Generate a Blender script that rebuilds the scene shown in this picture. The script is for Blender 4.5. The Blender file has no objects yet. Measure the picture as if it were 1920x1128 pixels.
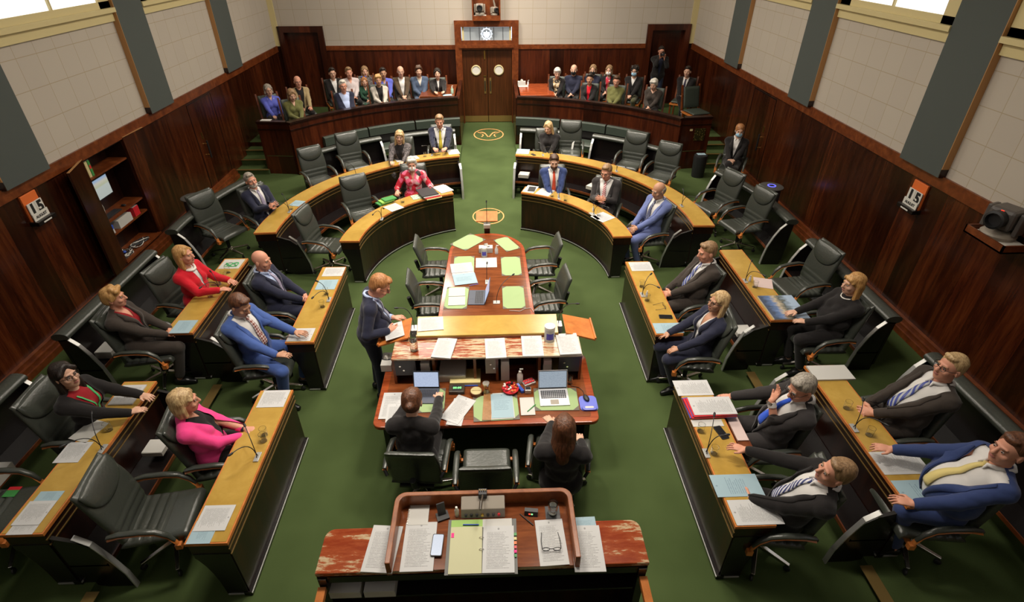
import bpy, bmesh, math, random
from math import sin, cos, pi, radians, sqrt, hypot, atan2
from mathutils import Vector, Matrix
from mathutils.bvhtree import BVHTree
random.seed(7)
V = Vector
C = bpy.context.scene.collection
scene = bpy.context.scene
# ---------------------------------------------------------------- camera, world, lights, exposure
HC = 5.2                                   # camera height above the chamber floor
FPX = 1028.95
RM = Matrix(((0.999409, -0.019997, 0.027943), (-0.034343, -0.55465, 0.831375), (-0.001126, -0.831844, -0.555009)))
cam_d = bpy.data.cameras.new('camera'); cam = bpy.data.objects.new('camera', cam_d); C.objects.link(cam)
cm = Matrix(((RM[0][0], -RM[0][1], -RM[0][2]), (RM[1][0], -RM[1][1], -RM[1][2]), (RM[2][0], -RM[2][1], -RM[2][2])))
cam.matrix_world = Matrix.Translation((0, 0, HC)) @ cm.to_4x4()
cam_d.sensor_width = 36; cam_d.lens = FPX / 1920 * 36; cam_d.clip_start = .05; cam_d.clip_end = 200
scene.camera = cam
scene.view_settings.view_transform = 'Standard'; scene.view_settings.look = 'None'
scene.view_settings.exposure = 0.0; scene.view_settings.gamma = 1; scene.view_settings.use_curve_mapping = False
w = bpy.data.worlds.new('world'); scene.world = w; w.use_nodes = True
w.node_tree.nodes['Background'].inputs[0].default_value = (.75, .85, 1, 1); w.node_tree.nodes['Background'].inputs[1].default_value = 2.4
CEIL = 6.6
def area(x, y, z, sx, sy, power, col=(1, .91, .79), rot=(0, 0, 0), spread=115):
    l = bpy.data.lights.new('overhead_area_light', 'AREA'); l.shape = 'RECTANGLE'; l.size = sx; l.size_y = sy; l.energy = power; l.color = col; l.spread = radians(spread)
    o = bpy.data.objects.new('overhead_area_light', l); C.objects.link(o); o.location = (x, y, z); o.rotation_euler = rot; return o
LIGHTS = [(-2.0, 4.4, 75), (1.7, 4.4, 75), (-2.0, 8.4, 90), (1.7, 8.4, 90), (-2.0, 12.4, 115), (1.7, 12.4, 115), (-2.0, 16.0, 130), (1.7, 16.0, 130)]
for x, y, p in LIGHTS: area(x, y, CEIL - .14, .9, .9, p * 1.02, spread=180)
for x, y, p in LIGHTS: area(x * .55, y + .3, CEIL - .14, .5, .5, p * .62, spread=100)  # second lamp set away from the fixtures, added to brighten the centre

def ray(px, py): return RM @ V((px - 960, py - 564, FPX))
def at(px, py, z=0.):                      # the point of the horizontal plane at height z seen at this pixel of the 1920x1128 photo
    r = ray(px, py); t = (z - HC) / r.z; return V((r.x * t, r.y * t, z))
def lin(c): return tuple(((v / 255) / 12.92 if v <= 10 else (((v / 255) + .055) / 1.055) ** 2.4) for v in c)
CX = -.146; W2 = 6.435; XL = CX - W2; XR = CX + W2; YB = 18.55; ZT = 2.37; PZ = .08; GZ = .55
# ---------------------------------------------------------------- materials
MATS = {}
def mat(name, col, rough=.5, metal=0., spec=.5, coat=0., bump=0., bscale=200., build=None, emit=None, trans=0., alpha=1., sheen=0.):
    if name in MATS: return MATS[name]
    m = bpy.data.materials.new(name); m.use_nodes = True; nt = m.node_tree; b = nt.nodes['Principled BSDF']
    b.inputs['Base Color'].default_value = (*col, 1); b.inputs['Roughness'].default_value = rough; b.inputs['Metallic'].default_value = metal
    b.inputs['Specular IOR Level'].default_value = spec; b.inputs['Coat Weight'].default_value = coat; b.inputs['Transmission Weight'].default_value = trans
    b.inputs['Alpha'].default_value = alpha
    if coat: b.inputs['Coat Roughness'].default_value = .12
    if sheen: b.inputs['Sheen Weight'].default_value = sheen
    if emit: b.inputs['Emission Color'].default_value = (*emit[0], 1); b.inputs['Emission Strength'].default_value = emit[1]
    if bump:
        n = nt.nodes.new('ShaderNodeTexNoise'); n.inputs['Scale'].default_value = bscale; n.inputs['Detail'].default_value = 3
        tc = nt.nodes.new('ShaderNodeTexCoord'); nt.links.new(tc.outputs['Object'], n.inputs['Vector'])
        bp = nt.nodes.new('ShaderNodeBump'); bp.inputs['Strength'].default_value = bump; bp.inputs['Distance'].default_value = .01
        nt.links.new(n.outputs['Fac'], bp.inputs['Height']); nt.links.new(bp.outputs['Normal'], b.inputs['Normal'])
    if build: build(nt, b)
    MATS[name] = m; return m
def N(nt, t, **k):
    n = nt.nodes.new('ShaderNode' + t)
    for a, v in k.items():
        if a in n.inputs: n.inputs[a].default_value = v
        else: setattr(n, a, v)
    return n
def mapped(nt, scale, coord='Object', rot=(0, 0, 0)):
    tc = N(nt, 'TexCoord'); mp = N(nt, 'Mapping'); mp.inputs['Scale'].default_value = scale; mp.inputs['Rotation'].default_value = rot
    nt.links.new(tc.outputs[coord], mp.inputs['Vector']); return mp.outputs['Vector']
def ramp(nt, fac, stops):
    r = N(nt, 'ValToRGB'); e = r.color_ramp.elements
    e[0].position, e[0].color = stops[0][0], (*stops[0][1], 1); e[1].position, e[1].color = stops[-1][0], (*stops[-1][1], 1)
    for p, c in stops[1:-1]: x = e.new(p); x.color = (*c, 1)
    nt.links.new(fac, r.inputs['Fac']); return r.outputs['Color']
def wood(name, c0, c1, c2, scale=(3, 3, .35), rough=.3, coat=0., nscale=4., planks=None):
    def bld(nt, b):
        vec = mapped(nt, scale); n = N(nt, 'TexNoise', Scale=nscale, Detail=6, Roughness=.65, Distortion=.4); nt.links.new(vec, n.inputs['Vector'])
        col = ramp(nt, n.outputs['Fac'], [(.3, c0), (.5, c1), (.7, c2)])
        if planks:                          # veneer leaves of slightly different tone
            tc = N(nt, 'TexCoord'); sp = N(nt, 'SeparateXYZ'); nt.links.new(tc.outputs['Object'], sp.inputs[0])
            m = N(nt, 'Math', operation='MULTIPLY'); nt.links.new(sp.outputs[planks[0]], m.inputs[0]); m.inputs[1].default_value = planks[1]
            f = N(nt, 'Math', operation='FLOOR'); nt.links.new(m.outputs[0], f.inputs[0])
            wn = N(nt, 'TexWhiteNoise', noise_dimensions='1D'); nt.links.new(f.outputs[0], wn.inputs['W'])
            mr = N(nt, 'MapRange'); mr.inputs['To Min'].default_value = .45; mr.inputs['To Max'].default_value = 1.5; nt.links.new(wn.outputs['Value'], mr.inputs['Value'])
            mx = N(nt, 'VectorMath', operation='SCALE'); nt.links.new(col, mx.inputs[0]); nt.links.new(mr.outputs[0], mx.inputs['Scale']); col = mx.outputs[0]
        nt.links.new(col, b.inputs['Base Color'])
    return mat(name, c1, rough, coat=coat, build=bld)
DARK = wood('dark mahogany', (.006, .0016, .0009), (.014, .0035, .0018), (.03, .008, .003), rough=.3)
PANELX = wood('mahogany wall panel along y', (.018, .0034, .0013), (.046, .0095, .0028), (.085, .022, .006), scale=(3, 3, .3), rough=.26, planks=(1, 2.6))
PANELY = wood('mahogany wall panel along x', (.022, .0042, .0016), (.05, .0098, .0032), (.08, .018, .005), scale=(3, 3, .3), rough=.28, planks=(0, 2.2))
FRAME = wood('reddish timber trim', (.085, .018, .005), (.15, .036, .009), (.23, .062, .016), scale=(2, 2, 2), rough=.3)
ORANGE = wood('orange polished timber', (.44, .13, .028), (.54, .175, .04), (.64, .22, .055), scale=(2, 2, 2), rough=.3)
YELLOW = wood('yellow satinwood desk top', (.36, .215, .040), (.43, .265, .052), (.50, .32, .072), scale=(1.2, 1.2, 1.2), rough=.22, nscale=2.5)
REDTOP = wood('red polished table top', (.2, .034, .01), (.29, .055, .015), (.38, .085, .022), scale=(.6, 5, 5), rough=.16)
BROWNTOP = wood('brown inner table top', (.11, .028, .009), (.17, .046, .014), (.24, .07, .02), scale=(.6, 5, 5), rough=.14)
LEATHER = mat('dark green leather', (.045, .050, .041), .3, spec=.6, bump=.25, bscale=45)
LEATHERL = mat('grey green upholstery', (.045, .058, .045), .42, bump=.2, bscale=60)
BLACK = mat('black lacquer', (.008, .006, .006), .25)
BLACKM = mat('matt black plastic', (.012, .012, .013), .5)
CHROME = mat('worn chrome', (.62, .58, .52), .25, metal=1)
CHROMEP = mat('pale brushed metal edge', (.55, .55, .53), .35, metal=.6)
BRASS = mat('brass', (.55, .34, .1), .3, metal=1)
BRASSD = mat('dull brass nosing', (.36, .24, .08), .4, metal=.7)
GOLDLINE = mat('gilt moulding line', (.2, .12, .035), .35, metal=.4)
def carpet_b(nt, b):
    vec = mapped(nt, (1, 1, 1)); n1 = N(nt, 'TexNoise', Scale=1.1, Detail=3); n2 = N(nt, 'TexNoise', Scale=260., Detail=2)
    nt.links.new(vec, n1.inputs['Vector']); nt.links.new(vec, n2.inputs['Vector'])
    a = N(nt, 'Math', operation='ADD'); nt.links.new(n1.outputs['Fac'], a.inputs[0]); nt.links.new(n2.outputs['Fac'], a.inputs[1])
    h = N(nt, 'Math', operation='MULTIPLY'); h.inputs[1].default_value = .5; nt.links.new(a.outputs[0], h.inputs[0])
    nt.links.new(ramp(nt, h.outputs[0], [(.3, (.036, .055, .017)), (.7, (.080, .115, .040))]), b.inputs['Base Color'])
CARPET = mat('green carpet', (.04, .075, .02), .95, spec=.1, build=carpet_b)
def tile_b(ax):
    def f(nt, b):
        tc = N(nt, 'TexCoord'); sp = N(nt, 'SeparateXYZ'); nt.links.new(tc.outputs['Object'], sp.inputs[0]); cb = N(nt, 'CombineXYZ')
        nt.links.new(sp.outputs[ax], cb.inputs[0]); nt.links.new(sp.outputs[2], cb.inputs[1])
        br = N(nt, 'TexBrick', Scale=1.); br.offset = 0; br.squash = 1
        br.inputs['Brick Width'].default_value = .42; br.inputs['Row Height'].default_value = .42; br.inputs['Mortar Size'].default_value = .006; br.inputs['Mortar Smooth'].default_value = .3
        br.inputs['Color1'].default_value = (.49, .435, .365, 1); br.inputs['Color2'].default_value = (.47, .415, .35, 1); br.inputs['Mortar'].default_value = (.385, .315, .215, 1)
        nt.links.new(cb.outputs[0], br.inputs['Vector']); nt.links.new(br.outputs['Color'], b.inputs['Base Color'])
    return f
TILEY = mat('cream acoustic tiles side', (.6, .53, .44), .85, build=tile_b(1)); TILEX = mat('cream acoustic tiles end', (.6, .53, .44), .85, build=tile_b(0))
GREYG = mat('grey green fabric pilaster', (.070, .082, .075), .8, bump=.1, bscale=300)
CREAM = mat('cream painted trim', (.62, .52, .26), .5)
TANW = mat('tan timber edge', (.4, .2, .07), .5)
WHITE = mat('white plaster', (.7, .68, .62), .8)
GLASSW = mat('frosted daylight glass', (.9, .92, .95), .3, emit=((.86, .9, 1), 1.0))
LAMPG = mat('lit ceiling diffuser', (.9, .9, .9), .4, emit=((1, .86, .68), 3.))
GLASS = mat('clear glass', (.95, .97, .97), .03, trans=1.)
WATER = GLASS
def print_b(base, ink, rows=34, photo=None, blockx=(.12, .88), y0=.08, y1=.86, crest=True):
    def f(nt, b):
        tc = N(nt, 'TexCoord'); sp = N(nt, 'SeparateXYZ'); nt.links.new(tc.outputs['Generated'], sp.inputs[0])
        def M(op, a, c=None):
            n = N(nt, 'Math', operation=op)
            for i, v in enumerate((a, c)):
                if v is None: continue
                if isinstance(v, (int, float)): n.inputs[i].default_value = v
                else: nt.links.new(v, n.inputs[i])
            return n.outputs[0]
        x, y = sp.outputs[0], sp.outputs[1]
        line = M('LESS_THAN', M('FRACT', M('MULTIPLY', y, rows)), .42)
        row = M('FLOOR', M('MULTIPLY', y, rows))
        wn = N(nt, 'TexWhiteNoise', noise_dimensions='1D'); nt.links.new(row, wn.inputs['W'])
        xr = M('LESS_THAN', x, M('MULTIPLY_ADD' if 0 else 'ADD', M('MULTIPLY', wn.outputs['Value'], .25), blockx[1] - .25))
        m = M('MULTIPLY', line, M('GREATER_THAN', x, blockx[0])); m = M('MULTIPLY', m, xr)
        m = M('MULTIPLY', m, M('MULTIPLY', M('GREATER_THAN', y, y0), M('LESS_THAN', y, y1)))
        cb = N(nt, 'CombineXYZ'); nt.links.new(M('MULTIPLY', x, 60), cb.inputs[0]); nt.links.new(M('MULTIPLY', row, 7.3), cb.inputs[1])
        ns = N(nt, 'TexNoise', Scale=1.); nt.links.new(cb.outputs[0], ns.inputs['Vector'])
        m = M('MULTIPLY', m, M('GREATER_THAN', ns.outputs['Fac'], .42))
        if crest:
            dx = M('SUBTRACT', x, .5); dy = M('MULTIPLY', M('SUBTRACT', y, .93), 1.4)
            r2 = M('ADD', M('MULTIPLY', dx, dx), M('MULTIPLY', dy, dy)); m = M('MAXIMUM', m, M('LESS_THAN', r2, .0011))
        mx = N(nt, 'Mix', data_type='RGBA'); mx.inputs[6].default_value = (*base, 1); mx.inputs[7].default_value = (*ink, 1)
        nt.links.new(M('MULTIPLY', m, .75), mx.inputs[0]); nt.links.new(mx.outputs[2], b.inputs['Base Color'])
    return f
PAPER = mat('printed white paper', (.7, .7, .7), .7, build=print_b((.52, .52, .52), (.2, .2, .2)))
PAPERB = mat('printed pale blue paper', (.45, .6, .68), .7, build=print_b((.30, .42, .48), (.16, .24, .3), rows=22, y0=.3, y1=.7))
BLANK = mat('plain white paper', (.52, .51, .48), .7)
SIDE = mat('paper edges', (.52, .49, .44), .8)
GREENP = mat('pale green blotter', (.29, .40, .18), .7); MATB = mat('grey brown mat border', (.12, .1, .075), .6)
RED = mat('red plastic cover', (.6, .02, .03), .4); BLUE = mat('blue plastic', (.04, .1, .5), .4); GREEN = mat('bright green cover', (.05, .26, .06), .5)
YELP = mat('yellow paper', (.65, .55, .25), .6); PINKP = mat('pale pink paper', (.62, .48, .45), .7)
DGREY = mat('dark grey metal', (.03, .03, .035), .4); LGREY = mat('beige grey equipment', (.3, .26, .21), .5); SILVER = mat('silver laptop shell', (.6, .6, .62), .35, metal=.3)
SLATE = mat('slate laptop shell', (.06, .07, .1), .4)
ORMAT = mat('orange calendar board', (.75, .16, .03), .5); INK = mat('black ink', (.01, .01, .01), .6)
LOGO = mat('orange woven emblem', (.78, .35, .12), .9)
# ---------------------------------------------------------------- mesh helpers
class MB:
    def __init__(s): s.v = []; s.f = []; s.m = []; s.cm = 0; s.mats = []
    def use(s, m):
        if m not in s.mats: s.mats.append(m)
        s.cm = s.mats.index(m); return s
    def add(s, vs, fs, T=None):
        o = len(s.v); s.v += [(T @ V(v)) if T else V(v) for v in vs]; s.f += [tuple(i + o for i in f) for f in fs]; s.m += [s.cm] * len(fs); return s
    def box(s, x0, x1, y0, y1, z0, z1, T=None):
        return s.add([(x, y, z) for z in (z0, z1) for y in (y0, y1) for x in (x0, x1)],
                     [(0, 2, 3, 1), (4, 5, 7, 6), (0, 1, 5, 4), (2, 6, 7, 3), (0, 4, 6, 2), (1, 3, 7, 5)], T)
    def prism(s, poly, z0, z1, T=None):     # poly counter-clockwise in xy
        n = len(poly); a = sum(poly[i][0] * poly[(i + 1) % n][1] - poly[(i + 1) % n][0] * poly[i][1] for i in range(n))
        if a < 0: poly = poly[::-1]
        return s.add([(x, y, z0) for x, y in poly] + [(x, y, z1) for x, y in poly],
                     [tuple(range(n))[::-1], tuple(range(n, 2 * n))] + [(i, (i + 1) % n, n + (i + 1) % n, n + i) for i in range(n)], T)
    def lathe(s, prof, n=20, c=(0, 0, 0), T=None, cap=True):
        vs = []; fs = []; k = len(prof)
        for r, z in prof:
            for j in range(n): a = 2 * pi * j / n; vs.append((c[0] + r * cos(a), c[1] + r * sin(a), c[2] + z))
        for i in range(k - 1):
            for j in range(n): fs.append((i * n + j, i * n + (j + 1) % n, (i + 1) * n + (j + 1) % n, (i + 1) * n + j))
        if cap: fs += [tuple(range(n))[::-1], tuple(range((k - 1) * n, k * n))]
        return s.add(vs, fs, T)
    def tube(s, pts, r, n=8, T=None, flat=None):
        pts = [V(p) for p in pts]; rs = r if isinstance(r, (list, tuple)) else [r] * len(pts); vs = []; fs = []
        prev = None
        for i, p in enumerate(pts):
            d = (pts[min(i + 1, len(pts) - 1)] - pts[max(i - 1, 0)]).normalized()
            if prev is None: u = d.cross(V((0, 0, 1)));  u = u if u.length > .05 else d.cross(V((1, 0, 0)))
            else: u = prev - d * prev.dot(d)
            u.normalize(); prev = u; w_ = d.cross(u)
            for j in range(n):
                a = 2 * pi * j / n; vs.append(p + u * (cos(a) * rs[i]) + w_ * (sin(a) * rs[i] * (flat or 1)))
        k = len(pts)
        for i in range(k - 1):
            for j in range(n): fs.append((i * n + j, i * n + (j + 1) % n, (i + 1) * n + (j + 1) % n, (i + 1) * n + j))
        fs += [tuple(range(n))[::-1], tuple(range((k - 1) * n, k * n))]
        return s.add(vs, fs, T)
    def cap(s, p0, p1, r0, r1, n=14, T=None):   # tapered capsule
        p0 = V(p0); p1 = V(p1); d = (p1 - p0); L = d.length; d = d.normalized() if L > 1e-6 else V((0, 0, 1))
        pts = []; rs = []
        for k in range(4): a = -pi / 2 + (k + .35) / 4 * pi / 2; pts.append(p0 + d * (sin(a) * r0)); rs.append(cos(a) * r0)
        pts += [p0, p1]; rs += [r0, r1]
        for k in range(4): a = (k + .65) / 4 * pi / 2; pts.append(p1 + d * (sin(a) * r1)); rs.append(cos(a) * r1)
        return s.tube(pts, rs, n, T)
    def ell(s, c, r, R=None, T=None, nu=16, nv=10):
        if isinstance(r, (int, float)): r = (r, r, r)
        vs = [(0, 0, -1)]; fs = []
        for i in range(1, nv):
            a = -pi / 2 + pi * i / nv
            for j in range(nu): b = 2 * pi * j / nu; vs.append((cos(a) * cos(b), cos(a) * sin(b), sin(a)))
        vs.append((0, 0, 1)); L = len(vs) - 1
        for j in range(nu): fs.append((0, 1 + (j + 1) % nu, 1 + j)); fs.append((L, L - nu + j, L - nu + (j + 1) % nu))
        for i in range(nv - 2):
            for j in range(nu): a = 1 + i * nu; fs.append((a + j, a + (j + 1) % nu, a + nu + (j + 1) % nu, a + nu + j))
        c = V(c); out = []
        for v in vs:
            p = V((v[0] * r[0], v[1] * r[1], v[2] * r[2]))
            out.append(c + (R @ p if R else p))
        return s.add(out, fs, T)
    def sweep(s, path, prof, closed=True):      # path: (x, y, nx, ny); prof: (offset along n, z)
        vs = []; fs = []; k = len(prof)
        for x, y, nx, ny in path:
            for o, z in prof: vs.append((x + nx * o, y + ny * o, z))
        for i in range(len(path) - 1):
            for j in range(k): fs.append((i * k + j, i * k + (j + 1) % k, (i + 1) * k + (j + 1) % k, (i + 1) * k + j))
        fs += [tuple(range(k))[::-1], tuple(range((len(path) - 1) * k, len(path) * k))]
        return s.add(vs, fs)
    def rbox(s, path, o0, o1, z0, z1): return s.sweep(path, [(o0, z0), (o1, z0), (o1, z1), (o0, z1)])
    def build(s, name, m=None, parent=None, smooth=None, bevel=0, loc=None, mods=None, fix=True):
        me = bpy.data.meshes.new(name); me.from_pydata([tuple(v) for v in s.v], [], s.f)
        for mm in (s.mats or [m]): me.materials.append(mm)
        if s.mats: me.polygons.foreach_set('material_index', s.m)
        if fix: 
            bm = bmesh.new(); bm.from_mesh(me); bmesh.ops.recalc_face_normals(bm, faces=bm.faces); bm.to_mesh(me); bm.free()
        if smooth is not None:
            me.polygons.foreach_set('use_smooth', [True] * len(me.polygons))
            if smooth < 170: me.set_sharp_from_angle(angle=radians(smooth))
        o = bpy.data.objects.new(name, me); C.objects.link(o)
        if parent: o.parent = parent
        if loc: o.location = loc
        if bevel:
            b = o.modifiers.new('bevel', 'BEVEL'); b.width = bevel; b.segments = 2; b.limit_method = 'ANGLE'; b.angle_limit = radians(40)
        return o
def thing(name, label, cat, loc=(0, 0, 0), rz=0., group=None):
    o = bpy.data.objects.new(name, None); C.objects.link(o); o.location = loc; o.rotation_euler = (0, 0, rz); o.empty_display_size = .1
    return tag(o, label, cat, group)
def tag(o, label, cat, group=None):
    o['label'] = label; o['category'] = cat
    if group: o['group'] = group
    return o
def struct(o, label=None):
    o['kind'] = 'structure'
    if label: o['label'] = label
    return o
def dup(root, loc, rz, label, group=None, rx=None):
    r = root.copy(); C.objects.link(r); r.location = loc; r.rotation_euler = (0, 0, rz); r['label'] = label
    if group: r['group'] = group
    def rec(a, b):
        for ch in a.children:
            c = ch.copy(); C.objects.link(c); c.parent = b; rec(ch, c)
    rec(root, r); return r
def text_mesh(name, txt, size, m, parent=None, T=None, depth=.002, bold=0.):
    cu = bpy.data.curves.new(name, 'FONT'); cu.body = txt; cu.size = size; cu.extrude = depth; cu.align_x = 'CENTER'; cu.align_y = 'CENTER'; cu.offset = bold
    t = bpy.data.objects.new(name, cu); C.objects.link(t); dg = bpy.context.evaluated_depsgraph_get(); me = bpy.data.meshes.new_from_object(t.evaluated_get(dg))
    bpy.data.objects.remove(t); me.materials.clear(); me.materials.append(m)
    o = bpy.data.objects.new(name, me); C.objects.link(o)
    if T: me.transform(T)
    if parent: o.parent = parent
    return o
# ---------------------------------------------------------------- the room
def arcpts(cy, r, a0, a1, n, c=CX): return [(c + r * sin(radians(a0 + (a1 - a0) * i / n)), cy + r * cos(radians(a0 + (a1 - a0) * i / n))) for i in range(n + 1)]
Y0 = -2.5
struct(MB().box(XL - .3, XR + .3, Y0, YB + .3, -.2, 0).build('floor', CARPET), 'green carpeted chamber floor')
for s in (-1, 1):                          # low platform under the outer rows
    poly = [(CX + s * 3.72, Y0), (CX + s * 3.72, 9)]
    a1 = 90 - 0; poly += [(CX + s * 3.68 * sin(radians(a)), 9 + 3.68 * cos(radians(a))) for a in range(88, 11, -4)]
    poly += [(CX + s * .78, 12.6), (CX + s * .78, 15.95), (CX + s * (W2 + .1), 15.95), (CX + s * (W2 + .1), Y0)]
    struct(MB().prism(poly, 0, PZ).build('floor', CARPET), 'raised carpeted platform under the outer rows')
    gal = [(CX + s * .86, YB + .1)] + [(CX + s * 6.05 * sin(radians(a)), 10.1 + 6.05 * cos(radians(a))) for a in range(8, 55, 4)] + [(CX + s * 4.92, 13.75), (CX + s * 5.6, 13.82), (CX + s * 5.6, 14.95), (CX + s * (W2 + .1), 14.95), (CX + s * (W2 + .1), YB + .1)]
    struct(MB().use(PANELY).prism(gal, PZ, GZ - .01).use(CARPET).prism(gal, GZ - .01, GZ).build('floor', None), 'raised gallery floor behind the curved parapet')
    t = MB()
    for (a, b) in ((4.95, 5.75), (2.2, 2.9)): t.box(CX + s * 3.69 - .06, CX + s * 3.69 + .06, a, b, PZ, PZ + .006)
    struct(t.build('trim_1', BRASSD), 'brass nosing along the platform edge')
    for i in range(3):
        z1 = PZ + (GZ - PZ) * (i + 1) / 4; y = 13.75 + i * .42
        x0, x1 = sorted((CX + s * 5.62, CX + s * W2))
        st = thing('step', 'green carpeted step with brass nosing, %s of three beside the %s gallery end' % (('lowest', 'middle', 'topmost')[i], 'left' if s < 0 else 'right'), 'step', (0, 0, 0), group='steps up to the public galleries')
        MB().box(x0, x1, y, 14.96, z1 - (GZ - PZ) / 4 + .001, z1).build('tread', CARPET, st)
        MB().box(x0, x1, y - .02, y + .05, z1 + .001, z1 + .012).build('nosing', BRASSD, st)
PIL = [(3.35, 4.2), (7.12, 7.98), (10.9, 11.77), (14.6, 15.52)]
OPN = (8.72, 9.88, .36, 2.2)
for s, X, nm in ((-1, XL, 'left'), (1, XR, 'right')):
    b = MB(); xo = X + s * .5
    def wb(y0, y1, z0, z1): b.box(min(X, xo), max(X, xo), y0, y1, z0, z1)
    if s < 0:
        wb(Y0, OPN[0], 0, ZT); wb(OPN[1], YB + .5, 0, ZT); wb(OPN[0], OPN[1], 0, OPN[2]); wb(OPN[0], OPN[1], OPN[3], ZT)
    else: wb(Y0, YB + .5, 0, ZT)
    struct(b.build('wall_' + nm, PANELX), 'mahogany panelled lower %s wall' % nm)
    b = MB(); wb(Y0, YB + .5, ZT, CEIL); struct(b.build('wall_' + nm, TILEY), 'cream tiled upper %s wall' % nm)
    xi = X - s * .035; struct(MB().box(min(X, xi), max(X, xi), Y0, YB, ZT - .16, ZT + .012).build('trim_2', FRAME), 'reddish timber rail along the %s wall' % nm)
    t = MB(); 
    for d, z0, z1 in ((.13, 0, .17), (.10, .17, .24), (.06, .24, .30)): x2 = X - s * d; t.box(min(X, x2), max(X, x2), Y0, 13.6, z0 + .0, z1)
    struct(t.build('baseboard_' + nm, FRAME), 'stepped reddish timber skirting of the %s wall' % nm)
    for i, (a, c) in enumerate(PIL):
        x2 = X - s * .10; t = MB().use(GREYG).box(min(X, x2), max(X, x2), a, c, ZT, CEIL).use(TANW).box(min(X, x2), max(X, x2), a - .014, a - .001, ZT + .12, CEIL).use(DARK).box(min(X, x2), max(X, x2), a - .014, a - .001, ZT, ZT + .12)
        struct(t.build('trim_3', None), 'grey fabric pilaster with a tan timber edge')
    bays = [(Y0, 3.35), (4.2, 7.1), (7.98, 10.88), (11.77, 14.58), (15.52, YB)]
    for i, (a, c) in enumerate(bays):
        t = MB().use(CREAM)
        def wf(d, y0, y1, z0, z1): x2 = X - s * d; t.box(min(X, x2), max(X, x2), y0, y1, z0, z1)
        if i == 4:
            wf(.03, a, c, 4.02, 4.2); struct(t.build('trim_4', None), 'cream band on the %s wall' % nm); continue
        wf(.045, a, c, 3.96, 4.1); wf(.12, a, c, 4.1, 4.17); wf(.05, a, a + .3, 4.17, 5.9); wf(.05, c - .3, c, 4.17, 5.9); wf(.05, a, c, 5.75, 5.9); wf(.05, a, c, 4.17, 4.27)
        for y in ((a + c) / 2 - .02,): wf(.05, y, y + .04, 4.27, 5.75)
        t.use(GLASSW); wf(.015, a + .3, c - .3, 4.27, 5.75)
        struct(t.build('window_%d' % (i + 1 + (4 if s > 0 else 0)), None), 'daylit frosted window high on the %s wall' % nm)
    # flush door in the panelling with its pull handle
    ya, yb = 12.35, 13.55; d = MB(); g = .012
    for (u0, u1, z0, z1) in ((ya, ya + g, .1, 2.15), (yb, yb + g, .1, 2.15), (ya, yb, 2.14, 2.15 + g)): x2 = X - s * .008; d.box(min(X, x2), max(X, x2), u0, u1, z0, z1)
    dd = struct(d.build('door_%d' % (1 if s < 0 else 2), BLACK), 'flush door in the %s panelling' % nm)
    h = MB(); hy = 12.62; h.use(BLACKM).tube([(X - s * .07, hy, .93), (X - s * .07, hy, 1.32)], .018).use(BRASS)
    for z in (1.0, 1.25): h.tube([(X, hy, z), (X - s * .07, hy, z)], .012)
    h.box(min(X, X - s * .006), max(X, X - s * .006), hy - .03, hy + .03, 1.36, 1.5); h.build('door_handle', None, dd, smooth=40)
# back wall: panelling in pieces round the doors
FX0, FX1 = -1.12, .83
def bw(m, x0, x1, z0, z1, d=0., name='wall_back', l='panelled back wall'): return struct(MB().box(x0, x1, YB - d, YB + .3, z0, z1).build(name, m), l)
SD = [(-6.44, -5.08), (4.80, 6.15)]
bw(PANELY, XL - .4, SD[0][0], 0, ZT); bw(PANELY, SD[0][1], FX0, 0, ZT); bw(PANELY, FX1, SD[1][0], 0, ZT); bw(PANELY, SD[1][1], XR + .4, 0, ZT)
bw(TILEX, XL - .4, SD[0][0], ZT, CEIL); bw(TILEX, SD[0][0], SD[0][1], 2.92, CEIL); bw(TILEX, SD[0][1], FX0, ZT, CEIL); bw(TILEX, FX0, FX1, 3.05, CEIL); bw(TILEX, FX1, SD[1][0], ZT, CEIL); bw(TILEX, SD[1][0], SD[1][1], 2.92, CEIL); bw(TILEX, SD[1][1], XR + .4, ZT, CEIL)
for a, c in ((SD[0][1], FX0), (FX1, SD[1][0]), (XL, SD[0][0]), (SD[1][1], XR)): bw(FRAME if c - a > 1 else DARK, a, c, ZT - .13, ZT, .03, 'trim_5', 'timber rail across the back wall')
for x0, x1 in ((XL, XL + .16), (XR - .17, XR)): bw(CREAM, x0, x1, ZT, CEIL, .05, 'trim_6', 'cream corner strip on the back wall')
for k, (a, c) in enumerate(SD):             # tall side doorways
    t = MB(); 
    for q, (x0, x1, z0, z1, dep) in enumerate(((a, a + .17, GZ, 2.92, .08), (c - .17, c, GZ, 2.92, .08), (a + .17, c - .17, 2.75, 2.92, .08), (a + .17, c - .17, GZ, 2.75, -.12), (a, c, 0, GZ + .01, 0))): t.box(x0, x1, YB - dep, YB + .3, z0, z1)
    struct(t.build('door_%d' % (3 + k), FRAME if 0 else PANELY), 'tall dark timber side doorway at the %s of the gallery' % ('left', 'right')[k])
t = MB().use(FRAME)
t.box(FX0, FX0 + .2, YB - .12, YB + .3, 0, 3.05).box(FX1 - .2, FX1, YB - .12, YB + .3, 0, 3.05).box(FX0 + .2, FX1 - .2, YB - .12, YB + .3, 2.88, 3.05).box(FX0 + .2, FX1 - .2, YB - .1, YB + .3, 2.25, 2.50).box(FX0 + .13, FX1 - .13, YB - .16, YB + .2, 2.30, 2.38)
struct(t.build('trim_7', None), 'timber frame round the main double doors')
DOORW = wood('ribbed door timber', (.03, .008, .002), (.065, .018, .005), (.1, .03, .008), scale=(9, 3, .3), rough=.3)
xm = (FX0 + FX1) / 2
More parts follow.
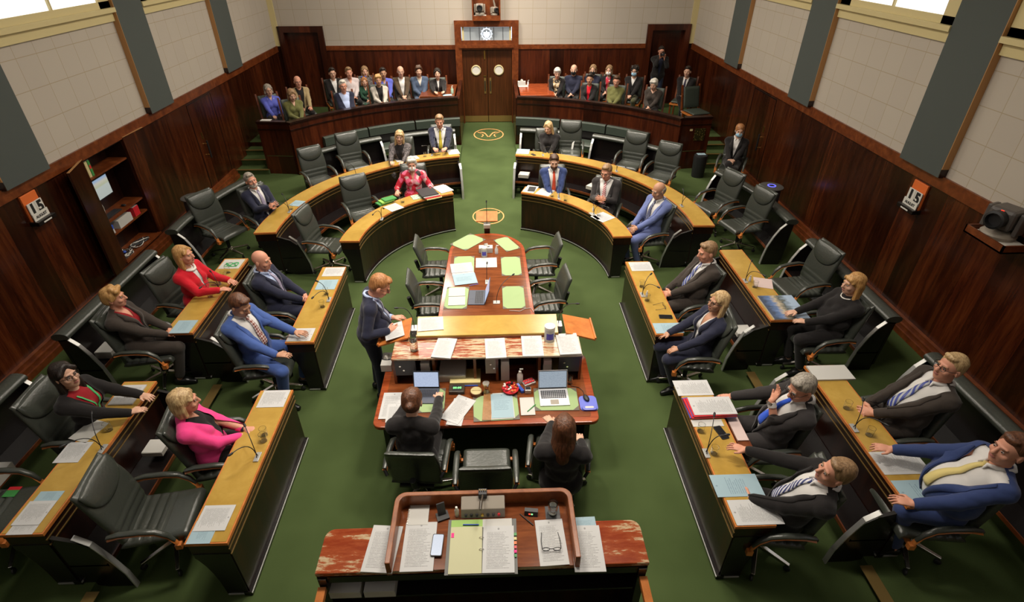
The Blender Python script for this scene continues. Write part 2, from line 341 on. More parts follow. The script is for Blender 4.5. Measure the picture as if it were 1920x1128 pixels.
for s in (-1, 1):
    x0, x1 = sorted((xm + s * .01, xm + s * .775)); d = MB().box(x0, x1, YB, YB + .06, .22, 2.25).build('door_%d' % (6 if s > 0 else 5), DOORW); struct(d, '%s leaf of the main double doors' % ('right' if s > 0 else 'left'))
    px = xm + s * .36; Tm = Matrix.Translation((px, YB - .005, 1.63)) @ Matrix.Rotation(pi / 2, 4, 'X')
    MB().use(CREAM).lathe([(.155, -.01), (.155, .02), (.13, .03), (.13, -.01)], 28, T=Tm, cap=False).use(GLASSW if 0 else WHITE).lathe([(.132, 0), (.132, .012)], 28, T=Tm).build('porthole', None, d, smooth=40)
    MB().use(BRASSD).box(x0, x1, YB - .01, YB + .06, .02, .215).build('kick_plate', None, d)
    hx = xm + s * .085; h = MB().use(BRASSD).box(hx - .03, hx + .03, YB - .012, YB, .92, 1.4).use(BLACKM).tube([(hx, YB - .05, 1.0), (hx, YB - .05, 1.32)], .014).build('door_handle', None, d, smooth=40)
MB().use(BRASS).box(xm - .1, xm - .06, YB - .015, YB, 1.95, 2.2).box(xm - .13, xm - .05, YB - .015, YB, 1.44, 1.47).build('door_bolt', None, bpy.data.objects['door_5'])
t = MB().use(mat('transom glass', (.3, .33, .34), .3, emit=((.5, .55, .58), .25))).box(FX0 + .28, FX1 - .28, YB - .03, YB + .1, 2.49, 2.86).use(CREAM).box(FX0 + .22, FX0 + .28, YB - .05, YB + .1, 2.47, 2.9).box(FX1 - .28, FX1 - .22, YB - .05, YB + .1, 2.47, 2.9).use(DGREY)
for dx in (-.5, -.22, .22, .5): t.box(xm + dx - .008, xm + dx + .008, YB - .036, YB - .029, 2.49, 2.86)
tr = struct(t.build('window_9', None), 'leaded transom light above the main doors')
e = MB().use(mat('lit etched crest', (.8, .85, .95), .3, emit=((.72, .82, 1), 1.6)))
Tc = Matrix.Translation((xm, YB - .032, 2.675)) @ Matrix.Rotation(pi / 2, 4, 'X')
e.lathe([(.16, 0), (.16, .004), (.135, .004), (.135, 0)], 24, T=Tc, cap=False).prism([(-.09, .06), (-.11, -.02), (-.04, -.11), (.04, -.11), (.11, -.02), (.09, .06), (.03, .04), (0, .1), (-.03, .04)], 0, .006, T=Tc)
for a in range(0, 360, 30): e.box(-.006, .006, .165, .19, 0, .004, T=Tc @ Matrix.Rotation(radians(a), 4, 'Z'))
e.build('crest', None, tr)
struct(MB().box(FX0 + .15, FX1 - .15, YB + .05, YB + .3, 0, 2.3).build('added_door_backing', DARK), 'unseen backing board behind the double doors')  # unseen slab added to stop light showing through the gap between the leaves
# passage cheek walls between the galleries
for s in (-1, 1):
    xa, xb = sorted((CX + s * .8, CX + s * .9)); struct(MB().box(xa, xb, 16.06, YB - .13, 0, 1.36).build('wall_passage_%s' % ('left' if s < 0 else 'right'), PANELX), 'panelled cheek wall of the entrance passage')
struct(MB().box(XL - .3, XR + .3, Y0, YB + .3, CEIL, CEIL + .2).build('ceiling', WHITE), 'white ceiling')
struct(MB().box(XL - .3, XR + .3, Y0 - .3, Y0, 0, CEIL).build('wall_rear', TILEX), 'wall behind the camera')
for x, y, p in LIGHTS:
    o = MB().use(LAMPG).box(x - .45, x + .45, y - .45, y + .45, CEIL - .1, CEIL - .02).use(CREAM).box(x - .5, x + .5, y - .5, y - .45, CEIL - .12, CEIL).box(x - .5, x + .5, y + .45, y + .5, CEIL - .12, CEIL).box(x - .5, x - .45, y - .45, y + .45, CEIL - .12, CEIL).box(x + .45, x + .5, y - .45, y + .45, CEIL - .12, CEIL).build('ceiling_light', None)
    tag(o, 'square diffused ceiling light with a cream rim high above the chamber', 'light', 'ceiling lights above the chamber')
# woven emblems on the carpet
def emblem(y):
    t = thing('carpet_emblem', 'oval woven horned emblem on the aisle carpet %s' % ('nearest the double doors' if y > 15 else 'beside the small lectern'), 'emblem', (CX, y, 0), group='woven emblems on the aisle carpet')
    pts = [(.47 * sin(2 * pi * i / 48), .6 * cos(2 * pi * i / 48)) for i in range(48)]
    if y < 15: pts = [(p[0] * .75, p[1] * .7) for p in pts]
    k = .75 if y < 15 else 1.
    m = MB(); n = 48; vs = [(x, yy, .004) for x, yy in pts] + [(x * .93, yy * .93, .004) for x, yy in pts]
    m.add(vs, [(i, n + i, n + (i + 1) % n, (i + 1) % n) for i in range(n)]); m.build('border', LOGO, t)
    m = MB()
    for s in (-1, 1):
        P = [(0, -.33), (.05, -.2), (.09, -.02), (.14, .14), (.22, .22), (.31, .2), (.36, .26)]; W_ = [.03, .035, .04, .045, .045, .03, .02]
        vs = [(s * x * k * 1., yy * k * .95 - w_ * .6, .005) for (x, yy), w_ in zip(P, W_)] + [(s * (x - .02) * k, yy * k * .95 + w_, .005) for (x, yy), w_ in zip(P, W_)]
        q = len(P); m.add(vs, [(i, i + 1, q + i + 1, q + i) for i in range(q - 1)])
        P = [(.2, -.26), (.15, -.12), (.17, .0), (.26, .1)]; vs = [(s * x * k, yy * k, .005) for x, yy in P] + [(s * (x + .035) * k, (yy + .02) * k, .005) for x, yy in P]
        m.add(vs, [(i, i + 1, 4 + i + 1, 4 + i) for i in range(3)])
    m.build('horn_device', LOGO, t)
emblem(17.2); emblem(11.2)
# ---------------------------------------------------------------- member desks
def straight(x, y0, y1, s): return [(x, y0 + (y1 - y0) * i / 4, s, 0) for i in range(5)]
def arc(cy, r, a0, a1, s=1, n=28):
    out = []
    for i in range(n + 1): a = radians(a0 + (a1 - a0) * i / n); out.append((CX + s * r * sin(a), cy + r * cos(a), s * sin(a), cos(a)))
    return out
def inset(path, d):
    (x0, y0, a, b), (x1, y1, c, e) = path[0], path[-1]; p = list(path)
    t = V((path[1][0] - x0, path[1][1] - y0)).normalized() * d; u = V((x1 - path[-2][0], y1 - path[-2][1])).normalized() * d
    p[0] = (x0 + t.x, y0 + t.y, a, b); p[-1] = (x1 - u.x, y1 - u.y, c, e); return p
def endplate(path, at_end, poly, th):
    (x, y, nx, ny) = path[-1] if at_end else path[0]; q = path[-2] if at_end else path[1]
    t = V((q[0] - x, q[1] - y, 0)).normalized(); n = V((nx, ny, 0))
    vs = [V((x, y, 0)) + n * o + V((0, 0, z)) for o, z in poly] + [V((x, y, 0)) + n * o + V((0, 0, z)) + t * th for o, z in poly]; k = len(poly)
    return vs, [tuple(range(k)), tuple(range(k, 2 * k))[::-1]] + [(i, k + i, k + (i + 1) % k, (i + 1) % k) for i in range(k)]
CURVE = [(.03, 0), (.22, 0), (.225, .12), (.235, .25), (.255, .38), (.285, .5), (.325, .6), (.34, .62), (.34, .68), (.03, .68)]
def desk(path, wd, zb, zt, label, group):
    t = thing('curved_desk' if len(path) > 10 else 'member_desk', label, 'desk', (path[0][0], path[0][1], zb), group=group); L = V((path[0][0], path[0][1], zb))
    def mk(n, mb, m, **k): mb.v = [v - L for v in mb.v]; return mb.build(n, m, t, **k)
    top = zt
    mk('edge_trim', MB().rbox(path, 0, wd, top - .035, top - .003), ORANGE)
    mk('desktop', MB().rbox(inset(path, .014), .014, wd - .014, top - .003, top), YELLOW)
    fa = MB(); pi_ = inset(path, .012); fa.rbox(pi_, .012, wd - .012, top - .17, top - .035); mk('fascia', fa, DARK)
    g = MB()
    for z in (top - .17, top - .10): g.rbox(path, .004, .014, z, z + .01)
    mk('gilt_moulding', g, GOLDLINE)
    mk('front_panel', MB().rbox(inset(path, .02), .02, .05, zb + .05, top - .17), DARK)
    pl = MB().use(BLACK).rbox(path, -.005, .07, zb + .001, zb + .05).use(CHROMEP).rbox(path, -.012, -.005, zb + .03, zb + .045); mk('plinth', pl, None)
    sc = wd / .365
    for e in (False, True):
        k = (top - .17 - zb) / .68; poly = [(o * sc, zb + z * k) for o, z in CURVE]; vs, fs = endplate(inset(path, .006), e, poly, .035); mk('end_panel', MB().add(vs, fs), BLACK)
        vs, fs = endplate(path, e, [(.05 * sc, zb + .012), (.215 * sc, zb + .012), (.215 * sc, zb + .03), (.05 * sc, zb + .03)], .01); mk('foot_strip', MB().add(vs, fs), CHROMEP)
    if zb > 0:                              # curved brackets and a low paper shelf on the side facing the front row
        BR = [(-.47, .0), (-.2, .0), (.02, .0), (.02, .70), (-.19, .70), (-.30, .60), (-.39, .44), (-.45, .22)]; wp = inset(path, .02)
        for e in (False, True):
            vs, fs = endplate(wp, e, [(o, (zb if o > -.1 else 0) + z) for o, z in BR], .035); mk('shelf_bracket', MB().add(vs, fs), BLACK)
            fr = [BR[0]] + BR[:3:-1]; q = fr + [(o - .012, z) for o, z in fr[::-1]]; vs, fs = endplate(path, e, [(o, (zb if z > .5 else 0) + z) for o, z in q], .05); mk('edge_strip', MB().add(vs, fs), CHROMEP)
        mk('paper_shelf', MB().use(BLACK).rbox(wp, -.33, .015, .34, .36).use(FRAME).rbox(wp, -.345, -.33, .335, .38), None)
    mk('shelf', MB().rbox(inset(path, .05), .05, .10, zb + .42, zb + .44), DARK)
    return t
GRP_D = 'straight member desks'; GRP_C = 'curved member desks'
ZD = .84; ZO = .885
for s, nm in ((1, 'right'), (-1, 'left')):
    desk(straight(CX + s * 2.22, 2.863, 4.782, s), .37, 0, ZD, 'straight member desk with yellow top, front row nearest the camera on the %s' % nm, GRP_D)
    desk(straight(CX + s * 2.22, 5.672, 7.606, s), .37, 0, ZD, 'straight member desk with yellow top, front row beside the %s end of the small-table chairs' % nm, GRP_D)
    desk(straight(CX + s * 3.831, 2.976, 4.94, s), .37, PZ, ZO, 'straight member desk with yellow top, back row nearest the camera on the %s' % nm, GRP_D)
    desk(straight(CX + s * 3.831, 5.869, 7.857, s), .37, PZ, ZO, 'straight member desk with yellow top, back row farther along the %s wall' % nm, GRP_D)
    desk(arc(8.42, 2.19, 18.2, 88.5, s), .34, 0, ZD, 'curved member desk, inner row on the %s of the aisle' % nm, GRP_C)
    desk(arc(9.0, 3.69, 10.2, 93.5, s, 34), .38, PZ, ZO, 'curved member desk, outer row on the %s of the aisle' % nm, GRP_C)
# ---------------------------------------------------------------- padded bench partitions behind the outer chairs
BP = [(-.36, .0), (-.03, .0), (.0, .82), (-.06, .83), (-.16, .72), (-.24, .56), (-.31, .36), (-.345, .16)]
def bench(path, zb, label):
    t = thing('padded_bench', label, 'bench', (path[0][0], path[0][1], zb), group='padded bench partitions behind the outer chairs'); L = V((path[0][0], path[0][1], zb))
    def mk(n, mb, m, **k): mb.v = [v - L for v in mb.v]; return mb.build(n, m, t, **k)
    R_ = .058; prof = [(-.0 + R_ * 1.9 * cos(a), zb + .86 + R_ * sin(a)) for a in [2 * pi * i / 14 for i in range(14)]]
    mk('padded_rail', MB().sweep(path, prof), LEATHER, smooth=50)
    mk('back_panel', MB().sweep(path, [(.0, zb + .82), (.04, zb + .82), (.0, zb + .1), (-.04, zb + .1)]), BLACK)
    mk('lower_shelf', MB().use(BLACK).rbox(path, -.31, -.03, zb + .30, zb + .32).use(FRAME).rbox(path, -.322, -.31, zb + .295, zb + .34), None)
    for e in (False, True):
        vs, fs = endplate(path, e, [(o, zb + z) for o, z in BP], .035); p = mk('end_support', MB().add(vs, fs), BLACK)
        fr = [BP[0]] + BP[:2:-1]; q = fr + [(o - .012, z) for o, z in fr[::-1]]
        vs, fs = endplate(path, e, [(o, zb + z) for o, z in q], .05); c = mk('edge_strip', MB().add(vs, fs), CHROMEP); 
    return t
for s, nm in ((1, 'right'), (-1, 'left')):
    bench(straight(CX + s * 5.42, 2.3, 5.0, s), PZ, 'padded bench partition against the %s wall, nearest the camera' % nm)
    bench(straight(CX + s * 5.42, 5.74, 8.0, s), PZ, 'padded bench partition against the %s wall, behind the farther straight desk' % nm)
    bench(arc(9.0, 5.44, 93, 66, s, 12), PZ, 'curved padded bench partition by the %s wall, next to the air purifier' % nm)
    bench(arc(9.0, 5.56, 51, 29, s, 12), PZ, 'curved padded bench partition on the %s, middle of the outer row' % nm)
    bench(arc(9.0, 5.5, 24.5, 9.0, s, 12), PZ, 'curved padded bench partition on the %s, next to the central aisle' % nm)
# fixed bench along the gallery front
def gbench(s, nm):
    t = thing('gallery_front_bench', 'long fixed bench with grey green pads against the %s gallery front' % nm, 'bench', (CX + s * .8, 16, PZ), group='fixed benches along the gallery fronts'); L = V((CX + s * .8, 16, PZ))
    def mk(n, mb, m, **k): mb.v = [v - L for v in mb.v]; return mb.build(n, m, t, **k)
    for a0, a1 in ((7.8, 20), (20.4, 33), (33.4, 45.5)):
        mk('back_pad', MB().sweep(arc(10.1, 5.99, a0, a1, s, 10), [(-.12, .64), (0, .62), (0, .86), (-.05, .87), (-.11, .84)]), LEATHERL, smooth=50)
    for a0, a1 in ((10, 22.5), (23.5, 33.5), (34.5, 44.5)):
        mk('seat_cushion', MB().sweep(arc(10.1, 5.5, a0, a1, s, 10), [(-.26, .34), (.25, .34), (.27, .42), (.2, .46), (-.2, .47), (-.27, .43)]), LEATHERL, smooth=50)
        for a in (a0 + 1.5, a1 - 1.5):
            x, y, nx, ny = arc(10.1, 5.32, a, a + .1, s, 1)[0]; mk('leg', MB().tube([(x, y, PZ + .0), (x, y, .35)], .018), CHROME, smooth=50)
    mk('back_board', MB().sweep(arc(10.1, 5.9, 8, 45.5, s, 30), [(-.02, .36), (.08, .36), (.08, .64), (-.02, .62)]), BLACK)
for s, nm in ((1, 'right'), (-1, 'left')): gbench(s, nm)
# gallery parapets
for s, nm in ((1, 'right'), (-1, 'left')):
    path = arc(10.1, 6.0, 8.0, 55, s, 30)[:-1]
    path = [p for p in path if abs(p[0] - CX) < 4.86]
    k = (CX + s * 4.9, 13.76); path += [(k[0], k[1], s * .35, .94), (CX + s * 5.66, 13.83, 0, 1)]
    path[0] = (path[0][0], path[0][1], 0, 1)
    t = thing('gallery_parapet', 'curved dark timber parapet in front of the %s public gallery' % nm, 'parapet', (path[0][0], path[0][1], PZ), group='curved gallery parapets'); L = V((path[0][0], path[0][1], PZ))
    def mk(n, mb, m, **kk): mb.v = [v - L for v in mb.v]; return mb.build(n, m, t, **kk)
    mk('front_board', MB().rbox(path, 0, .1, PZ, 1.36), PANELY)
    mk('capping', MB().rbox(path, -.035, .14, 1.36, 1.405), DARK)
    mk('moulding', MB().rbox(path, -.02, 0, 1.20, 1.225), DARK)
    if s > 0:
        mk('light_switch', MB().box(CX + 5.07, CX + 5.19, 13.78, 13.8, 1.06, 1.11), CREAM)
        mk('brass_grille', MB().use(mat('brass grille', (.3, .22, .06), .45, metal=.6, build=lambda nt, b: nt.links.new(ramp(nt, (lambda v: (nt.links.new(mapped(nt, (1, 1, 1)), v.inputs['Vector']), v.outputs['Distance'])[1])(N(nt, 'TexVoronoi', Scale=24.)), [(.2, (.5, .36, .1)), (.3, (.05, .04, .01))]), b.inputs['Base Color']))).box(CX + 5.25, CX + 5.52, 13.775, 13.8, .82, 1.12), None)
# ---------------------------------------------------------------- leather chairs
def cushion(path, wid, thk, disp=lambda s, x: 0, nx=20, sq=.35, back=.5):
    # path: list of (y, z); front side lies along the left normal; returns a closed padded loft
    m = MB(); n = len(path); vs = []; fs = []
    for i, (y, z) in enumerate(path):
        a = path[max(i - 1, 0)]; b = path[min(i + 1, n - 1)]; d = V((b[0] - a[0], b[1] - a[1])).normalized(); nr = V((-d.y, d.x)); s = i / (n - 1); e = min(1, min(s, 1 - s) * 14 + .25)
        for j in range(nx):
            t = 2 * pi * j / nx; cx_, sx = cos(t), sin(t); X = math.copysign(abs(cx_) ** sq, cx_) * wid(s) / 2; h = math.copysign(abs(sx) ** .6, sx) * thk(s) / 2 * e
            h = h + disp(s, X) * max(0, sx) if h > 0 else h * back
            vs.append((X, y + nr.x * h, z + nr.y * h))
    for i in range(n - 1):
        for j in range(nx): fs.append((i * nx + j, i * nx + (j + 1) % nx, (i + 1) * nx + (j + 1) % nx, (i + 1) * nx + j))
    fs += [tuple(range(nx))[::-1], tuple(range((n - 1) * nx, n * nx))]
    return m.add(vs, fs)
def make_chair(label, cat='chair', high=True, group='high-backed leather chairs of the members', name='leather_armchair'):
    t = thing(name, label, cat, (0, 0, 0), group=group)
    W_ = .52 if high else .48
    # star base
    b = MB()
    for k in range(5):
        a = 2 * pi * k / 5 + .3; b.add([(0, -.022, .10), (0, .022, .10), (.30, .014, .075), (.30, -.014, .075), (0, -.022, .145), (0, .022, .145), (.31, .016, .098), (.31, -.016, .098)],
            [(0, 3, 2, 1), (4, 5, 6, 7), (0, 1, 5, 4), (3, 7, 6, 2), (0, 4, 7, 3), (1, 2, 6, 5)], Matrix.Rotation(a, 4, 'Z'))
    b.lathe([(.045, .08), (.045, .16), (.028, .165)], 14); b.build('star_base', CHROME, t, bevel=.004)
    for k in range(5):
        a = 2 * pi * k / 5 + .3; MB().lathe([(.022, -.012), (.03, -.006), (.03, .006), (.022, .012)], 10, T=Matrix.Translation((.3 * cos(a), .3 * sin(a), .032)) @ Matrix.Rotation(a, 4, 'Z') @ Matrix.Rotation(pi / 2, 4, 'X')).lathe([(.01, .03), (.01, .09)], 8, T=Matrix.Translation((.3 * cos(a), .3 * sin(a), 0))).build('caster', BLACKM, t, smooth=50)
    MB().lathe([(.028, .15), (.028, .30), (.022, .30), (.022, .40)], 12).box(-.12, .12, -.14, .14, .385, .415).build('column', BLACKM, t, smooth=40)
    def seatd(s, x):
        r = 0
        if .0 < s < .60: r = .020 * abs(sin(s / .60 * 4 * pi)) ** .55 - .012
        return r + .012 * (abs(x) / .26) ** 3
    P = [(-.25 + .53 * i / 44, .445 + (-.03 if i > 43 else (-.01 if i > 42 else 0)) + .025 * (i / 44) ** 2) for i in range(45)]
    cushion(P, lambda s: W_ * (1 - .05 * s), lambda s: .085, seatd).build('seat', LEATHER, t, smooth=60)
    H = .66 if high else .52; lean = .23
    n = 48; B = [(-.235 - lean * (i / n) * H - .03 * sin(i / n * pi) * (-1), .44 + H * i / n) for i in range(n + 1)][::-1]
    def bd(s, x):
        s = 1 - s; h = s * H
        r = .020 * abs(sin(h / .24 * 3 * pi)) ** .55 - .012 if h < .24 else 0
        return r + .02 * (abs(x) / .26) ** 2.5
    cushion(B, lambda s: W_ * (.92 + .1 * sin((1 - s) * pi)), lambda s: .07, bd).build('backrest', LEATHER, t, smooth=60)
    if high:                               # crescent head pad
        m = MB(); vs = []; fs = []; nx, nz = 16, 10
        for i in range(nz + 1):
            v = i / nz
            for j in range(nx + 1):
                x = -1 + 2 * j / nx; hw = W_ * .455; top = .44 + H - .005 - .012 * x * x; bot = top - .245 * sqrt(max(0, 1 - (abs(x) * .97) ** 2.2)) - .012; z = bot + (top - bot) * v
                k = (z - .44) / H; y = -.235 - lean * k * H + .03 * sin(k * pi) + .03; bulge = .034 * (sin(pi * v) ** .5 if 0 < v < 1 else 0) * (1 - abs(x) ** 6)
                vs.append((x * hw, y + bulge + .018 * abs(x) ** 2.5, z))
        q = nx + 1
        for i in range(nz):
            for j in range(nx): fs.append((i * q + j, i * q + j + 1, (i + 1) * q + j + 1, (i + 1) * q + j))
        m.add(vs, fs); hp = m.build('head_pad', LEATHER, t, smooth=80)
        sd = hp.modifiers.new('thickness', 'SOLIDIFY'); sd.thickness = .02; sd.offset = 0
    for s in (-1, 1):                      # curved arm: leather pad on an orange timber bow
        x = s * (W_ / 2 + .035)
        pts = [(x, -.27, .655), (x, -.18, .675), (x, -.02, .668), (x, .09, .645), (x, .165, .58), (x, .20, .50), (x * .985, .21, .44)]
        ar = MB().use(ORANGE).tube([(p[0], p[1], p[2] - .022) for p in pts], .024, 8, flat=.45).use(ORANGE).box(x - .022, x + .022, .185, .235, .40, .455).box(min(x, s * .18), max(x, s * .18), .185, .22, .405, .43).build('arm', None, t, smooth=40)
        MB().tube([(p[0], p[1], p[2] + .004) for p in pts[:-1]], [.02, .027, .028, .027, .024, .016], 10, flat=.62).build('arm_pad', LEATHER, ar, smooth=60)
        MB().tube([(x, -.27, .64), (x * .9, -.30, .60)], .016, 8).build('arm_bracket', BLACKM, ar, smooth=50)
    MB().box(-.16, .16, -.27, -.1, .40, .425).tube([(0, -.25, .41), (0, -.33, .5), (0, -.36, .62)], .03, 8).build('spine', BLACKM, t, smooth=40)
    return t
CH = make_chair('x'); CL = make_chair('x', high=False, group='low-backed leather chairs round the centre table', name='leather_chair')
CH.scale = CL.scale = (1.1, 1.1, 1.1); usedH = [False, False]
def chair(x, y, z, rz, label, low=False, group=None):
    src = CL if low else CH
    if not usedH[low]:
        usedH[low] = True; src.location = (x, y, z); src.rotation_euler = (0, 0, radians(rz)); src['label'] = label
        if group: src['group'] = group
        return src
    return dup(src, (x, y, z), radians(rz), label, group)
A5 = 'empty green-black leather armchair '
for (px, py, z, rz, l) in [
    ((415), 430, PZ, -118, 'by the air purifier on the left'), (600, 337, PZ, -142, 'behind the left outer desk, farther left of two'), (664, 307, PZ, -150, 'behind the left outer desk, nearest the blonde woman'),
    (615, 458, 0, -100, 'at the near end of the left inner curved desk'), (682, 400, 0, -150, 'at the left inner curved desk beside the stack of green books'),
    (1068, 283, PZ, 172, 'behind the right outer desk next to the blonde woman in black'), (1182, 306, PZ, 150, 'behind the right outer desk, left one of the middle pair'), (1240, 328, PZ, 142, 'behind the right outer desk, right one of the middle pair'),
    (1343, 385, PZ, 112, 'near the right end of the right outer desk'), (1395, 420, PZ, 105, 'in front of the air purifier on the right'),
    (1500, 535, PZ, 98, 'at the right back desk next to the blonde woman in black'), (305, 965, 0, -82, 'in the foreground between the two left desks'), (-20, 960, PZ, -85, 'at the left edge of the photo, half out of view')]:
    p = at(px, py, z + .53); k_ = .07 if z else 0.; chair(p.x - sin(radians(rz)) * k_, p.y + cos(radians(rz)) * k_, z, rz, A5 + l)
gT = 'low-backed leather chairs round the centre table'
for px, py, rz, l in ((826, 506, -88, 'left side of the round-ended table, far one'), (818, 575, -86, 'left side of the round-ended table, near one'), (1006, 504, 92, 'right side of the round-ended table, far one'), (1016, 571, 94, 'right side of the round-ended table, near one')):
    p = at(px, py, .48); chair(p.x, p.y, 0, rz, 'low-backed green leather chair, ' + l, True, gT)
# items that sit in the script before the people: floor air purifiers
for s, (px, py) in ((-1, (362, 368)), (1, (1447, 348))):
    p = at(px, py, .88); t = thing('air_purifier', 'round dark air purifier with a blue light ring by the %s wall' % ('left' if s < 0 else 'right'), 'air purifier', (p.x, p.y, PZ), group='round air purifiers')
    MB().lathe([(.19, 0), (.21, .03), (.2, .70), (.17, .76)], 28).build('housing', DGREY, t, smooth=40)
    MB().use(mat('purifier grille', (.07, .065, .06), .6)).lathe([(.20, .765), (.235, .775), (.235, .79), (.2, .80), (.09, .80)], 28).build('grille', None, t, smooth=40)
    MB().use(mat('blue ring light', (.1, .1, .8), .3, emit=((.15, .16, 1), 1.2))).lathe([(.085, .80), (.085, .808), (.06, .808), (.06, .80)], 24, cap=False).use(BLACKM).lathe([(.06, .79), (.06, .804)], 24).build('light_ring', None, t, smooth=40)
    MB().lathe([(.17, .758), (.17, .768)], 24).build('neck', BLACKM, t)
# ---------------------------------------------------------------- people
def skin_mat(nm, c): return mat('skin ' + nm, c, .5, spec=.35, bump=.05, bscale=90)
SKIN = {'pale': skin_mat('pale', (.62, .36, .25)), 'rosy': skin_mat('rosy', (.64, .30, .20)), 'tan': skin_mat('tan', (.48, .25, .155)), 'olive': skin_mat('olive', (.42, .23, .14))}
def hairm(nm, a, b):
    def bld(nt, bs):
        vec = mapped(nt, (60, 60, 7)); n = N(nt, 'TexNoise', Scale=1.2, Detail=5, Distortion=.6); nt.links.new(vec, n.inputs['Vector'])
        nt.links.new(ramp(nt, n.outputs['Fac'], [(.35, a), (.65, b)]), bs.inputs['Base Color'])
        bp = N(nt, 'Bump', Strength=.6, Distance=.01); nt.links.new(n.outputs['Fac'], bp.inputs['Height']); nt.links.new(bp.outputs['Normal'], bs.inputs['Normal'])
    return mat('hair ' + nm, b, .45, build=bld)
HAIR = {'blonde': hairm('blonde', (.32, .19, .08), (.66, .47, .24)), 'white': hairm('white', (.42, .39, .34), (.74, .70, .62)), 'grey': hairm('grey', (.17, .145, .12), (.44, .39, .32)), 'brown': hairm('brown', (.035, .015, .007), (.10, .045, .02)),
        'dark': hairm('dark', (.008, .005, .004), (.025, .015, .01)), 'ginger': hairm('ginger', (.26, .10, .03), (.48, .22, .08)), 'sandy': hairm('sandy', (.18, .10, .045), (.36, .22, .11)), 'auburn': hairm('auburn', (.06, .022, .01), (.16, .06, .025)), 'golden': hairm('golden', (.36, .17, .05), (.62, .36, .13))}
def cloth(nm, c, rough=.85, bump=.35): return mat('cloth ' + nm, c, rough, spec=.25, bump=bump, bscale=28, sheen=.15)
NAVY = cloth('navy', (.018, .02, .042)); CHAR = cloth('charcoal', (.03, .026, .026)); BLK = cloth('black', (.011, .009, .009)); BLUES = cloth('blue suit', (.055, .105, .32)); MIDB = cloth('steel blue suit', (.13, .165, .36)); ROYN = cloth('royal navy', (.03, .05, .15))
BROWNB = cloth('dark brown grey', (.042, .032, .026)); REDC = cloth('red wool', (.55, .008, .02)); PINK = cloth('hot pink', (.85, .06, .26)); SHIRT = cloth('white shirt', (.66, .64, .62), bump=.2); SHIRTB = cloth('pale blue shirt', (.42, .5, .72)); PINKS = cloth('pink shirt', (.6, .52, .52))
OLIVE = cloth('olive knit', (.13, .13, .04)); BLUEK = cloth('blue knit', (.1, .12, .5)); BEIGE = cloth('beige blazer', (.36, .27, .14)); BROWNJ = cloth('brown blazer', (.07, .045, .025)); DENIM = cloth('slate denim', (.06, .085, .14)); GREENC = cloth('bottle green', (.02, .07, .04)); CREAMW = cloth('cream shawl', (.5, .46, .4)); DKRED = cloth('dark red top', (.28, .01, .015)); KHAKI = cloth('khaki', (.1, .1, .05))
MASKB = cloth('blue surgical mask', (.35, .6, .8), bump=.1); MASKW = cloth('white mask', (.8, .78, .76), bump=.1)
def stripes(nm, a, b, sc, rot, thr=.5, wv='BANDS'):
    def bld(nt, bs):
        wq = N(nt, 'TexWave', Scale=sc, Distortion=0.); wq.bands_direction = 'Z'; nt.links.new(mapped(nt, (1, 1, 1), rot=rot), wq.inputs['Vector'])
        r = ramp(nt, wq.outputs['Fac'], [(thr - .03, a), (thr + .03, b)]); nt.links.new(r, bs.inputs['Base Color'])
    return mat('tie ' + nm, a, .5, build=bld)
T_BW = stripes('blue and white stripe', (.03, .04, .16), (.65, .65, .7), 13, (0, .8, 0)); T_RW = stripes('red and white stripe', (.4, .02, .03), (.65, .6, .6), 13, (0, -.8, 0)); T_BS = stripes('blue and grey stripe', (.05, .07, .3), (.4, .42, .45), 9, (0, .9, 0), .6)
T_DB = stripes('navy stripe', (.02, .025, .08), (.3, .32, .42), 13, (0, .8, 0), .75); T_RED = cloth('red tie', (.55, .07, .03)); T_YEL = cloth('mustard tie', (.42, .34, .03)); T_PAL = cloth('pale yellow tie', (.68, .56, .22)); T_BLU = cloth('bright blue tie', (.03, .1, .62)); T_NAV = cloth('dark patterned tie', (.045, .04, .075)); T_LIL = stripes('lilac pattern', (.2, .17, .26), (.42, .38, .5), 20, (0, .8, 0))
def chk(nt, bs):
    c = N(nt, 'TexChecker', Scale=46.); c.inputs['Color1'].default_value = (.2, .05, .035, 1); c.inputs['Color2'].default_value = (.6, .5, .48, 1); nt.links.new(mapped(nt, (1, .01, 1), rot=(0, .78, 0)), c.inputs['Vector']); nt.links.new(c.outputs[0], bs.inputs['Base Color'])
T_CHK = mat('tie brown and white check', (.3, .1, .08), .5, build=chk)
def floral(nt, bs):
    v = N(nt, 'TexVoronoi', Scale=15.); nt.links.new(mapped(nt, (1, 1, 1)), v.inputs['Vector']); s = N(nt, 'SeparateXYZ'); nt.links.new(v.outputs['Color'], s.inputs[0])
    r = N(nt, 'ValToRGB'); r.color_ramp.interpolation = 'CONSTANT'; e = r.color_ramp.elements; e[0].color = (.5, .01, .03, 1); e[1].position = .85; e[1].color = (.55, .4, .38, 1)
    for p, c in ((.3, (.7, .1, .2, 1)), (.5, (.02, .01, .012, 1)), (.62, (.7, .25, .3, 1)), (.74, (.35, .01, .02, 1))): x = e.new(p); x.color = c
    nt.links.new(s.outputs[0], r.inputs['Fac']); nt.links.new(r.outputs['Color'], bs.inputs['Base Color'])
FLORAL = mat('cloth red and pink floral', (.5, .05, .1), .7, build=floral)
def scarfb(nt, bs):
    v = N(nt, 'TexVoronoi', Scale=22.); nt.links.new(mapped(nt, (1, 1, 1)), v.inputs['Vector']); s = N(nt, 'SeparateXYZ'); nt.links.new(v.outputs['Color'], s.inputs[0]); nt.links.new(ramp(nt, s.outputs[0], [(.2, (.03, .02, .015)), (.5, (.4, .25, .1)), (.8, (.6, .5, .35))]), bs.inputs['Base Color'])
SCARF = mat('patterned gold scarf', (.4, .3, .15), .7, build=scarfb)
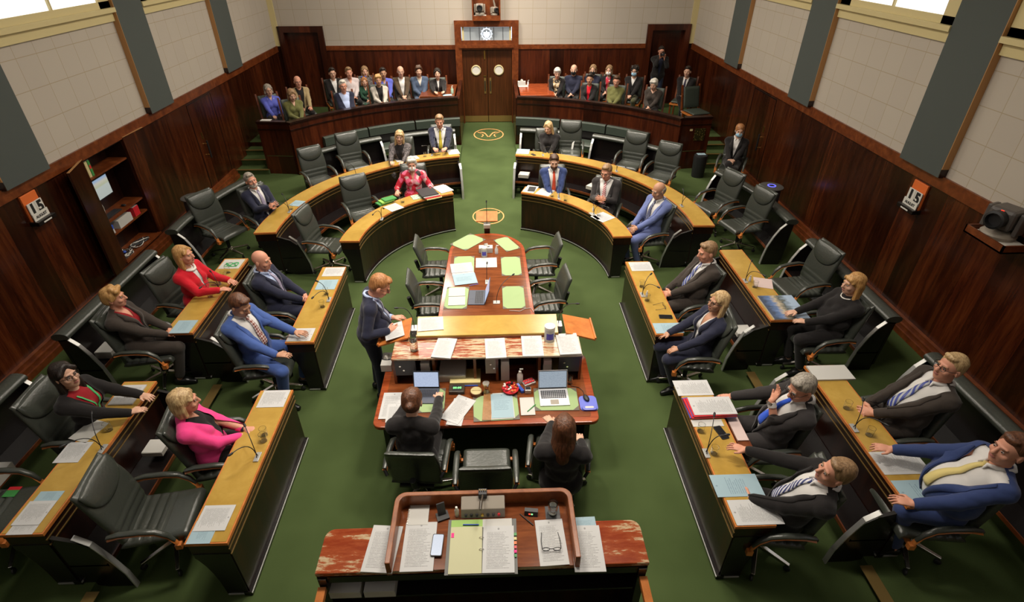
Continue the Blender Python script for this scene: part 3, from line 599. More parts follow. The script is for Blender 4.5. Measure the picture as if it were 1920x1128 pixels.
def tweedb(nt, bs):
    v = N(nt, 'TexNoise', Scale=30.); nt.links.new(mapped(nt, (1, 1, 1)), v.inputs['Vector']); nt.links.new(ramp(nt, v.outputs['Fac'], [(.4, (.03, .025, .025)), (.6, (.13, .11, .11))]), bs.inputs['Base Color'])
TWEED = mat('cloth grey tweed', (.08, .07, .07), .8, build=tweedb)
SHOE = mat('black shoe leather', (.008, .008, .008), .3); LEGSK = SKIN['pale']
EYEW = mat('eye white', (.5, .44, .4), .3); IRIS = mat('eye iris', (.03, .02, .015), .2); LIP = mat('lips', (.36, .12, .10), .5); GLS = mat('spectacle frame', (.01, .008, .008), .3); PEARL = mat('white beads', (.75, .72, .66), .3)
LANY = mat('green lanyard ribbon', (.05, .4, .12), .6)
import numpy as np
class SB:                                  # a set of rounded solids blended into one continuous skin
    def __init__(s): s.p = []
    def cap(s, p0, p1, r0, r1, n=0, k=None): s.p.append((0, np.array(p0[:]), np.array(p1[:]), r0, r1, k if k is not None else min(.022, min(r0, r1) * .45))); return s
    def ell(s, c, r, R=None, nu=0, nv=0, k=None):
        r = (r, r, r) if isinstance(r, (int, float)) else r; s.p.append((1, np.array(c[:]), np.array(r), np.array(R) if R else np.eye(3), 0, k if k is not None else min(.022, min(r) * .4))); return s
def solid(sb, vox):
    bb = []
    for t, a, b, c, d, k in sb.p:
        if t == 0: lo = np.minimum(a - c, b - d); hi = np.maximum(a + c, b + d)
        else: e = np.sqrt(((c * b[None, :]) ** 2).sum(1)); lo = a - e; hi = a + e
        bb.append((lo, hi))
    L = np.min([q[0] for q in bb], 0) - 3 * vox; Hh = np.max([q[1] for q in bb], 0) + 3 * vox; n = np.ceil((Hh - L) / vox).astype(int) + 1
    f = np.full(n, .5, np.float32)
    for (t, a, b, c, d, k), (lo, hi) in zip(sb.p, bb):
        pad = k + 2 * vox; i0 = np.maximum(((lo - pad - L) / vox).astype(int), 0); i1 = np.minimum(((hi + pad - L) / vox).astype(int) + 2, n)
        g = [(L[q] + vox * np.arange(i0[q], i1[q])).astype(np.float32) for q in range(3)]; x, y, z = np.meshgrid(*g, indexing='ij', sparse=True)
        if t == 0:
            ab = b - a; L2 = max(float(ab @ ab), 1e-9); tt = np.clip(((x - a[0]) * ab[0] + (y - a[1]) * ab[1] + (z - a[2]) * ab[2]) / L2, 0, 1)
            dd = np.sqrt((x - a[0] - tt * ab[0]) ** 2 + (y - a[1] - tt * ab[1]) ** 2 + (z - a[2] - tt * ab[2]) ** 2) - (c + tt * (d - c))
        else:
            q = [((x - a[0]) * c[0, j] + (y - a[1]) * c[1, j] + (z - a[2]) * c[2, j]) for j in range(3)]
            k0 = np.sqrt(sum((q[j] / b[j]) ** 2 for j in range(3))); k1 = np.sqrt(sum((q[j] / b[j] ** 2) ** 2 for j in range(3))) + 1e-6; dd = k0 * (k0 - 1) / k1; dd = np.where(k0 < 1e-3, -min(b), dd)
        sl = tuple(slice(i0[q], i1[q]) for q in range(3)); F_ = f[sl]; h = np.clip(.5 + .5 * (F_ - dd) / k, 0, 1) if k > 1e-5 else (dd < F_)
        f[sl] = F_ * (1 - h) + dd * h - k * h * (1 - h)
    s = (f < 0); u = s.astype(np.uint8); cnt = sum(u[i:n[0] - 1 + i, j:n[1] - 1 + j, k:n[2] - 1 + k] for i in (0, 1) for j in (0, 1) for k in (0, 1))
    I = np.argwhere((cnt > 0) & (cnt < 8)); idx = np.full(cnt.shape, -1, np.int32); idx[tuple(I.T)] = np.arange(len(I))
    cor = {(i, j, k): f[I[:, 0] + i, I[:, 1] + j, I[:, 2] + k] for i in (0, 1) for j in (0, 1) for k in (0, 1)}
    acc = np.zeros((len(I), 3)); m = np.zeros(len(I))
    for p in cor:
        for ax in range(3):
            if p[ax]: continue
            q = list(p); q[ax] = 1; q = tuple(q); a, b = cor[p], cor[q]; on = (a < 0) != (b < 0); t = np.where(on, a / np.where(on, a - b, 1), 0); v = np.array(p, float)[None, :].repeat(len(I), 0); v[:, ax] += t; acc += v * on[:, None]; m += on
    vs = L + vox * (I + acc / m[:, None]); fs = []
    for ax in range(3):
        o1, o2 = [(1, 2), (2, 0), (0, 1)][ax]; sa = [slice(None)] * 3; sb_ = [slice(None)] * 3; sa[ax] = slice(0, -1); sb_[ax] = slice(1, None)
        A, B = s[tuple(sa)], s[tuple(sb_)]; E_ = np.argwhere(A != B)
        E_ = E_[(E_[:, o1] > 0) & (E_[:, o2] > 0)]; fl = A[tuple(E_.T)]
        def g(d1, d2): e = E_.copy(); e[:, o1] -= d1; e[:, o2] -= d2; return idx[tuple(e.T)]
        Q = np.stack([g(0, 0), g(1, 0), g(1, 1), g(0, 1)], 1); Q[~fl] = Q[~fl][:, ::-1]; fs.append(Q)
    return vs, np.concatenate(fs)
def np_mesh(name, vs, fs):
    me = bpy.data.meshes.new(name); me.vertices.add(len(vs)); me.vertices.foreach_set('co', vs.astype(np.float32).ravel()); me.loops.add(len(fs) * 4); me.polygons.add(len(fs))
    me.polygons.foreach_set('loop_start', np.arange(len(fs), dtype=np.int32) * 4); me.loops.foreach_set('vertex_index', fs.astype(np.int32).ravel()); me.update(calc_edges=True); return me
def remesh(name, sb, vox, m, parent, smooth=1, post=None, noise=0.):
    vs, fs = solid(sb, vox)
    if noise:
        c = vs.mean(0); w1 = np.sin(vs @ np.array([31., 17., 23.]) + 2 * np.sin(vs @ np.array([13., -19., 29.]))) + .6 * np.sin(vs @ np.array([-47., 38., 29.]) + 1.5 * np.sin(vs @ np.array([41., 33., -17.])))
        vs = vs + (vs - c) / (np.linalg.norm(vs - c, axis=1)[:, None] + 1e-6) * (w1 * noise * .6)[:, None]
    nm = np_mesh(name, vs, fs); nm.materials.append(m)
    if post: post(nm)
    nm.polygons.foreach_set('use_smooth', [True] * len(nm.polygons)); o = bpy.data.objects.new(name, nm); C.objects.link(o); o.parent = parent; return o
def ik(S, W, l1, l2, pole):
    d = W - S; L = min(d.length, (l1 + l2) * .995); dn = d.normalized(); W = S + dn * L
    a = (l1 * l1 - l2 * l2 + L * L) / (2 * L); h = sqrt(max(0, l1 * l1 - a * a)); p = (pole - dn * pole.dot(dn)).normalized()
    return S + dn * a + p * h, W
def rot_euler(yaw, pitch, roll): return Matrix.Rotation(radians(yaw), 3, 'Z') @ Matrix.Rotation(radians(pitch), 3, 'X') @ Matrix.Rotation(radians(roll), 3, 'Y')
HANDS = {'lap': ((.035, .20, .70), (-.75, .55, -.35), (-.035, .235, .685), (.75, .5, -.3)), 'lowlap': ((.04, .26, .66), (-.6, .7, -.4), (-.04, .28, .65), (.6, .7, -.3)),
         'thighs': ((.11, .28, .665), (-.1, 1, -.25), (-.11, .28, .665), (.1, 1, -.25)), 'arms': ((.26, .14, .70), (-.1, 1, -.2), (-.26, .14, .70), (.1, 1, -.2)), 'steeple': ((.05, .20, .86), (-.7, .45, .35), (-.05, .20, .86), (.7, .45, .35)),
         'desk': ((.12, .42, .80), (-.4, .9, 0), (-.12, .42, .80), (.4, .9, 0)), 'side': ((.22, .12, .62), (-.1, 1, -.3), (-.05, .24, .68), (.7, .6, -.3))}
PEOPLE = []
def person(label, z0, rz, head=None, loc=None, woman=False, skin='pale', hair='short', hc='brown', coat=NAVY, shirt=SHIRT, tie=None, vneck=(.20, .5, .085), inner=True, pants=None, look=(0, 0), tilt=0., lean=12., fwd=0., twist=0., hands='lap', rh=None, lh=None, legs='sit', sc=1.1,
           mask=None, glasses=False, beard=None, far=False, hs=1.06, sleeves=1., fat=0., stand=False, feet=None, extra=None, skinv=None, collar=True, roll=0., lapel=True, hlen=.18, open_=False, group=None, shoes=SHOE, headoff=(0, 0, 0), kf=1.):
    vox = .0075 if not far else .0115; pants = pants or coat
    U = V((sin(radians(roll)), -sin(radians(lean)), cos(radians(lean)))).normalized(); X = Matrix.Rotation(radians(twist), 3, 'Z') @ V((1, 0, 0)); X = (X - U * X.dot(U)).normalized(); F = U.cross(X)
    P = V((0, -.10 + fwd, .56)) if not stand else V((0, 0, .93)); k = .93 if woman else 1.
    TL = .53 * k; Nk = P + U * TL; sw = .18 * k; TF = Matrix((X, F, U)).transposed()
    def T(x, n, u): return P + X * x + F * n + U * u
    HM = TF @ rot_euler(look[0], look[1], tilt) @ Matrix.Scale(1, 3) if 0 else (Matrix.Rotation(radians(twist), 3, 'Z') @ rot_euler(look[0], look[1], tilt))
    hs = hs * (.97 if woman else 1.)
    hcn = Nk + U * .02 + HM @ V((0, .035, .125)) * hs + V(headoff)
    def Hd(x, y, z): return hcn + HM @ (V((x, y, z)) * hs)
    hr = lambda *r: tuple(q * hs for q in r)
    z0h = z0
    if head:                                # place the sitter so that the middle of the head lies where the photo has it
        hw = at(head[0], head[1], z0 + hcn.z * sc); off = Matrix.Rotation(radians(rz), 3, 'Z') @ (V((hcn.x, hcn.y, 0)) * sc); loc = (hw.x - off.x, hw.y - off.y)
    root = thing('person', label, 'person', (loc[0], loc[1], z0), radians(rz)); root.scale = (sc, sc, sc)
    if group: root['group'] = group
    RZ = (rz, loc)
    # joints
    SR, SL = T(sw, -.01, TL - (.088 if woman else .08)), T(-sw, -.01, TL - (.088 if woman else .08))
    h = HANDS[hands] if isinstance(hands, str) else hands
    WR, DR, WL, DL = V(h[0]), V(h[1]), V(h[2]), V(h[3])
    if rh: WR, DR = V(rh[0]), V(rh[1])
    if lh: WL, DL = V(lh[0]), V(lh[1])
    DR.normalize(); DL.normalize(); l1, l2 = .285 * k, .255 * k
    wr = WR - DR * .0; ER, WR = ik(SR, WR, l1, l2, V((.55, -.5, -.9))); EL, WL = ik(SL, WL, l1, l2, V((-.55, -.5, -.9)))
    if stand:
        f = feet or ((.10, .02, .08), (-.12, -.03, .08)); HR, HL = V((.095, 0, .90)), V((-.095, 0, .90)); AR, AL = V(f[0]), V(f[1]); KR = (HR + AR) / 2 + V((0, .03, .02)); KL = (HL + AL) / 2 + V((0, .03, .02)); TD = [V((0.15, 1, 0)), V((-.2, 1, 0))]
    else:
        HR, HL = P + V((.095, 0, 0)), P + V((-.095, 0, 0)); TD = [V((.1, 1, 0)), V((-.15, 1, 0))]
        if legs == 'cross': AR, AL = V((-.15, .50, .34)), V((-.06, .22, .09)); KR = V((.03, .33, .63)); KL = V((-.10, .32, .54)); TD[0] = V((-.3, .9, -.45))
        elif legs == 'cross2': AL, AR = V((.15, .46, .32)), V((.06, .20, .09)); KL = V((-.03, .33, .63)); KR = V((.10, .32, .54)); TD[1] = V((.3, .9, -.5))
        elif legs == 'wide': AR, AL = V((.20, .22, .09)), V((-.20, .22, .09)); KR, KL = V((.22, .31, .55)), V((-.22, .31, .55))
        else: AR, AL = V((.11, .20, .09)), V((-.10, .16, .09)); KR, KL = V((.125, .325, .545)), V((-.125, .325, .545))
        if kf != 1.:
            for q in (KR, KL, AR, AL): q.y *= kf
    def torso(m, g, hem=0., bust=True):
        if woman:
            m.ell(T(0, .0, .03), (.165 + g + hem, .115 + g + hem, .12 + g), TF).ell(T(0, .005 + fat * .5, .19), (.125 + g + fat, .098 + g + fat, .15), TF).ell(T(0, .01, .335), (.142 + g, .10 + g, .145), TF)
            if bust: m.ell(T(.062, .075, .30), .062 + g, TF).ell(T(-.062, .075, .30), .062 + g, TF)
        else: m.ell(T(0, .0, .03), (.165 + g + hem, .118 + g + hem, .12 + g), TF).ell(T(0, .015 + fat * .6, .17), (.152 + g + fat, .112 + g + fat, .19), TF).ell(T(0, .012, .33), (.163 + g, .112 + g, .165), TF)
        r = .056 * k + g; m.cap(SR, SL, r, r).cap(T(.0, -.015, TL - .03), SR + U * .01, .052 * k + g, .046 * k + g).cap(T(.0, -.015, TL - .03), SL + U * .01, .052 * k + g, .046 * k + g); return m
    def arms(m, g, t=1., ends=True):
        for S, E, W in ((SR, ER, WR), (SL, EL, WL)):
            w_ = E + (W - E) * t; m.cap(S, E, .052 * k + g, .040 * k + g).cap(E, w_, .040 * k + g, (.027 if not woman else .024) + g * (1.1 if g else 1))
        return m
    b = SB()
    torso(b, 0); arms(b, 0)
    b.cap(T(0, -.01, TL - .06), Hd(0, -.02, -.06), .058 * k, .052 * k * hs)
    b.ell(Hd(0, -.012, .03), hr(.076, .094, .088), HM).ell(Hd(0, .022, -.035), hr(.061, .072, .078), HM).ell(Hd(0, .058, -.098), hr(.026, .024, .018), HM).ell(Hd(0, .035, -.075), hr(.05, .05, .04), HM)
    b.cap(Hd(0, .090, .012), Hd(0, .110, -.028), .0095 * hs, .0135 * hs).ell(Hd(.0, .098, -.032), hr(.019, .012, .010), HM).ell(Hd(0, .078, .026), hr(.05, .014, .010), HM)
    for s in (-1, 1): b.ell(Hd(s * .078, -.008, -.012), hr(.010, .019, .032), HM).ell(Hd(s * .042, .062, -.03), hr(.022, .022, .022), HM)
    for s, W, D, E in ((1, WR, DR, ER), (-1, WL, DL, EL)):       # hands: palm, thumb, four fingers with two bends
        nrm = V((0, 0, -1)) if abs(D.z) < .8 else V((0, 1, 0))
        if D.x * s < -.45: nrm = V((0, -1, -.35)) if not far else nrm
        nrm = (nrm - D * nrm.dot(D)).normalized(); l = D.cross(nrm).normalized(); l = l if l.x * s < 0 or abs(l.x) < .2 and l.z > 0 else -l   # thumb side
        hsz = (1.0 if not woman else .9); R_ = Matrix((l, D, nrm)).transposed()
        b.cap(E, W + D * .01, .03, .026).ell(W + D * .05 * hsz, (.038 * hsz, .052 * hsz, .016), R_)
        for q, (o, L_) in enumerate(((.031, .066), (.0105, .075), (-.0105, .070), (-.031, .054))):
            p0 = W + D * .085 * hsz + l * o * hsz; dd = (D + l * o * 3.2).normalized(); p1 = p0 + (dd + nrm * .25).normalized() * L_ * .5 * hsz; p2 = p1 + (dd + nrm * .8).normalized() * L_ * .5 * hsz
            b.cap(p0 - D * .02, p1, .0092, .0085, k=.002).cap(p1, p2, .0085, .0072, k=.002)
        t0 = W + D * .028 * hsz + l * .03 * hsz; t1 = t0 + (D * .7 + l * .75).normalized() * .036 * hsz; t2 = t1 + (D + nrm * .4 + l * .15).normalized() * .032 * hsz
        b.cap(W + D * .02, t0, .017, .016).cap(t0, t1, .0135, .011, k=.003).cap(t1, t2, .011, .009, k=.003)
    for H_, K_, A_, td in ((HR, KR, AR, TD[0]), (HL, KL, AL, TD[1])): b.cap(H_, K_, .08, .052).cap(K_, K_ + (A_ - K_) * .45, .05, .052).cap(K_ + (A_ - K_) * .4, A_, .048, .034).cap(A_ - V((0, 0, .03)), A_ + td.normalized() * .13 - V((0, 0, .05)), .035, .026)
    body = remesh('body', b, vox, SKIN[skin], root, 2 if far else 1)
    # trousers / skirt
    m = SB(); m.ell(P + V((0, 0, .01)), (.175, .125, .115)).cap(HR, KR, .098, .068).cap(HL, KL, .098, .068)
    for K_, A_ in ((KR, AR), (KL, AL)): m.cap(K_, A_ + (K_ - A_) * .12, .068, .052)
    remesh('trousers', m, .014 if far else .011, pants, root, 2)
    for A_, td in ((AR, TD[0]), (AL, TD[1])):
        td = td.normalized(); q = SB().cap(A_ - V((0, 0, .035)) - td * .03, A_ - V((0, 0, .04)) + td * .06, .045, .042).cap(A_ - V((0, 0, .042)) + td * .05, A_ - V((0, 0, .058)) + td * .16, .042, .028)
        remesh('shoe', q, .012, shoes, root, 1)
    def drape(ob):
        me = ob.data; return BVHTree.FromPolygons([v.co for v in me.vertices], [tuple(p.vertices) for p in me.polygons])
    def onto(bv, x, u, off, d=.45):
        o = T(x, d, u); r = bv.ray_cast(o, -F, d + .1)
        return (r[0] + F * off) if r[0] else T(x, .12, u) + F * off
    def vcut(u0, u1, hw, below=None):
        def f(me):
            bm = bmesh.new(); bm.from_mesh(me)
            for s in (-1, 1):
                pa = T(0, .3, u0); pb = T(s * hw, .3, u1); no = (pb - pa).cross(F).normalized(); bmesh.ops.bisect_plane(bm, geom=bm.verts[:] + bm.edges[:] + bm.faces[:], plane_co=pa, plane_no=no)
            kill = []
            for fc in bm.faces:
                c = fc.calc_center_median() - P; x, n, u = c.dot(X), c.dot(F), c.dot(U)
                if n > .02 and u > u0 and u < u1 + .1 and abs(x) < hw * (min(u, u1 + .02) - u0) / (u1 - u0): kill.append(fc)
            bmesh.ops.delete(bm, geom=kill, context='FACES'); bm.to_mesh(me); bm.free()
        return f
    neck = lambda hw, u: vcut(u, TL + .0, hw)
    surf = None
    if inner:
        m = torso(SB(), .008); sh = remesh('shirt' if collar else 'top', m, .010 if not far else .015, shirt, root, 2, post=vcut(*skinv) if skinv else None); surf = drape(sh)
        if collar and not far:
            cb = MB()
            for s in (-1, 1):
                pts = [T(s * .0, -.075, TL + .025), T(s * .05, -.055, TL + .025), T(s * .068, -.005, TL + .01), T(s * .052, .05, TL - .012), T(s * .022, .082, TL - .035), T(s * .034, .095, TL - .07)]
                cb.tube(pts, [.017, .017, .017, .016, .014, .005], 8)
            cb.build('collar', shirt, sh, smooth=60)
        if sleeves >= 1:
            for E, W in ((ER, WR), (EL, WL)):
                d = (W - E).normalized(); r = .034 if not woman else .030
                if collar: MB().tube([W - d * .05, W - d * .004], [r + .003, r], 14).build('shirt_cuff', shirt, sh, smooth=50)
    g = .020 if not far else .022
    m = arms(torso(SB(), g, .02 if inner else .008), g * .75, (.90 if inner and collar else .95) * sleeves)
    if stand: m.ell(P + V((0, -.0, .0)), (.180, .140, .20)).ell(T(0, .0, .16), (.178, .135, .2), TF)
    nm = 'jacket' if inner else 'sweater'
    jk = remesh(nm, m, .0095 if not far else .015, coat, root, 2, post=vcut(*vneck) if vneck else None, noise=.003)
    if inner and lapel and vneck and not far:
        bv = drape(jk); u0, u1, hw = vneck
        lp = MB()
        for s in (-1, 1):
            vs = []; n = 14
            for i in range(n + 1):
                t = i / n; u = u0 + (u1 - .02 - u0) * t; w_ = hw * (u - u0) / (u1 - u0); o2 = w_ + (.012 + .055 * min(1, t * 1.5) if t < .72 else .052 - .02 * (t - .72) / .28)
                a = onto(bv, s * (w_ + .006), u, .006); bq = onto(bv, s * (w_ + o2) / 2 + s * w_ * 0, u, .009); c = onto(bv, s * o2, u - .012, .006); vs += [a, bq if (bq - a).length < .1 else a, c if (c - a).length < .12 else a]
            lp.add(vs, [(i * 3 + j, i * 3 + j + 1, i * 3 + j + 4, i * 3 + j + 3) for i in range(n) for j in range(2)])
        lo = lp.build('lapel', coat, jk, smooth=60, fix=False); sd = lo.modifiers.new('t', 'SOLIDIFY'); sd.thickness = .005; sd.offset = 0
    if tie:
        if surf is None: surf = drape(jk)
        vs = []; n = 16; ut, ub = TL - .055, (.12 if not stand else .10)
        for i in range(n + 1):
            t = i / n; u = ut + (ub - ut) * t; w_ = (.017 if i else .022) + .026 * t; w_ = .03 if i == n else w_; u2 = u - (.03 if i == n else 0)
            c = onto(surf, 0, u, .014); 
            for x in (-1, 0, 1): p = onto(surf, x * w_, u, .010); p = c + X * x * w_ - F * (.003 if x else 0); vs.append(p)
        tm = MB().add(vs, [(i * 3 + j, i * 3 + j + 1, i * 3 + j + 4, i * 3 + j + 3) for i in range(n) for j in range(2)]).build('tie', tie, root, smooth=60, fix=False); sd = tm.modifiers.new('t', 'SOLIDIFY'); sd.thickness = .007; sd.offset = 0
        kp = onto(surf, 0, TL - .05, .012); MB().tube([kp + U * .018, kp - U * .022], [.020, .013], 8).build('tie_knot', tie, tm, smooth=60)
    # face
    for s in (-1, 1):
        e = MB().use(EYEW).ell(Hd(s * .030, .0835, .004), hr(.0115, .007, .0062), HM, nu=10, nv=6).use(IRIS).ell(Hd(s * .030, .0900, .004), hr(.0058, .0035, .0056), HM, nu=8, nv=6).build('eye', None, root, smooth=180)
        if not far: MB().tube([Hd(s * .014, .093, .019), Hd(s * .032, .0915, .0245), Hd(s * .048, .081, .020)], [.0035 * hs, .0045 * hs, .003 * hs], 6).build('eyebrow', HAIR[hc] if hc not in ('white', 'blonde') else HAIR['sandy'], root, smooth=60)
    if not mask: MB().ell(Hd(0, .0905, -.060), hr(.023, .0075, .0055), HM, nu=12, nv=6).ell(Hd(0, .0895, -.067), hr(.018, .007, .005), HM, nu=12, nv=6).build('lips', LIP, root, smooth=180)
    else:
        mk_ = SB().ell(Hd(0, .048, -.055), hr(.066, .068, .054), HM).ell(Hd(0, .098, -.035), hr(.022, .018, .02), HM)
        mo = remesh('face_mask', mk_, .008 if not far else .012, mask, root, 1)
        [MB().tube([Hd(s * .06, .06, -.03), Hd(s * .08, .01, -.005), Hd(s * .08, -.02, -.01)], .002, 5).build('ear_loop', mask, mo) for s in (-1, 1)]
    if glasses:
        gm = MB()
        for s in (-1, 1):
            gm.tube([Hd(s * .033 + .022 * cos(a), .103 - .006 * abs(cos(a)), .002 + .018 * sin(a)) for a in [2 * pi * i / 12 for i in range(13)]], .0022, 5)
            gm.tube([Hd(s * .055, .098, .006), Hd(s * .079, .06, .008), Hd(s * .082, -.005, .004)], .0022, 5)
        gm.tube([Hd(-.011, .103, .006), Hd(.011, .103, .006)], .0022, 5).build('glasses', GLS, root, smooth=60)
    # hair
    HMt = HAIR[hc]; m = SB(); q = .009 if not far else .013
    def sides(L_, r0=.026, r1=.022, fw=-.012):
        for s in (-1, 1): m.cap(Hd(s * .070, -.01 + fw, .03), Hd(s * .080, .005 + fw, .03 - L_), r0 * hs, r1 * hs).cap(Hd(s * .055, -.04, .03), Hd(s * .065, -.04, .03 - L_), .035 * hs, .03 * hs)
        m.ell(Hd(0, -.062, .03 - L_ * .5), hr(.082, .045, L_ * .55 + .03), HM)
    if hair != 'bald':
        if hair in ('short', 'thin'):
            if hair == 'short': m.ell(Hd(0, -.022, .044), hr(.083, .097, .088), HM).ell(Hd(0, .045, .098), hr(.055, .04, .026), HM).ell(Hd(0, -.045, -.01), hr(.074, .062, .07), HM)
            else: m.ell(Hd(0, -.030, .022), hr(.0815, .082, .07), HM).ell(Hd(0, -.045, -.01), hr(.073, .060, .068), HM)
        elif hair == 'fringe': m.ell(Hd(0, -.03, .01), hr(.0855, .088, .058), HM).ell(Hd(0, -.045, -.015), hr(.075, .064, .062), HM)
        else:
            m.ell(Hd(0, -.022, .042), hr(.088, .100, .092), HM).ell(Hd(0, -.05, -.01), hr(.080, .066, .075), HM)
            if hair in ('crop',): m.cap(Hd(-.05, .055, .088), Hd(.05, .06, .085), .027 * hs, .03 * hs).cap(Hd(.06, .0, .05), Hd(.076, .0, .0), .03 * hs, .018 * hs).cap(Hd(-.06, .0, .05), Hd(-.076, .0, .0), .03 * hs, .018 * hs).cap(Hd(-.03, .0, .115), Hd(.04, .02, .11), .03 * hs, .03 * hs)
            if hair in ('long', 'bob', 'bangs'): sides(hlen); m.cap(Hd(.01, .045, .095), Hd(.065, .055, .045), .024 * hs, .020 * hs).cap(Hd(-.01, .045, .095), Hd(-.065, .055, .045), .024 * hs, .020 * hs)
            if hair == 'bangs': m.cap(Hd(-.045, .07, .068), Hd(.045, .07, .068), .022 * hs, .020 * hs)
            if hair == 'bun': m.ell(Hd(0, -.125, -.01), hr(.036, .032, .036), HM)
            if hair == 'pony': m.cap(Hd(0, -.11, .02), Hd(.0, -.12, -.10), .028 * hs, .018 * hs)
            if hair == 'curly': 
                for i in range(26): a = i * 2.4; z = .0 + .11 * (i / 26); rr = .085 * sqrt(max(.05, 1 - ((z - .03) / .1) ** 2)); m.ell(Hd(rr * cos(a), -.015 + rr * 1.1 * sin(a) if sin(a) < .5 else .05, z + .01), .026 * hs, nu=8, nv=6)
        remesh('hair', m, q, HMt, root, 1, noise=.004 if hair not in ('short', 'thin', 'fringe') else .002)
    if beard: remesh('beard', SB().ell(Hd(0, .030, -.072), hr(.062, .066, .052), HM).ell(Hd(0, .090, -.048), hr(.028, .010, .006), HM), .008 if not far else .012, HAIR[beard], root, 1, noise=.003)
    ctx = dict(root=root, T=T, Hd=Hd, HM=HM, X=X, F=F, U=U, P=P, TL=TL, WR=WR, WL=WL, DR=DR, DL=DL, surf=surf, jk=jk, drape=drape, onto=onto, loc=loc, rz=rz, hs=hs, sc=sc, z0=z0)
    if extra: extra(ctx)
    PEOPLE.append((root, loc, rz)); return ctx
# ---------------------------------------------------------------- who sits where
def sit(label, z0, rz, head, chairl=None, crz=None, cb=.0, ci=True, **k):
    c = person(label, z0, rz, head=head, **k)
    if ci:
        a = radians(crz if crz is not None else rz); x, y = c['loc']; chair(x + sin(a) * cb, y - cos(a) * cb, z0, crz if crz is not None else rz, chairl or ('leather armchair under the ' + label.split(' ', 1)[1]))
    return c
CH_ = lambda s: 'leather armchair seating the ' + s
def watch(c, left=True, col=BLACKM):
    W, D = (c['WL'], c['DL']) if left else (c['WR'], c['DR']); MB().tube([W - D * .03, W - D * .008], .035, 14).build('wristwatch', col, c['root'], smooth=50)
def necklace(c, r=.012, n=16, dn=.0):
    T, TL = c['T'], c['TL']; k = .075 if not dn else .085
    pts = [T(k * sin(a), .015 + (k + .005) * cos(a), TL - .005 - .04 * cos(a) - dn * max(0, cos(a))) for a in [2 * pi * i / n for i in range(n + 1)]]
    MB().tube(pts, [r * (1 + .25 * (i % 2)) for i in range(n + 1)], 8).build('necklace', PEARL, c['root'], smooth=60)
def lanyard(c):
    bv = c['drape'](c['jk']); T, TL, on = c['T'], c['TL'], c['onto']; sh = c['surf']
    for s in (-1, 1):
        pts = [on(sh, s * (.075 - .07 * i / 8), TL - .05 - .26 * i / 8, .008) for i in range(9)]; MB().tube(pts, .009, 6, flat=.4).build('lanyard', LANY, c['root'], smooth=60)
f = sit('woman with shoulder-length fair hair in a bright red jacket and white bead necklace', PZ, -98, (345, 478), CH_('woman in the red jacket'), woman=True, hair='long', hc='golden', hlen=.17, coat=REDC, shirt=SHIRT, collar=False, vneck=(.18, .5, .05), pants=BLK, look=(4, 4), hands='desk', lean=0, fwd=.1, skin='rosy', fat=.03, kf=.6, sc=1.15, lapel=False, cb=.1); necklace(f, .014)
sit('woman with short swept blonde hair in a dark jacket over a dark red top', PZ, -84, (213, 557), CH_('short-haired woman in the dark red top'), woman=True, hair='crop', hc='golden', coat=BROWNB, shirt=DKRED, collar=False, skinv=(.34, .5, .06), look=(8, 0), hands='lowlap', sc=1.15, skin='rosy', fat=.02)
f = sit('woman with long dark hair, glasses, red top and green lanyard', PZ, -86, (122, 703), CH_('dark-haired woman with the green lanyard'), woman=True, hair='long', hc='dark', hlen=.28, coat=BLK, shirt=DKRED, collar=False, vneck=(.05, .5, .12), look=(-22, 6), glasses=True, hands='desk', lean=4, fwd=.08, kf=.5, sc=1.15, tilt=0, lapel=False, cb=.08); lanyard(f)
f = sit('shaven-headed man in a navy suit with a lilac tie', 0, -92, (490, 488), CH_('shaven-headed man in navy'), hair='bald', hc='sandy', coat=NAVY, tie=T_LIL, shirt=SHIRTB, look=(-8, -3), hands='lowlap', legs='sit', skin='rosy', sc=1.15, crz=-88)
f = sit('dark-haired man in a bright blue suit and checked tie looking down at a phone', 0, -104, (450, 572), CH_('man in the bright blue suit'), hair='short', hc='auburn', coat=BLUES, tie=T_CHK, vneck=(.0, .5, .12), look=(-8, -24), hands=((.16, .33, .68), (-.3, 1, 0), (-.17, .40, .74), (-.1, 1, 0)), legs='wide', sc=1.18, fat=.01, skin='tan', crz=-85)
f = sit('woman with blonde bob in a hot pink jacket with hands on her knee', 0, -72, (345, 752), CH_('woman in the pink jacket'), woman=True, hair='bob', hc='blonde', hlen=.13, coat=PINK, shirt=BLK, collar=False, vneck=(.05, .5, .10), skinv=(.42, .5, .06), pants=BLK, look=(8, -4), hands=((.06, .20, .70), (-.3, 1, -.2), (.03, .25, .71), (.3, 1, -.1)), kf=.8, sc=1.15, sleeves=.82, fat=.03, skin='rosy', crz=-80, lapel=False)
watch(f, True)
f = person('standing ginger-haired man with glasses in a dark navy suit at the side lectern', 0, -78, loc=(-1.60, 5.60), hair='short', hc='ginger', coat=NAVY, tie=cloth('silver tie', (.35, .36, .45)), shirt=SHIRTB, vneck=(.0, .5, .10), stand=True, lean=-8, look=(-4, -34), glasses=True, skin='rosy',
           hands=((.24, .22, 1.11), (-.5, .85, -.05), (.02, .28, 1.13), (-.1, 1, -.1)), sc=1.08, hs=1.14, fat=.05)
f = sit('grey-haired man with stubble in a navy suit, fingertips together', PZ, -128, (470, 338), CH_('grey-haired man with fingertips together'), hair='short', hc='grey', coat=NAVY, tie=T_LIL, vneck=(.0, .5, .09), look=(-8, 6), tilt=8, hands='steeple', beard='white', skin='rosy', lean=16)
f = sit('woman with long blonde hair in a grey tweed jacket, outer left desk', PZ, 178, (749, 256), CH_('woman in grey tweed'), woman=True, hair='bangs', hc='blonde', hlen=.26, coat=TWEED, shirt=BLK, collar=False, vneck=(.05, .5, .11), look=(6, -4), tilt=-6, hands='desk', lean=6, fwd=.05, lapel=False)
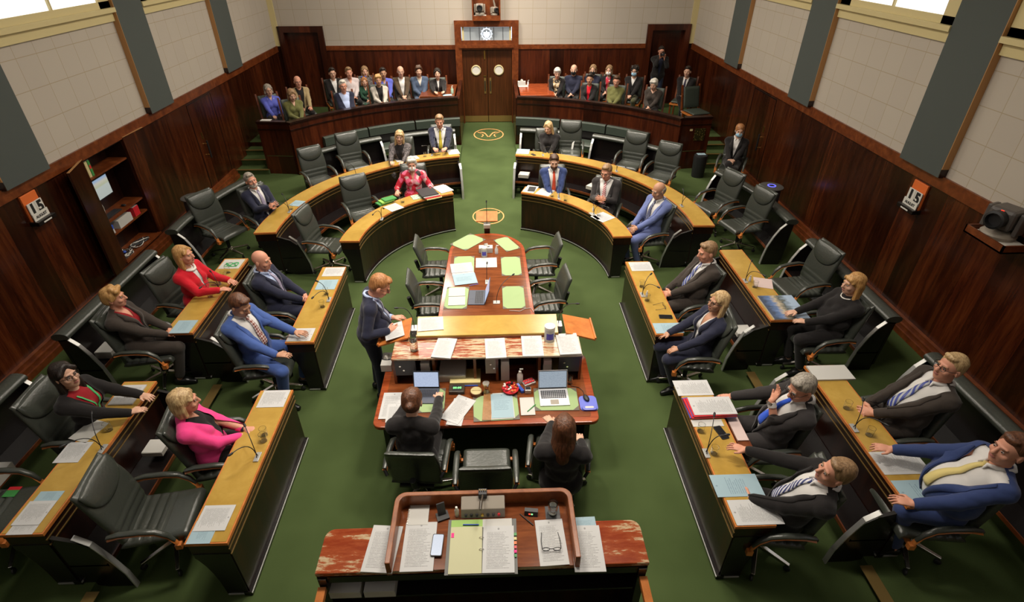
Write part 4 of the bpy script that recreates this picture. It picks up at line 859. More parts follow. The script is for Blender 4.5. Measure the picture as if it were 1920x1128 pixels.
f = sit('man in a navy suit with a mustard yellow tie beside the aisle', PZ, 182, (824, 227), CH_('man with the mustard tie'), hair='short', hc='sandy', coat=NAVY, tie=T_YEL, vneck=(-.02, .5, .12), look=(2, -10), hands='desk', lean=5, fwd=.05, skin='rosy', fat=.02, kf=.7, sc=1.16, cb=.12)
f = sit('masked woman with grey-blonde hair in a red floral jacket', 0, 186, (772, 307), CH_('masked woman in red floral'), woman=True, hair='crop', hc='white', coat=FLORAL, shirt=FLORAL, inner=False, vneck=(.34, .5, .05), look=(2, -8), mask=MASKW, hands=((.30, .22, .78), (.0, 1, -.1), (-.30, .22, .78), (0, 1, -.1)), lean=4, fwd=.06, sc=1.12, skin='rosy')
f = sit('woman with long blonde hair in a black roll-neck behind the right outer desk', PZ, 168, (1028, 239), CH_('blonde woman in the black roll-neck'), woman=True, hair='long', hc='blonde', hlen=.22, coat=BLK, inner=False, vneck=None, look=(-16, -16), tilt=6, hands='lap', crz=182)
f = sit('bearded young man in a blue suit with a red tie', 0, 180, (1039, 303), CH_('bearded man with the red tie'), hair='short', hc='brown', coat=ROYN, tie=T_RED, vneck=(-.02, .5, .10), look=(-2, -12), hands='lowlap', beard='brown', lean=6, kf=.7, sc=1.12)
f = sit('man with glasses, charcoal suit and red striped tie, fingers laced', 0, 158, (1137, 322), CH_('man with laced fingers and striped tie'), hair='short', hc='sandy', coat=CHAR, tie=T_RW, vneck=(-.02, .5, .11), look=(-12, -12), glasses=True, hands='steeple', skin='rosy', lean=8, kf=.75, sc=1.14, fat=.01)
f = sit('balding man in a light blue suit with clasped hands', 0, 118, (1235, 357), CH_('balding man in light blue'), hair='fringe', hc='grey', coat=MIDB, tie=T_DB, vneck=(.0, .5, .11), look=(-2, -12), hands='lowlap', legs='sit', skin='tan', sc=1.16, lean=14, crz=104)
f = sit('brown-haired man in a dark grey suit and blue striped tie, hands folded', 0, 98, (1326, 472), CH_('brown-haired man in dark grey'), hair='short', hc='sandy', coat=BROWNB, tie=T_BS, vneck=(.05, .5, .08), look=(2, -8), hands='lowlap', legs='sit', skin='rosy', sc=1.18, fat=.03, lean=14)
f = sit('woman with layered blonde hair and glasses in a navy pinstripe jacket', 0, 98, (1347, 566), CH_('blonde woman with glasses'), woman=True, hair='bob', hc='blonde', hlen=.17, coat=NAVY, shirt=SHIRT, collar=False, vneck=(.08, .5, .075), skinv=(.30, .5, .07), look=(6, 8), glasses=True, hands=((.12, .26, .72), (-.1, 1, -.1), (-.13, .30, .66), (.2, 1, -.3)), skin='tan', sc=1.14, lean=14, crz=82)
f = sit('grey-haired man with glasses and bright blue tie holding a hand to his mouth', 0, 84, (1503, 727), CH_('man with the bright blue tie'), hair='short', hc='grey', coat=CHAR, tie=T_BLU, vneck=(-.02, .5, .12), look=(18, -18), glasses=True, hands=((.30, .20, .72), (.1, 1, -.3), (-.04, .0, 1.0), (.2, -.4, .85)), legs='sit', sc=1.2, lean=16, roll=-6, skin='rosy', crz=92, fat=.02); watch(f, True, CHROME)
f = sit('sandy-haired man in a black suit and striped tie leaning back, arm outstretched', 0, 70, (1566, 884), CH_('man leaning back with an outstretched arm'), hair='short', hc='sandy', coat=BLK, tie=T_BW, vneck=(-.02, .5, .12), look=(14, 10), tilt=-12, hands=((.36, .42, .80), (.15, 1, 0), (-.05, .18, .69), (.6, .8, -.3)), legs='sit', kf=.6, sc=1.18, lean=20, roll=-4, skin='rosy', crz=84, fat=.02)
f = sit('woman with golden blonde hair in a black dress coat at the right back desk', PZ, 92, (1600, 532), CH_('golden-haired woman in black'), woman=True, hair='bangs', hc='golden', hlen=.18, coat=BLK, shirt=BLK, collar=False, vneck=None, inner=False, pants=BLK, look=(0, 0), hands=((.12, .34, .72), (0, 1, -.1), (-.05, .26, .72), (.5, 1, 0)), kf=.85, sc=1.18, fat=.05, skin='pale', lean=14); necklace(f, .006, 20)
f = sit('fair-haired man with black glasses, dark suit and blue striped tie, hands clasped', PZ, 84, (1781, 688), CH_('fair-haired man with black glasses'), hair='short', hc='blonde', coat=BROWNB, tie=T_BS, vneck=(-.02, .5, .13), look=(12, 8), glasses=True, hands='lowlap', legs='sit', kf=.8, sc=1.22, fat=.035, lean=20, skin='rosy', crz=88)
f = sit('heavy-set man in a royal blue suit with a pale yellow tie at the right edge', PZ, 74, (1894, 842), CH_('man with the pale yellow tie'), hair='short', hc='auburn', coat=ROYN, tie=T_PAL, vneck=(-.02, .5, .17), look=(18, 6), hands=((.28, .30, .74), (.05, 1, 0), (-.24, .26, .74), (.2, 1, 0)), legs='sit', kf=.55, sc=1.24, fat=.06, lean=20, skin='rosy', crz=86); watch(f, True)
f = sit('clerk with brown hair in a bun and a black gown typing, seen from behind', 0, -4, (773, 752), woman=True, hair='bun', hc='auburn', coat=BLK, shirt=SHIRT, vneck=None, inner=False, look=(0, -26), hands=((.15, .44, .84), (-.05, 1, -.1), (-.14, .40, .84), (.1, 1, -.1)), lean=-2, fwd=.05, sc=1.14, fat=.03, ci=False)
f = sit('clerk with long dark reddish hair seen from behind, one hand on the table', 0, -8, (1058, 803), woman=True, hair='long', hc='auburn', hlen=.30, coat=BLK, inner=False, vneck=None, look=(0, -16), hands=((.17, .30, .70), (-.2, 1, -.1), (-.10, .42, .80), (-.55, .9, 0)), lean=4, fwd=.05, sc=1.14, ci=False)
f = sit('masked woman with ginger hair in a black suit sitting by the right wall', PZ, 152, (1387, 245), woman=True, hair='pony', hc='ginger', coat=BLK, shirt=SHIRT, vneck=(.1, .5, .075), look=(10, -6), mask=MASKB, hands='lowlap', legs='cross', sc=1.14, ci=False, crz=150)
c3 = 'low-backed green leather chairs at the lower end of the clerks\' table'
for px, py, rz, l in ((770, 868, -4, 'low-backed leather chair under the clerk with the bun'), (1047, 865, -8, 'low-backed leather chair under the long-haired clerk'), (910, 895, 0, 'empty low-backed leather chair between the two clerks, behind the front desk')):
    p = at(px, py, .92); a = radians(rz); chair(p.x - sin(a) * .38, p.y + cos(a) * .38, 0, rz, l, True, 'low-backed leather chairs of the clerks')
x, y = f['loc']; chair(x, y, PZ, 150, 'low-backed leather chair under the masked woman by the right wall', True, 'low-backed leather chairs of the clerks')
# gallery visitors
def gchair():
    t = thing('gallery_chair', 'x', 'chair', (0, 0, 0), group='timber gallery chairs with green leather')
    cushion([(-.24 + .5 * i / 12, .47) for i in range(13)], lambda s: .50, lambda s: .07, nx=14).build('seat', LEATHERL, t, smooth=60)
    cushion([(-.26 - .12 * (1 - i / 12), .52 + .50 * (1 - i / 12)) for i in range(13)], lambda s: .46, lambda s: .06, nx=14).build('backrest', LEATHERL, t, smooth=60)
    MB().box(-.27, .27, -.26, .28, .40, .44).build('seat_frame', ORANGE, t)
    for sx in (-1, 1):
        for y in (-.22, .24): MB().box(sx * .24 - .02, sx * .24 + .02, y - .02, y + .02, 0, .42).build('leg', FRAME, t)
        MB().add([(sx * .235, -.27, .45), (sx * .275, -.27, .45), (sx * .275, -.40, 1.06), (sx * .235, -.40, 1.06), (sx * .235, -.31, .45), (sx * .275, -.31, .45), (sx * .275, -.44, 1.06), (sx * .235, -.44, 1.06)], [(0, 1, 2, 3), (4, 7, 6, 5), (0, 4, 5, 1), (3, 2, 6, 7), (0, 3, 7, 4), (1, 5, 6, 2)]).build('back_post', FRAME, t)
    t.scale = (1.08, 1.08, 1.08); return t
GC = [gchair(), False]
def put_gchair(x, y, rz, l):
    if not GC[1]: GC[1] = True; GC[0].location = (x, y, GZ); GC[0].rotation_euler = (0, 0, radians(rz)); GC[0]['label'] = l; return
    dup(GC[0], (x, y, GZ), radians(rz), l)
GAL = [
 ('grey-haired woman in a bright blue jumper and beads, far left of the gallery', (503, 169), 'gallery chair under the woman in the blue jumper', dict(woman=True, hair='bob', hlen=.09, hc='grey', coat=BLUEK, inner=False, vneck=(.4, .5, .05), glasses=True, hands='thighs', pants=BROWNB, extra=lambda c: necklace(c, .011, 16, .06))),
 ('woman with light brown hair in an olive jumper, lower left corner of the gallery', (547, 178), 'gallery chair under the woman in the olive jumper', dict(woman=True, hair='bob', hlen=.12, hc='sandy', coat=OLIVE, inner=False, vneck=(.36, .5, .06), look=(0, -14), hands='lap', pants=BLK)),
 ('bald man with glasses in a beige blazer, black shirt', (558, 153), 'gallery chair under the bald man in beige', dict(hair='bald', hc='sandy', coat=BEIGE, shirt=BLK, collar=False, vneck=(-.02, .5, .10), glasses=True, hands='thighs', pants=BLK, skin='rosy')),
 ('young man with dark hair and glasses in a black jacket, upper left of the gallery', (623, 137), 'gallery chair under the young man in the black jacket', dict(hair='short', hc='dark', coat=BLK, shirt=SHIRT, vneck=(.1, .5, .08), glasses=True, hands='lap')),
 ('stout grey-haired man in a navy blazer and light blue shirt at the gallery front', (643, 161), 'gallery chair under the stout man in navy', dict(hair='short', hc='white', coat=NAVY, shirt=SHIRTB, vneck=(-.02, .5, .13), glasses=True, hands='lap', fat=.05, skin='rosy')),
 ('red-faced man in a pale shirt in the back row of the left gallery', (654, 136), 'gallery chair under the man in the pale shirt', dict(hair='short', hc='sandy', coat=PINKS, inner=False, vneck=(.4, .5, .05), hands='lap', pants=BLK, skin='rosy', fat=.02)),
 ('child with blue hair bows in a bottle green school jumper', (683, 153), 'gallery chair under the child', dict(woman=True, hair='bob', hlen=.12, hc='ginger', coat=GREENC, shirt=BLUEK, inner=False, vneck=(.36, .5, .06), hands='lap', sc=.86, hs=1.25)),
 ('woman with curly ash blonde hair behind the child', (684, 134), 'gallery chair under the woman behind the child', dict(woman=True, hair='long', hlen=.14, hc='sandy', coat=TWEED, inner=False, vneck=None, hands='lap', pants=BLK)),
 ('woman with short golden hair in a cream shawl', (709, 150), 'gallery chair under the woman in the cream shawl', dict(woman=True, hair='crop', hc='golden', coat=CREAMW, shirt=BLK, collar=False, vneck=(-.05, .5, .10), hands='lap', pants=BLK, skin='tan')),
 ('dark-haired man in a blue top and grey vest behind the shawl', (718, 137), 'gallery chair under the man in the grey vest', dict(hair='short', hc='dark', coat=BLUEK, inner=False, vneck=(.4, .5, .05), hands='lap', pants=BLK, beard=None, skin='olive')),
 ('bald man with glasses in a brown blazer and white shirt', (751, 134), 'gallery chair under the bald man in brown', dict(hair='bald', hc='sandy', coat=BROWNJ, shirt=SHIRT, vneck=(-.02, .5, .09), glasses=True, hands='lowlap')),
 ('youth with brown fringe in a slate denim jacket', (785, 133), 'gallery chair under the youth in denim', dict(hair='crop', hc='brown', coat=DENIM, shirt=CREAMW, collar=False, vneck=(.3, .5, .07), hands='lap', pants=DENIM)),
 ('attendant in black at the desk end of the left gallery', (820, 138), 'gallery chair under the attendant in black', dict(woman=True, hair='bob', hlen=.05, hc='dark', coat=BLK, shirt=SHIRT, vneck=(.2, .5, .04), hands='desk', lean=4)),
 ('woman with short white hair and a patterned gold scarf', (1045, 137), 'gallery chair under the woman with the gold scarf', dict(woman=True, hair='crop', hc='white', coat=BLK, shirt=SCARF, collar=False, vneck=(-.05, .5, .12), look=(8, -14), hands='lap', pants=BLK)),
 ('man in a black mask and navy sweater', (1076, 131), 'gallery chair under the man in the navy sweater', dict(hair='thin', hc='sandy', coat=NAVY, inner=False, vneck=None, mask=cloth('black mask', (.01, .01, .01)), hands='lap', pants=BLK)),
 ('dark-haired woman in black with a red and yellow scarf', (1106, 148), 'gallery chair under the woman with the red scarf', dict(woman=True, hair='short', hc='dark', coat=BLK, shirt=REDC, collar=False, vneck=(-.0, .45, .06), hands='lap', skin='tan')),
 ('person with brown hair and dark mask behind the woman with the red scarf', (1112, 131), 'gallery chair under the person in the dark mask', dict(woman=True, hair='bob', hlen=.08, hc='sandy', coat=NAVY, inner=False, vneck=None, mask=cloth('black mask', (.01, .01, .01)), hands='lap')),
 ('woman with a white mask and green beads in black', (1142, 132), 'gallery chair under the woman with green beads', dict(woman=True, hair='long', hlen=.13, hc='sandy', coat=BLK, shirt=FLORAL, collar=False, vneck=(-.05, .5, .08), mask=MASKW, hands='lap')),
 ('broad woman with glasses in an olive sweatshirt', (1156, 152), 'gallery chair under the woman in the olive sweatshirt', dict(woman=True, hair='short', hc='brown', coat=OLIVE, inner=False, vneck=None, glasses=True, look=(4, -6), hands='lap', fat=.06, skin='rosy', pants=BLK)),
 ('curly-haired man in a blue mask and dark coat', (1190, 133), 'gallery chair under the curly-haired man', dict(hair='curly', hc='dark', coat=BLK, shirt=SHIRT, collar=False, vneck=(.3, .5, .07), mask=MASKB, glasses=True, hands='lowlap', pants=KHAKI)),
 ('woman with cropped white hair in a brown scoop-neck top', (1226, 158), 'gallery chair under the white-haired woman in brown', dict(woman=True, hair='crop', hc='white', coat=BROWNB, inner=False, vneck=(.40, .5, .10), look=(-6, -18), hands='lap', pants=BLK)),
 ('young man in a black suit and dark tie at the right end of the gallery', (1289, 134), 'gallery chair under the young man in the black suit', dict(hair='short', hc='dark', coat=BLK, tie=T_NAV, vneck=(.0, .5, .08), look=(0, 0), hands='lowlap', legs='cross')),
]
for lab, hp, cl, kw in GAL:
    h = at(hp[0], hp[1], GZ + 1.25); rz = math.degrees(atan2(-(CX - h.x), 7 - h.y)) % 360; k = dict(sc=1.05, far=True, lean=6, hs=1.16); k.update(kw)
    c = person(lab, GZ, rz, head=hp, group=None, **k); put_gchair(c['loc'][0], c['loc'][1], rz, cl)
    if 'bows' in lab:
        for s in (-1, 1): MB().ell(c['Hd'](s * .05, 0, .13), (.03, .015, .025)).build('hair_bow', BLUE, c['root'], smooth=180)
p = at(1305, 212, GZ + .47); put_gchair(p.x, p.y, 195, 'empty gallery chair with a tall grey leather back at the right end of the parapet')
# photographer standing by the right doorway
t = person('photographer in a dark jacket standing by the right gallery doorway with a raised camera', GZ, 176, loc=(5.16, 18.0), hair='short', hc='dark', coat=BLK, shirt=NAVY, collar=False, vneck=(-.02, .5, .08), stand=True, lean=-3, look=(2, -6), glasses=True, hands=((.06, .22, 1.50), (-.2, .5, .75), (-.08, .24, 1.46), (.2, .5, .75)), pants=cloth('dark blue jeans', (.02, .028, .06)), far=True, sc=1.06, skin='rosy')
hc_ = t['Hd'](0, .17, -.03); T_ = Matrix.Translation(hc_); wm = Matrix.Translation((5.16, 18.0, GZ)) @ Matrix.Rotation(radians(176), 4, 'Z') @ Matrix.Scale(1.06, 4)
cq = wm @ hc_; ct = thing('camera', 'black camera held up to the face of the photographer', 'camera', cq, radians(176))
MB().box(-.07, .07, -.035, .03, -.045, .045).box(-.025, .025, -.03, .03, .045, .07).build('camera_body', BLACKM, ct, bevel=.006); MB().lathe([(.036, 0), (.036, .07), (.03, .075)], 18, T=Matrix.Translation((0, .03, 0)) @ Matrix.Rotation(-pi / 2, 4, 'X')).build('lens', DGREY, ct, smooth=40)
# ---------------------------------------------------------------- centre table, clerks' table, presiding desk
def reflect_b(scale, thr):                    # pale reflections in uneven varnish, painted into the colour as ragged streaks
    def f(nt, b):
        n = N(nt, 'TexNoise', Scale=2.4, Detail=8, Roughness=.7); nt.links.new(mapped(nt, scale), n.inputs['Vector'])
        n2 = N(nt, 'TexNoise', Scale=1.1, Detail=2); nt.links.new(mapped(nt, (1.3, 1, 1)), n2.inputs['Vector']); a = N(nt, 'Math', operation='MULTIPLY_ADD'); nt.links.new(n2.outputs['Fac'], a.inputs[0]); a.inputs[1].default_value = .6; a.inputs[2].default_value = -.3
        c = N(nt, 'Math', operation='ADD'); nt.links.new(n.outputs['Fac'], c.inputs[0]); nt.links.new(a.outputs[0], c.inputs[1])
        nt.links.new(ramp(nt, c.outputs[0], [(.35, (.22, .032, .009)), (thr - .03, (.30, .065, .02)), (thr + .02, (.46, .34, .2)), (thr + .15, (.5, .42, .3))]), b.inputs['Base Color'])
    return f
def flat(name, pts, z, th, m, parent, **k):  # closed slab from pixel corners at height z
    P_ = [at(*p, z) for p in pts]; L = parent.location if parent else V((0, 0, 0)); return MB().prism([(p.x - L.x, p.y - L.y) for p in P_], z - th - L.z, z - L.z).build(name, m, parent, **k)
t = thing('centre_table', 'long red-brown table with a rounded far end and six green blotters', 'table', (CX, 7.4, 0)); o = V((CX, 7.4, 0))
def rt(w_, y0, yc, ry, z0, z1): 
    pts = [(w_, y0 - 7.4), (w_, yc - 7.4)] + [(w_ * cos(pi * i / 24), yc - 7.4 + ry * sin(pi * i / 24)) for i in range(1, 24)] + [(-w_, yc - 7.4), (-w_, y0 - 7.4)]; return pts, z0, z1
def rq(w0, w1, y0, yc, ry, z0, z1):
    pts = [(w1, y0 - 7.4)] + [(w0 * cos(pi * i / 30), yc - 7.4 + ry * sin(pi * i / 30)) for i in range(0, 31)] + [(-w1, y0 - 7.4)]; return pts, z0, z1
MB().prism(*rq(.64, .69, 5.75, 8.2, .66, .715, .757)).build('table_rim', REDTOP, t, bevel=.008)
MB().prism(*rq(.585, .635, 5.75, 8.17, .61, .757, .760)).build('table_top', BROWNTOP, t)
MB().prism(*rq(.42, .46, 5.75, 8.0, .42, 0, .715)).build('pedestal', DARK, t)
def P3(name, A, B, Cc, z, m, label=None, cat='paper', group=None, th=.003, parent=None, layers=1):
    """a sheet or slab: A bottom-left, B bottom-right, Cc top-left as read, in photo pixels, lying at height z"""
    a, b, c = at(*A, z), at(*B, z), at(*Cc, z); ex = (b - a).normalized(); ey = V((-ex.y, ex.x, 0)); w_ = (b - a).length; h = (c - a).dot(ey)
    if h < 0: h = -h; 
    ang = atan2(ex.y, ex.x); o = None
    mb = MB().use(m)
    mb.box(0, w_, 0, h, th * .6, th)
    mb.use(SIDE if m in (PAPER, PAPERB, BLANK) else m).box(0, w_, 0, h, 0, th * .6)
    o = mb.build(name, None, parent); o.location = (a.x, a.y, z); o.rotation_euler = (0, 0, ang)
    if layers > 1:
        pass
    if label: tag(o, label, cat, group)
    return o
def mirrored(m): return m
def blotter(A, B, Cc, z, label):
    a, b, c = at(*A, z), at(*B, z), at(*Cc, z); ex = (b - a).normalized(); ey = V((-ex.y, ex.x, 0)); w_ = (b - a).length; h = abs((c - a).dot(ey)); k = min(w_, h) * .2
    t = thing('desk_blotter', label, 'blotter', (a.x, a.y, z), atan2(ex.y, ex.x), group='green desk blotters'); MB().box(0, w_, 0, h, 0, .004).build('blotter_board', MATB, t)
    MB().prism([(k, .004), (w_ - k, .004), (w_ - .004, k), (w_ - .004, h - k), (w_ - k, h - .004), (k, h - .004), (.004, h - k), (.004, k)], .004, .0055).build('blotter_sheet', GREENP, t)
ZT1 = .761
for A, B, Cc, l in [((831, 579), (875, 579), (837, 538), 'green blotter under the open notebook on the centre table'), ((849, 516), (889, 515), (852, 481), 'green blotter under the loose sheets on the centre table'), ((873, 470), (911, 449), (855, 452), 'tilted green blotter at the far left of the centre table'),
                 ((943, 579), (986, 578), (942, 537), 'bare green blotter at the near right of the centre table'), ((941, 517), (979, 516), (938, 482), 'bare green blotter halfway down the right of the centre table'), ((925, 450), (950, 472), (945, 439), 'tilted green blotter at the far right of the centre table')]: blotter(A, B, Cc, ZT1, l)
LS = 'loose sheets on the centre table'
P3('paper_sheet', (853, 535), (896, 530), (851, 515), ZT1 + .008, PAPERB, 'pale blue sheet on the centre table below two white sheets', group=LS)
P3('paper_sheet', (848, 517), (889, 514), (841, 502), ZT1 + .007, PAPER, 'white sheet askew on the centre table, beneath another', group=LS)
P3('paper_sheet', (847, 512), (888, 508), (846, 495), ZT1 + .012, PAPER, 'topmost white sheet of the loose ones on the centre table', group=LS)
P3('envelope', (892, 502), (932, 501), (893, 484), ZT1, BLANK, 'plain white envelope in the middle of the centre table', 'envelope', th=.006)
nb = thing('notebook', 'open white notebook on the near left blotter of the centre table', 'notebook', at(840, 573, ZT1 + .006))
for i, (A, B, Cc) in enumerate((((840, 573), (872, 572), (841, 557)), ((841, 556), (872, 555), (842, 540)))):
    q = P3('page', A, B, Cc, ZT1 + .006, BLANK, th=.008); q.parent = nb; q.location = q.location - nb.location
def laptop(A, B, Cc, z, shell, scr, label, ang=105, sh=.21, screenrev=False, keys=DGREY):
    a, b, c = at(*A, z), at(*B, z), at(*Cc, z); ex = (b - a).normalized(); ey = V((-ex.y, ex.x, 0)); w_ = (b - a).length; h = abs((c - a).dot(ey)); t = thing('laptop', label, 'laptop', (a.x, a.y, z), atan2(ex.y, ex.x))
    MB().box(0, w_, 0, h, 0, .014).build('laptop_base', shell, t, bevel=.003)
    kb = MB(); 
    for r in range(5):
        for q in range(13): x = w_ * (.07 + .86 * q / 13); y = h * (.42 + .5 * r / 5); kb.box(x, x + w_ * .056, y, y + h * .075, .014, .017)
    kb.build('keyboard', keys, t); MB().box(w_ * .36, w_ * .64, h * .06, h * .34, .014, .0146).build('trackpad', SLATE if shell == SLATE else LGREY, t)
    Tm = Matrix.Translation((0, h, .014)) @ Matrix.Rotation(radians(90 - (ang - 90)) , 4, 'X'); 
    lid = MB().use(shell).box(0, w_, 0, sh, -.006, 0, Tm).build('screen_lid', None, t)
    MB().use(BLACKM).box(.004, w_ - .004, .004, sh - .004, 0, .001, Tm).use(scr).box(.01, w_ - .01, .02, sh - .012, .001, .002, Tm).build('screen', None, lid)
    return t
def scr_b(base, bar):
    def f(nt, b):
        tc = N(nt, 'TexCoord'); sp = N(nt, 'SeparateXYZ'); nt.links.new(tc.outputs['Generated'], sp.inputs[0]); wv = N(nt, 'TexNoise', Scale=14.); nt.links.new(mapped(nt, (1, 6, 6), 'Generated'), wv.inputs['Vector'])
        c = ramp(nt, wv.outputs['Fac'], [(.40, bar), (.46, base)]); nt.links.new(c, b.inputs['Emission Color']); b.inputs['Emission Strength'].default_value = .75
    return f
SCR1 = mat('bright document screen', (.02, .02, .02), .2, build=scr_b((.62, .72, .95), (.45, .55, .8))); SCR2 = mat('grey spreadsheet screen', (.02, .02, .02), .2, build=scr_b((.42, .5, .58), (.3, .37, .45)))
laptop((880, 545), (877, 572), (910, 545), ZT1, SLATE, SCR1, 'slate laptop seen side-on in the centre of the round-ended table', ang=108, sh=.24)
def tissue(px, py, z, label, w_=.23, d=.12, h=.09, rz=0., brand=None):
    p = at(px, py, z); t = thing('tissue_box', label, 'tissue box', p, rz); MB().box(-w_ / 2, w_ / 2, -d / 2, d / 2, 0, h).build('carton', BLANK, t, bevel=.003)
    MB().prism([(.07 * cos(a) * 1.0, .03 * sin(a)) for a in [2 * pi * i / 16 for i in range(16)]], h, h + .001).build('opening', DGREY, t)
    MB().add([(-.05, -.01, h), (.05, 0, h), (.03, .03, h + .05), (-.02, -.02, h + .07), (0, .02, h + .04), (.01, -.02, h)], [(0, 1, 2), (0, 2, 4), (0, 4, 3), (3, 4, 2), (3, 2, 5), (0, 3, 5)]).build('tissue', WHITE, t); return t
def tub(px, py, z, label, r=.05, h=.17, g=None):
    p = at(px, py, z); t = thing('wipes_tub', label, 'tub', p, group=g); MB().lathe([(r, 0), (r, h * .85), (r * .96, h * .86)], 22).build('canister', BLANK, t, smooth=40); MB().lathe([(r * 1.04, h * .85), (r * 1.04, h), (r * .9, h * 1.02)], 22).build('lid', WHITE, t, smooth=40)
    m = MB(); n = 8; vs = [((r + .001) * sin(radians(a)), -(r + .001) * cos(radians(a)), zz) for zz in (h * .2, h * .62) for a in [-42 + 84 * i / n for i in range(n + 1)]]; m.add(vs, [(i, i + 1, n + 2 + i, n + 1 + i) for i in range(n)]); m.build('blue_label', mat('blue printed label', (.06, .05, .38), .5), t, fix=False)
def pump(px, py, z, label, r=.028, h=.14, col=None):
    p = at(px, py, z); t = thing('sanitiser_bottle', label, 'bottle', p); MB().lathe([(r, 0), (r, h * .62), (r * .45, h * .78), (r * .45, h * .82)], 16).build('bottle_body', col or mat('translucent plastic', (.6, .6, .62), .25), t, smooth=50)
    MB().lathe([(r * .5, h * .8), (r * .5, h * .9), (.006, h * .92), (.006, h * 1.05)], 12).box(-.006, .035, -.007, .007, h * 1.03, h * 1.1).build('pump_head', WHITE, t, smooth=40)
tissue(911, 471, ZT1, 'white tissue box near the rounded end of the centre table'); tub(908, 480, ZT1, 'white wipes tub with a blue label beside the centre table tissue box', g='white wipes tubs'); pump(931, 475, ZT1, 'small clear hand sanitiser bottle on the centre table')
def mic(base, heads, z, label, hz=.27, group='gooseneck microphones on the desks', bw=(.05, .12), rz=0.):
    p = at(*base, z); t = thing('gooseneck_microphone', label, 'microphone', p, group=group); MB().box(-bw[0] / 2, bw[0] / 2, -bw[1] / 2, bw[1] / 2, 0, .012, Matrix.Rotation(rz, 4, 'Z')).build('base_plate', CHROMEP, t, bevel=.003)
    for i, hd in enumerate(heads):
        q = at(*hd, z + hz) - p; r = V((q.x * .15, q.y * .15, q.z * .75)); e = q; d = (e - V((q.x * .5, q.y * .5, q.z * .97))).normalized() if True else 0
        pts = [V((0, (i - .5) * .03, .01))]; 
        for k in range(1, 9): u = k / 8; pts.append(V((q.x * u * u, q.y * u * u, .01 + (q.z - .01) * (1 - (1 - u) ** 2.0))))
        nk = MB().tube(pts, .0045, 6).build('gooseneck', BLACKM, t, smooth=60); a, b_ = pts[-2], pts[-1]; d = (b_ - a).normalized(); MB().tube([b_, b_ + d * .012, b_ + d * .045, b_ + d * .055], [.007, .012, .012, .006], 10).build('microphone_head', BLACKM, nk, smooth=60)
    return t
mic((913, 529), [(913, 495)], ZT1, 'single upright gooseneck microphone in the middle of the centre table')
m_ = mic((931, 567), [(960, 516)], ZT1, 'long gooseneck microphone on a dark block beside the slate laptop', hz=.3, bw=(.1, .08))
cb = MB(); pts = [at(*p, ZT1 + .006) for p in ((955, 582), (975, 583), (985, 578), (996, 577), (1001, 585))]; tag(cb.tube([p for p in pts], .004, 6).build('cable', BLANK, None, smooth=60), 'thin white cable curling at the near right of the centre table', 'cable')
pn = MB(); a, b_ = at(880, 535, ZT1 + .012), at(897, 532, ZT1 + .012); tag(pn.tube([a, b_], .004, 8).build('pen', BLUE, None, smooth=60), 'blue pen at the edge of the pale blue sheet on the centre table', 'pen')
# small lectern at the far end of the table
t = thing('table_lectern', 'small orange timber lectern with microphone beyond the rounded table end', 'lectern', (CX, 8.93, 0))
MB().box(-.05, .05, -.05, .05, 0, .86).build('post', DARK, t); MB().box(-.06, .06, -.1, .02, .86, .93).build('socket_box', CHROMEP, t, bevel=.004)
MB().add([(-.19, -.04, .96), (.19, -.04, .96), (.19, .16, 1.06), (-.19, .16, 1.06), (-.19, -.04, .98), (.19, -.04, .98), (.19, .16, 1.08), (-.19, .16, 1.08)], [(0, 3, 2, 1), (4, 5, 6, 7), (0, 1, 5, 4), (1, 2, 6, 5), (2, 3, 7, 6), (3, 0, 4, 7)]).build('reading_slope', ORANGE, t)
MB().tube([(0, -.05, .93), (0, -.03, 1.15), (0, .03, 1.3)], .005, 6).tube([(0, .03, 1.3), (0, .05, 1.33)], .012, 8).build('microphone_stem', BLACKM, t, smooth=60)
# clerks' table
ct = thing('clerks_table', 'broad red timber table of the clerks with rounded corners', 'table', (CX, 4.8, 0))
def rr(x0, x1, y0, y1, r, n=6):
    out = []
    for cx_, cy_, a0 in ((x1 - r, y1 - r, 0), (x0 + r, y1 - r, 90), (x0 + r, y0 + r, 180), (x1 - r, y0 + r, 270)):
        for i in range(n + 1): a = radians(a0 + 90 * i / n); out.append((cx_ + r * cos(a), cy_ + r * sin(a)))
    return out
MB().prism(rr(-1.235, 1.255, -.56, .62, .09), .71, .757).build('table_rim', REDTOP, ct, bevel=.008)
MB().prism(rr(-1.15, 1.17, -.48, .55, .03), .757, .759).build('table_top', BROWNTOP, ct)
for x0, x1 in ((-1.15, -1.09), (1.11, 1.17)): MB().box(x0, x1, -.45, .5, 0, .71).build('side_panel', BLACK, ct)
MB().box(-1.09, 1.11, .44, .5, .1, .71).build('modesty_panel', BLACK, ct)
SHZ = 1.15; REFLTOP = mat('red varnish with painted pale reflections', (.3, .1, .04), .22, build=reflect_b((2.2, 16, 5), .47))  # the pale streaks are reflections painted into the shelf colour
u = thing('pigeonhole_unit', 'shelf unit with pigeonholes and a worn varnished top on the clerks\' table', 'shelf unit', (CX, 5.08, .76))
xa, xb = -1.08, 1.13
MB().box(xa, xb, -.17, .19, .365, .39).build('varnished_top', REFLTOP, u, bevel=.004); MB().box(xa, xb, .15, .19, 0, .365).build('back_panel', DARK, u)
for i, x in enumerate((xa, -.62, -.14, .12, .62, xb - .03)): MB().box(x, x + .03, -.15, .15, 0, .365).build('divider', FRAME, u)
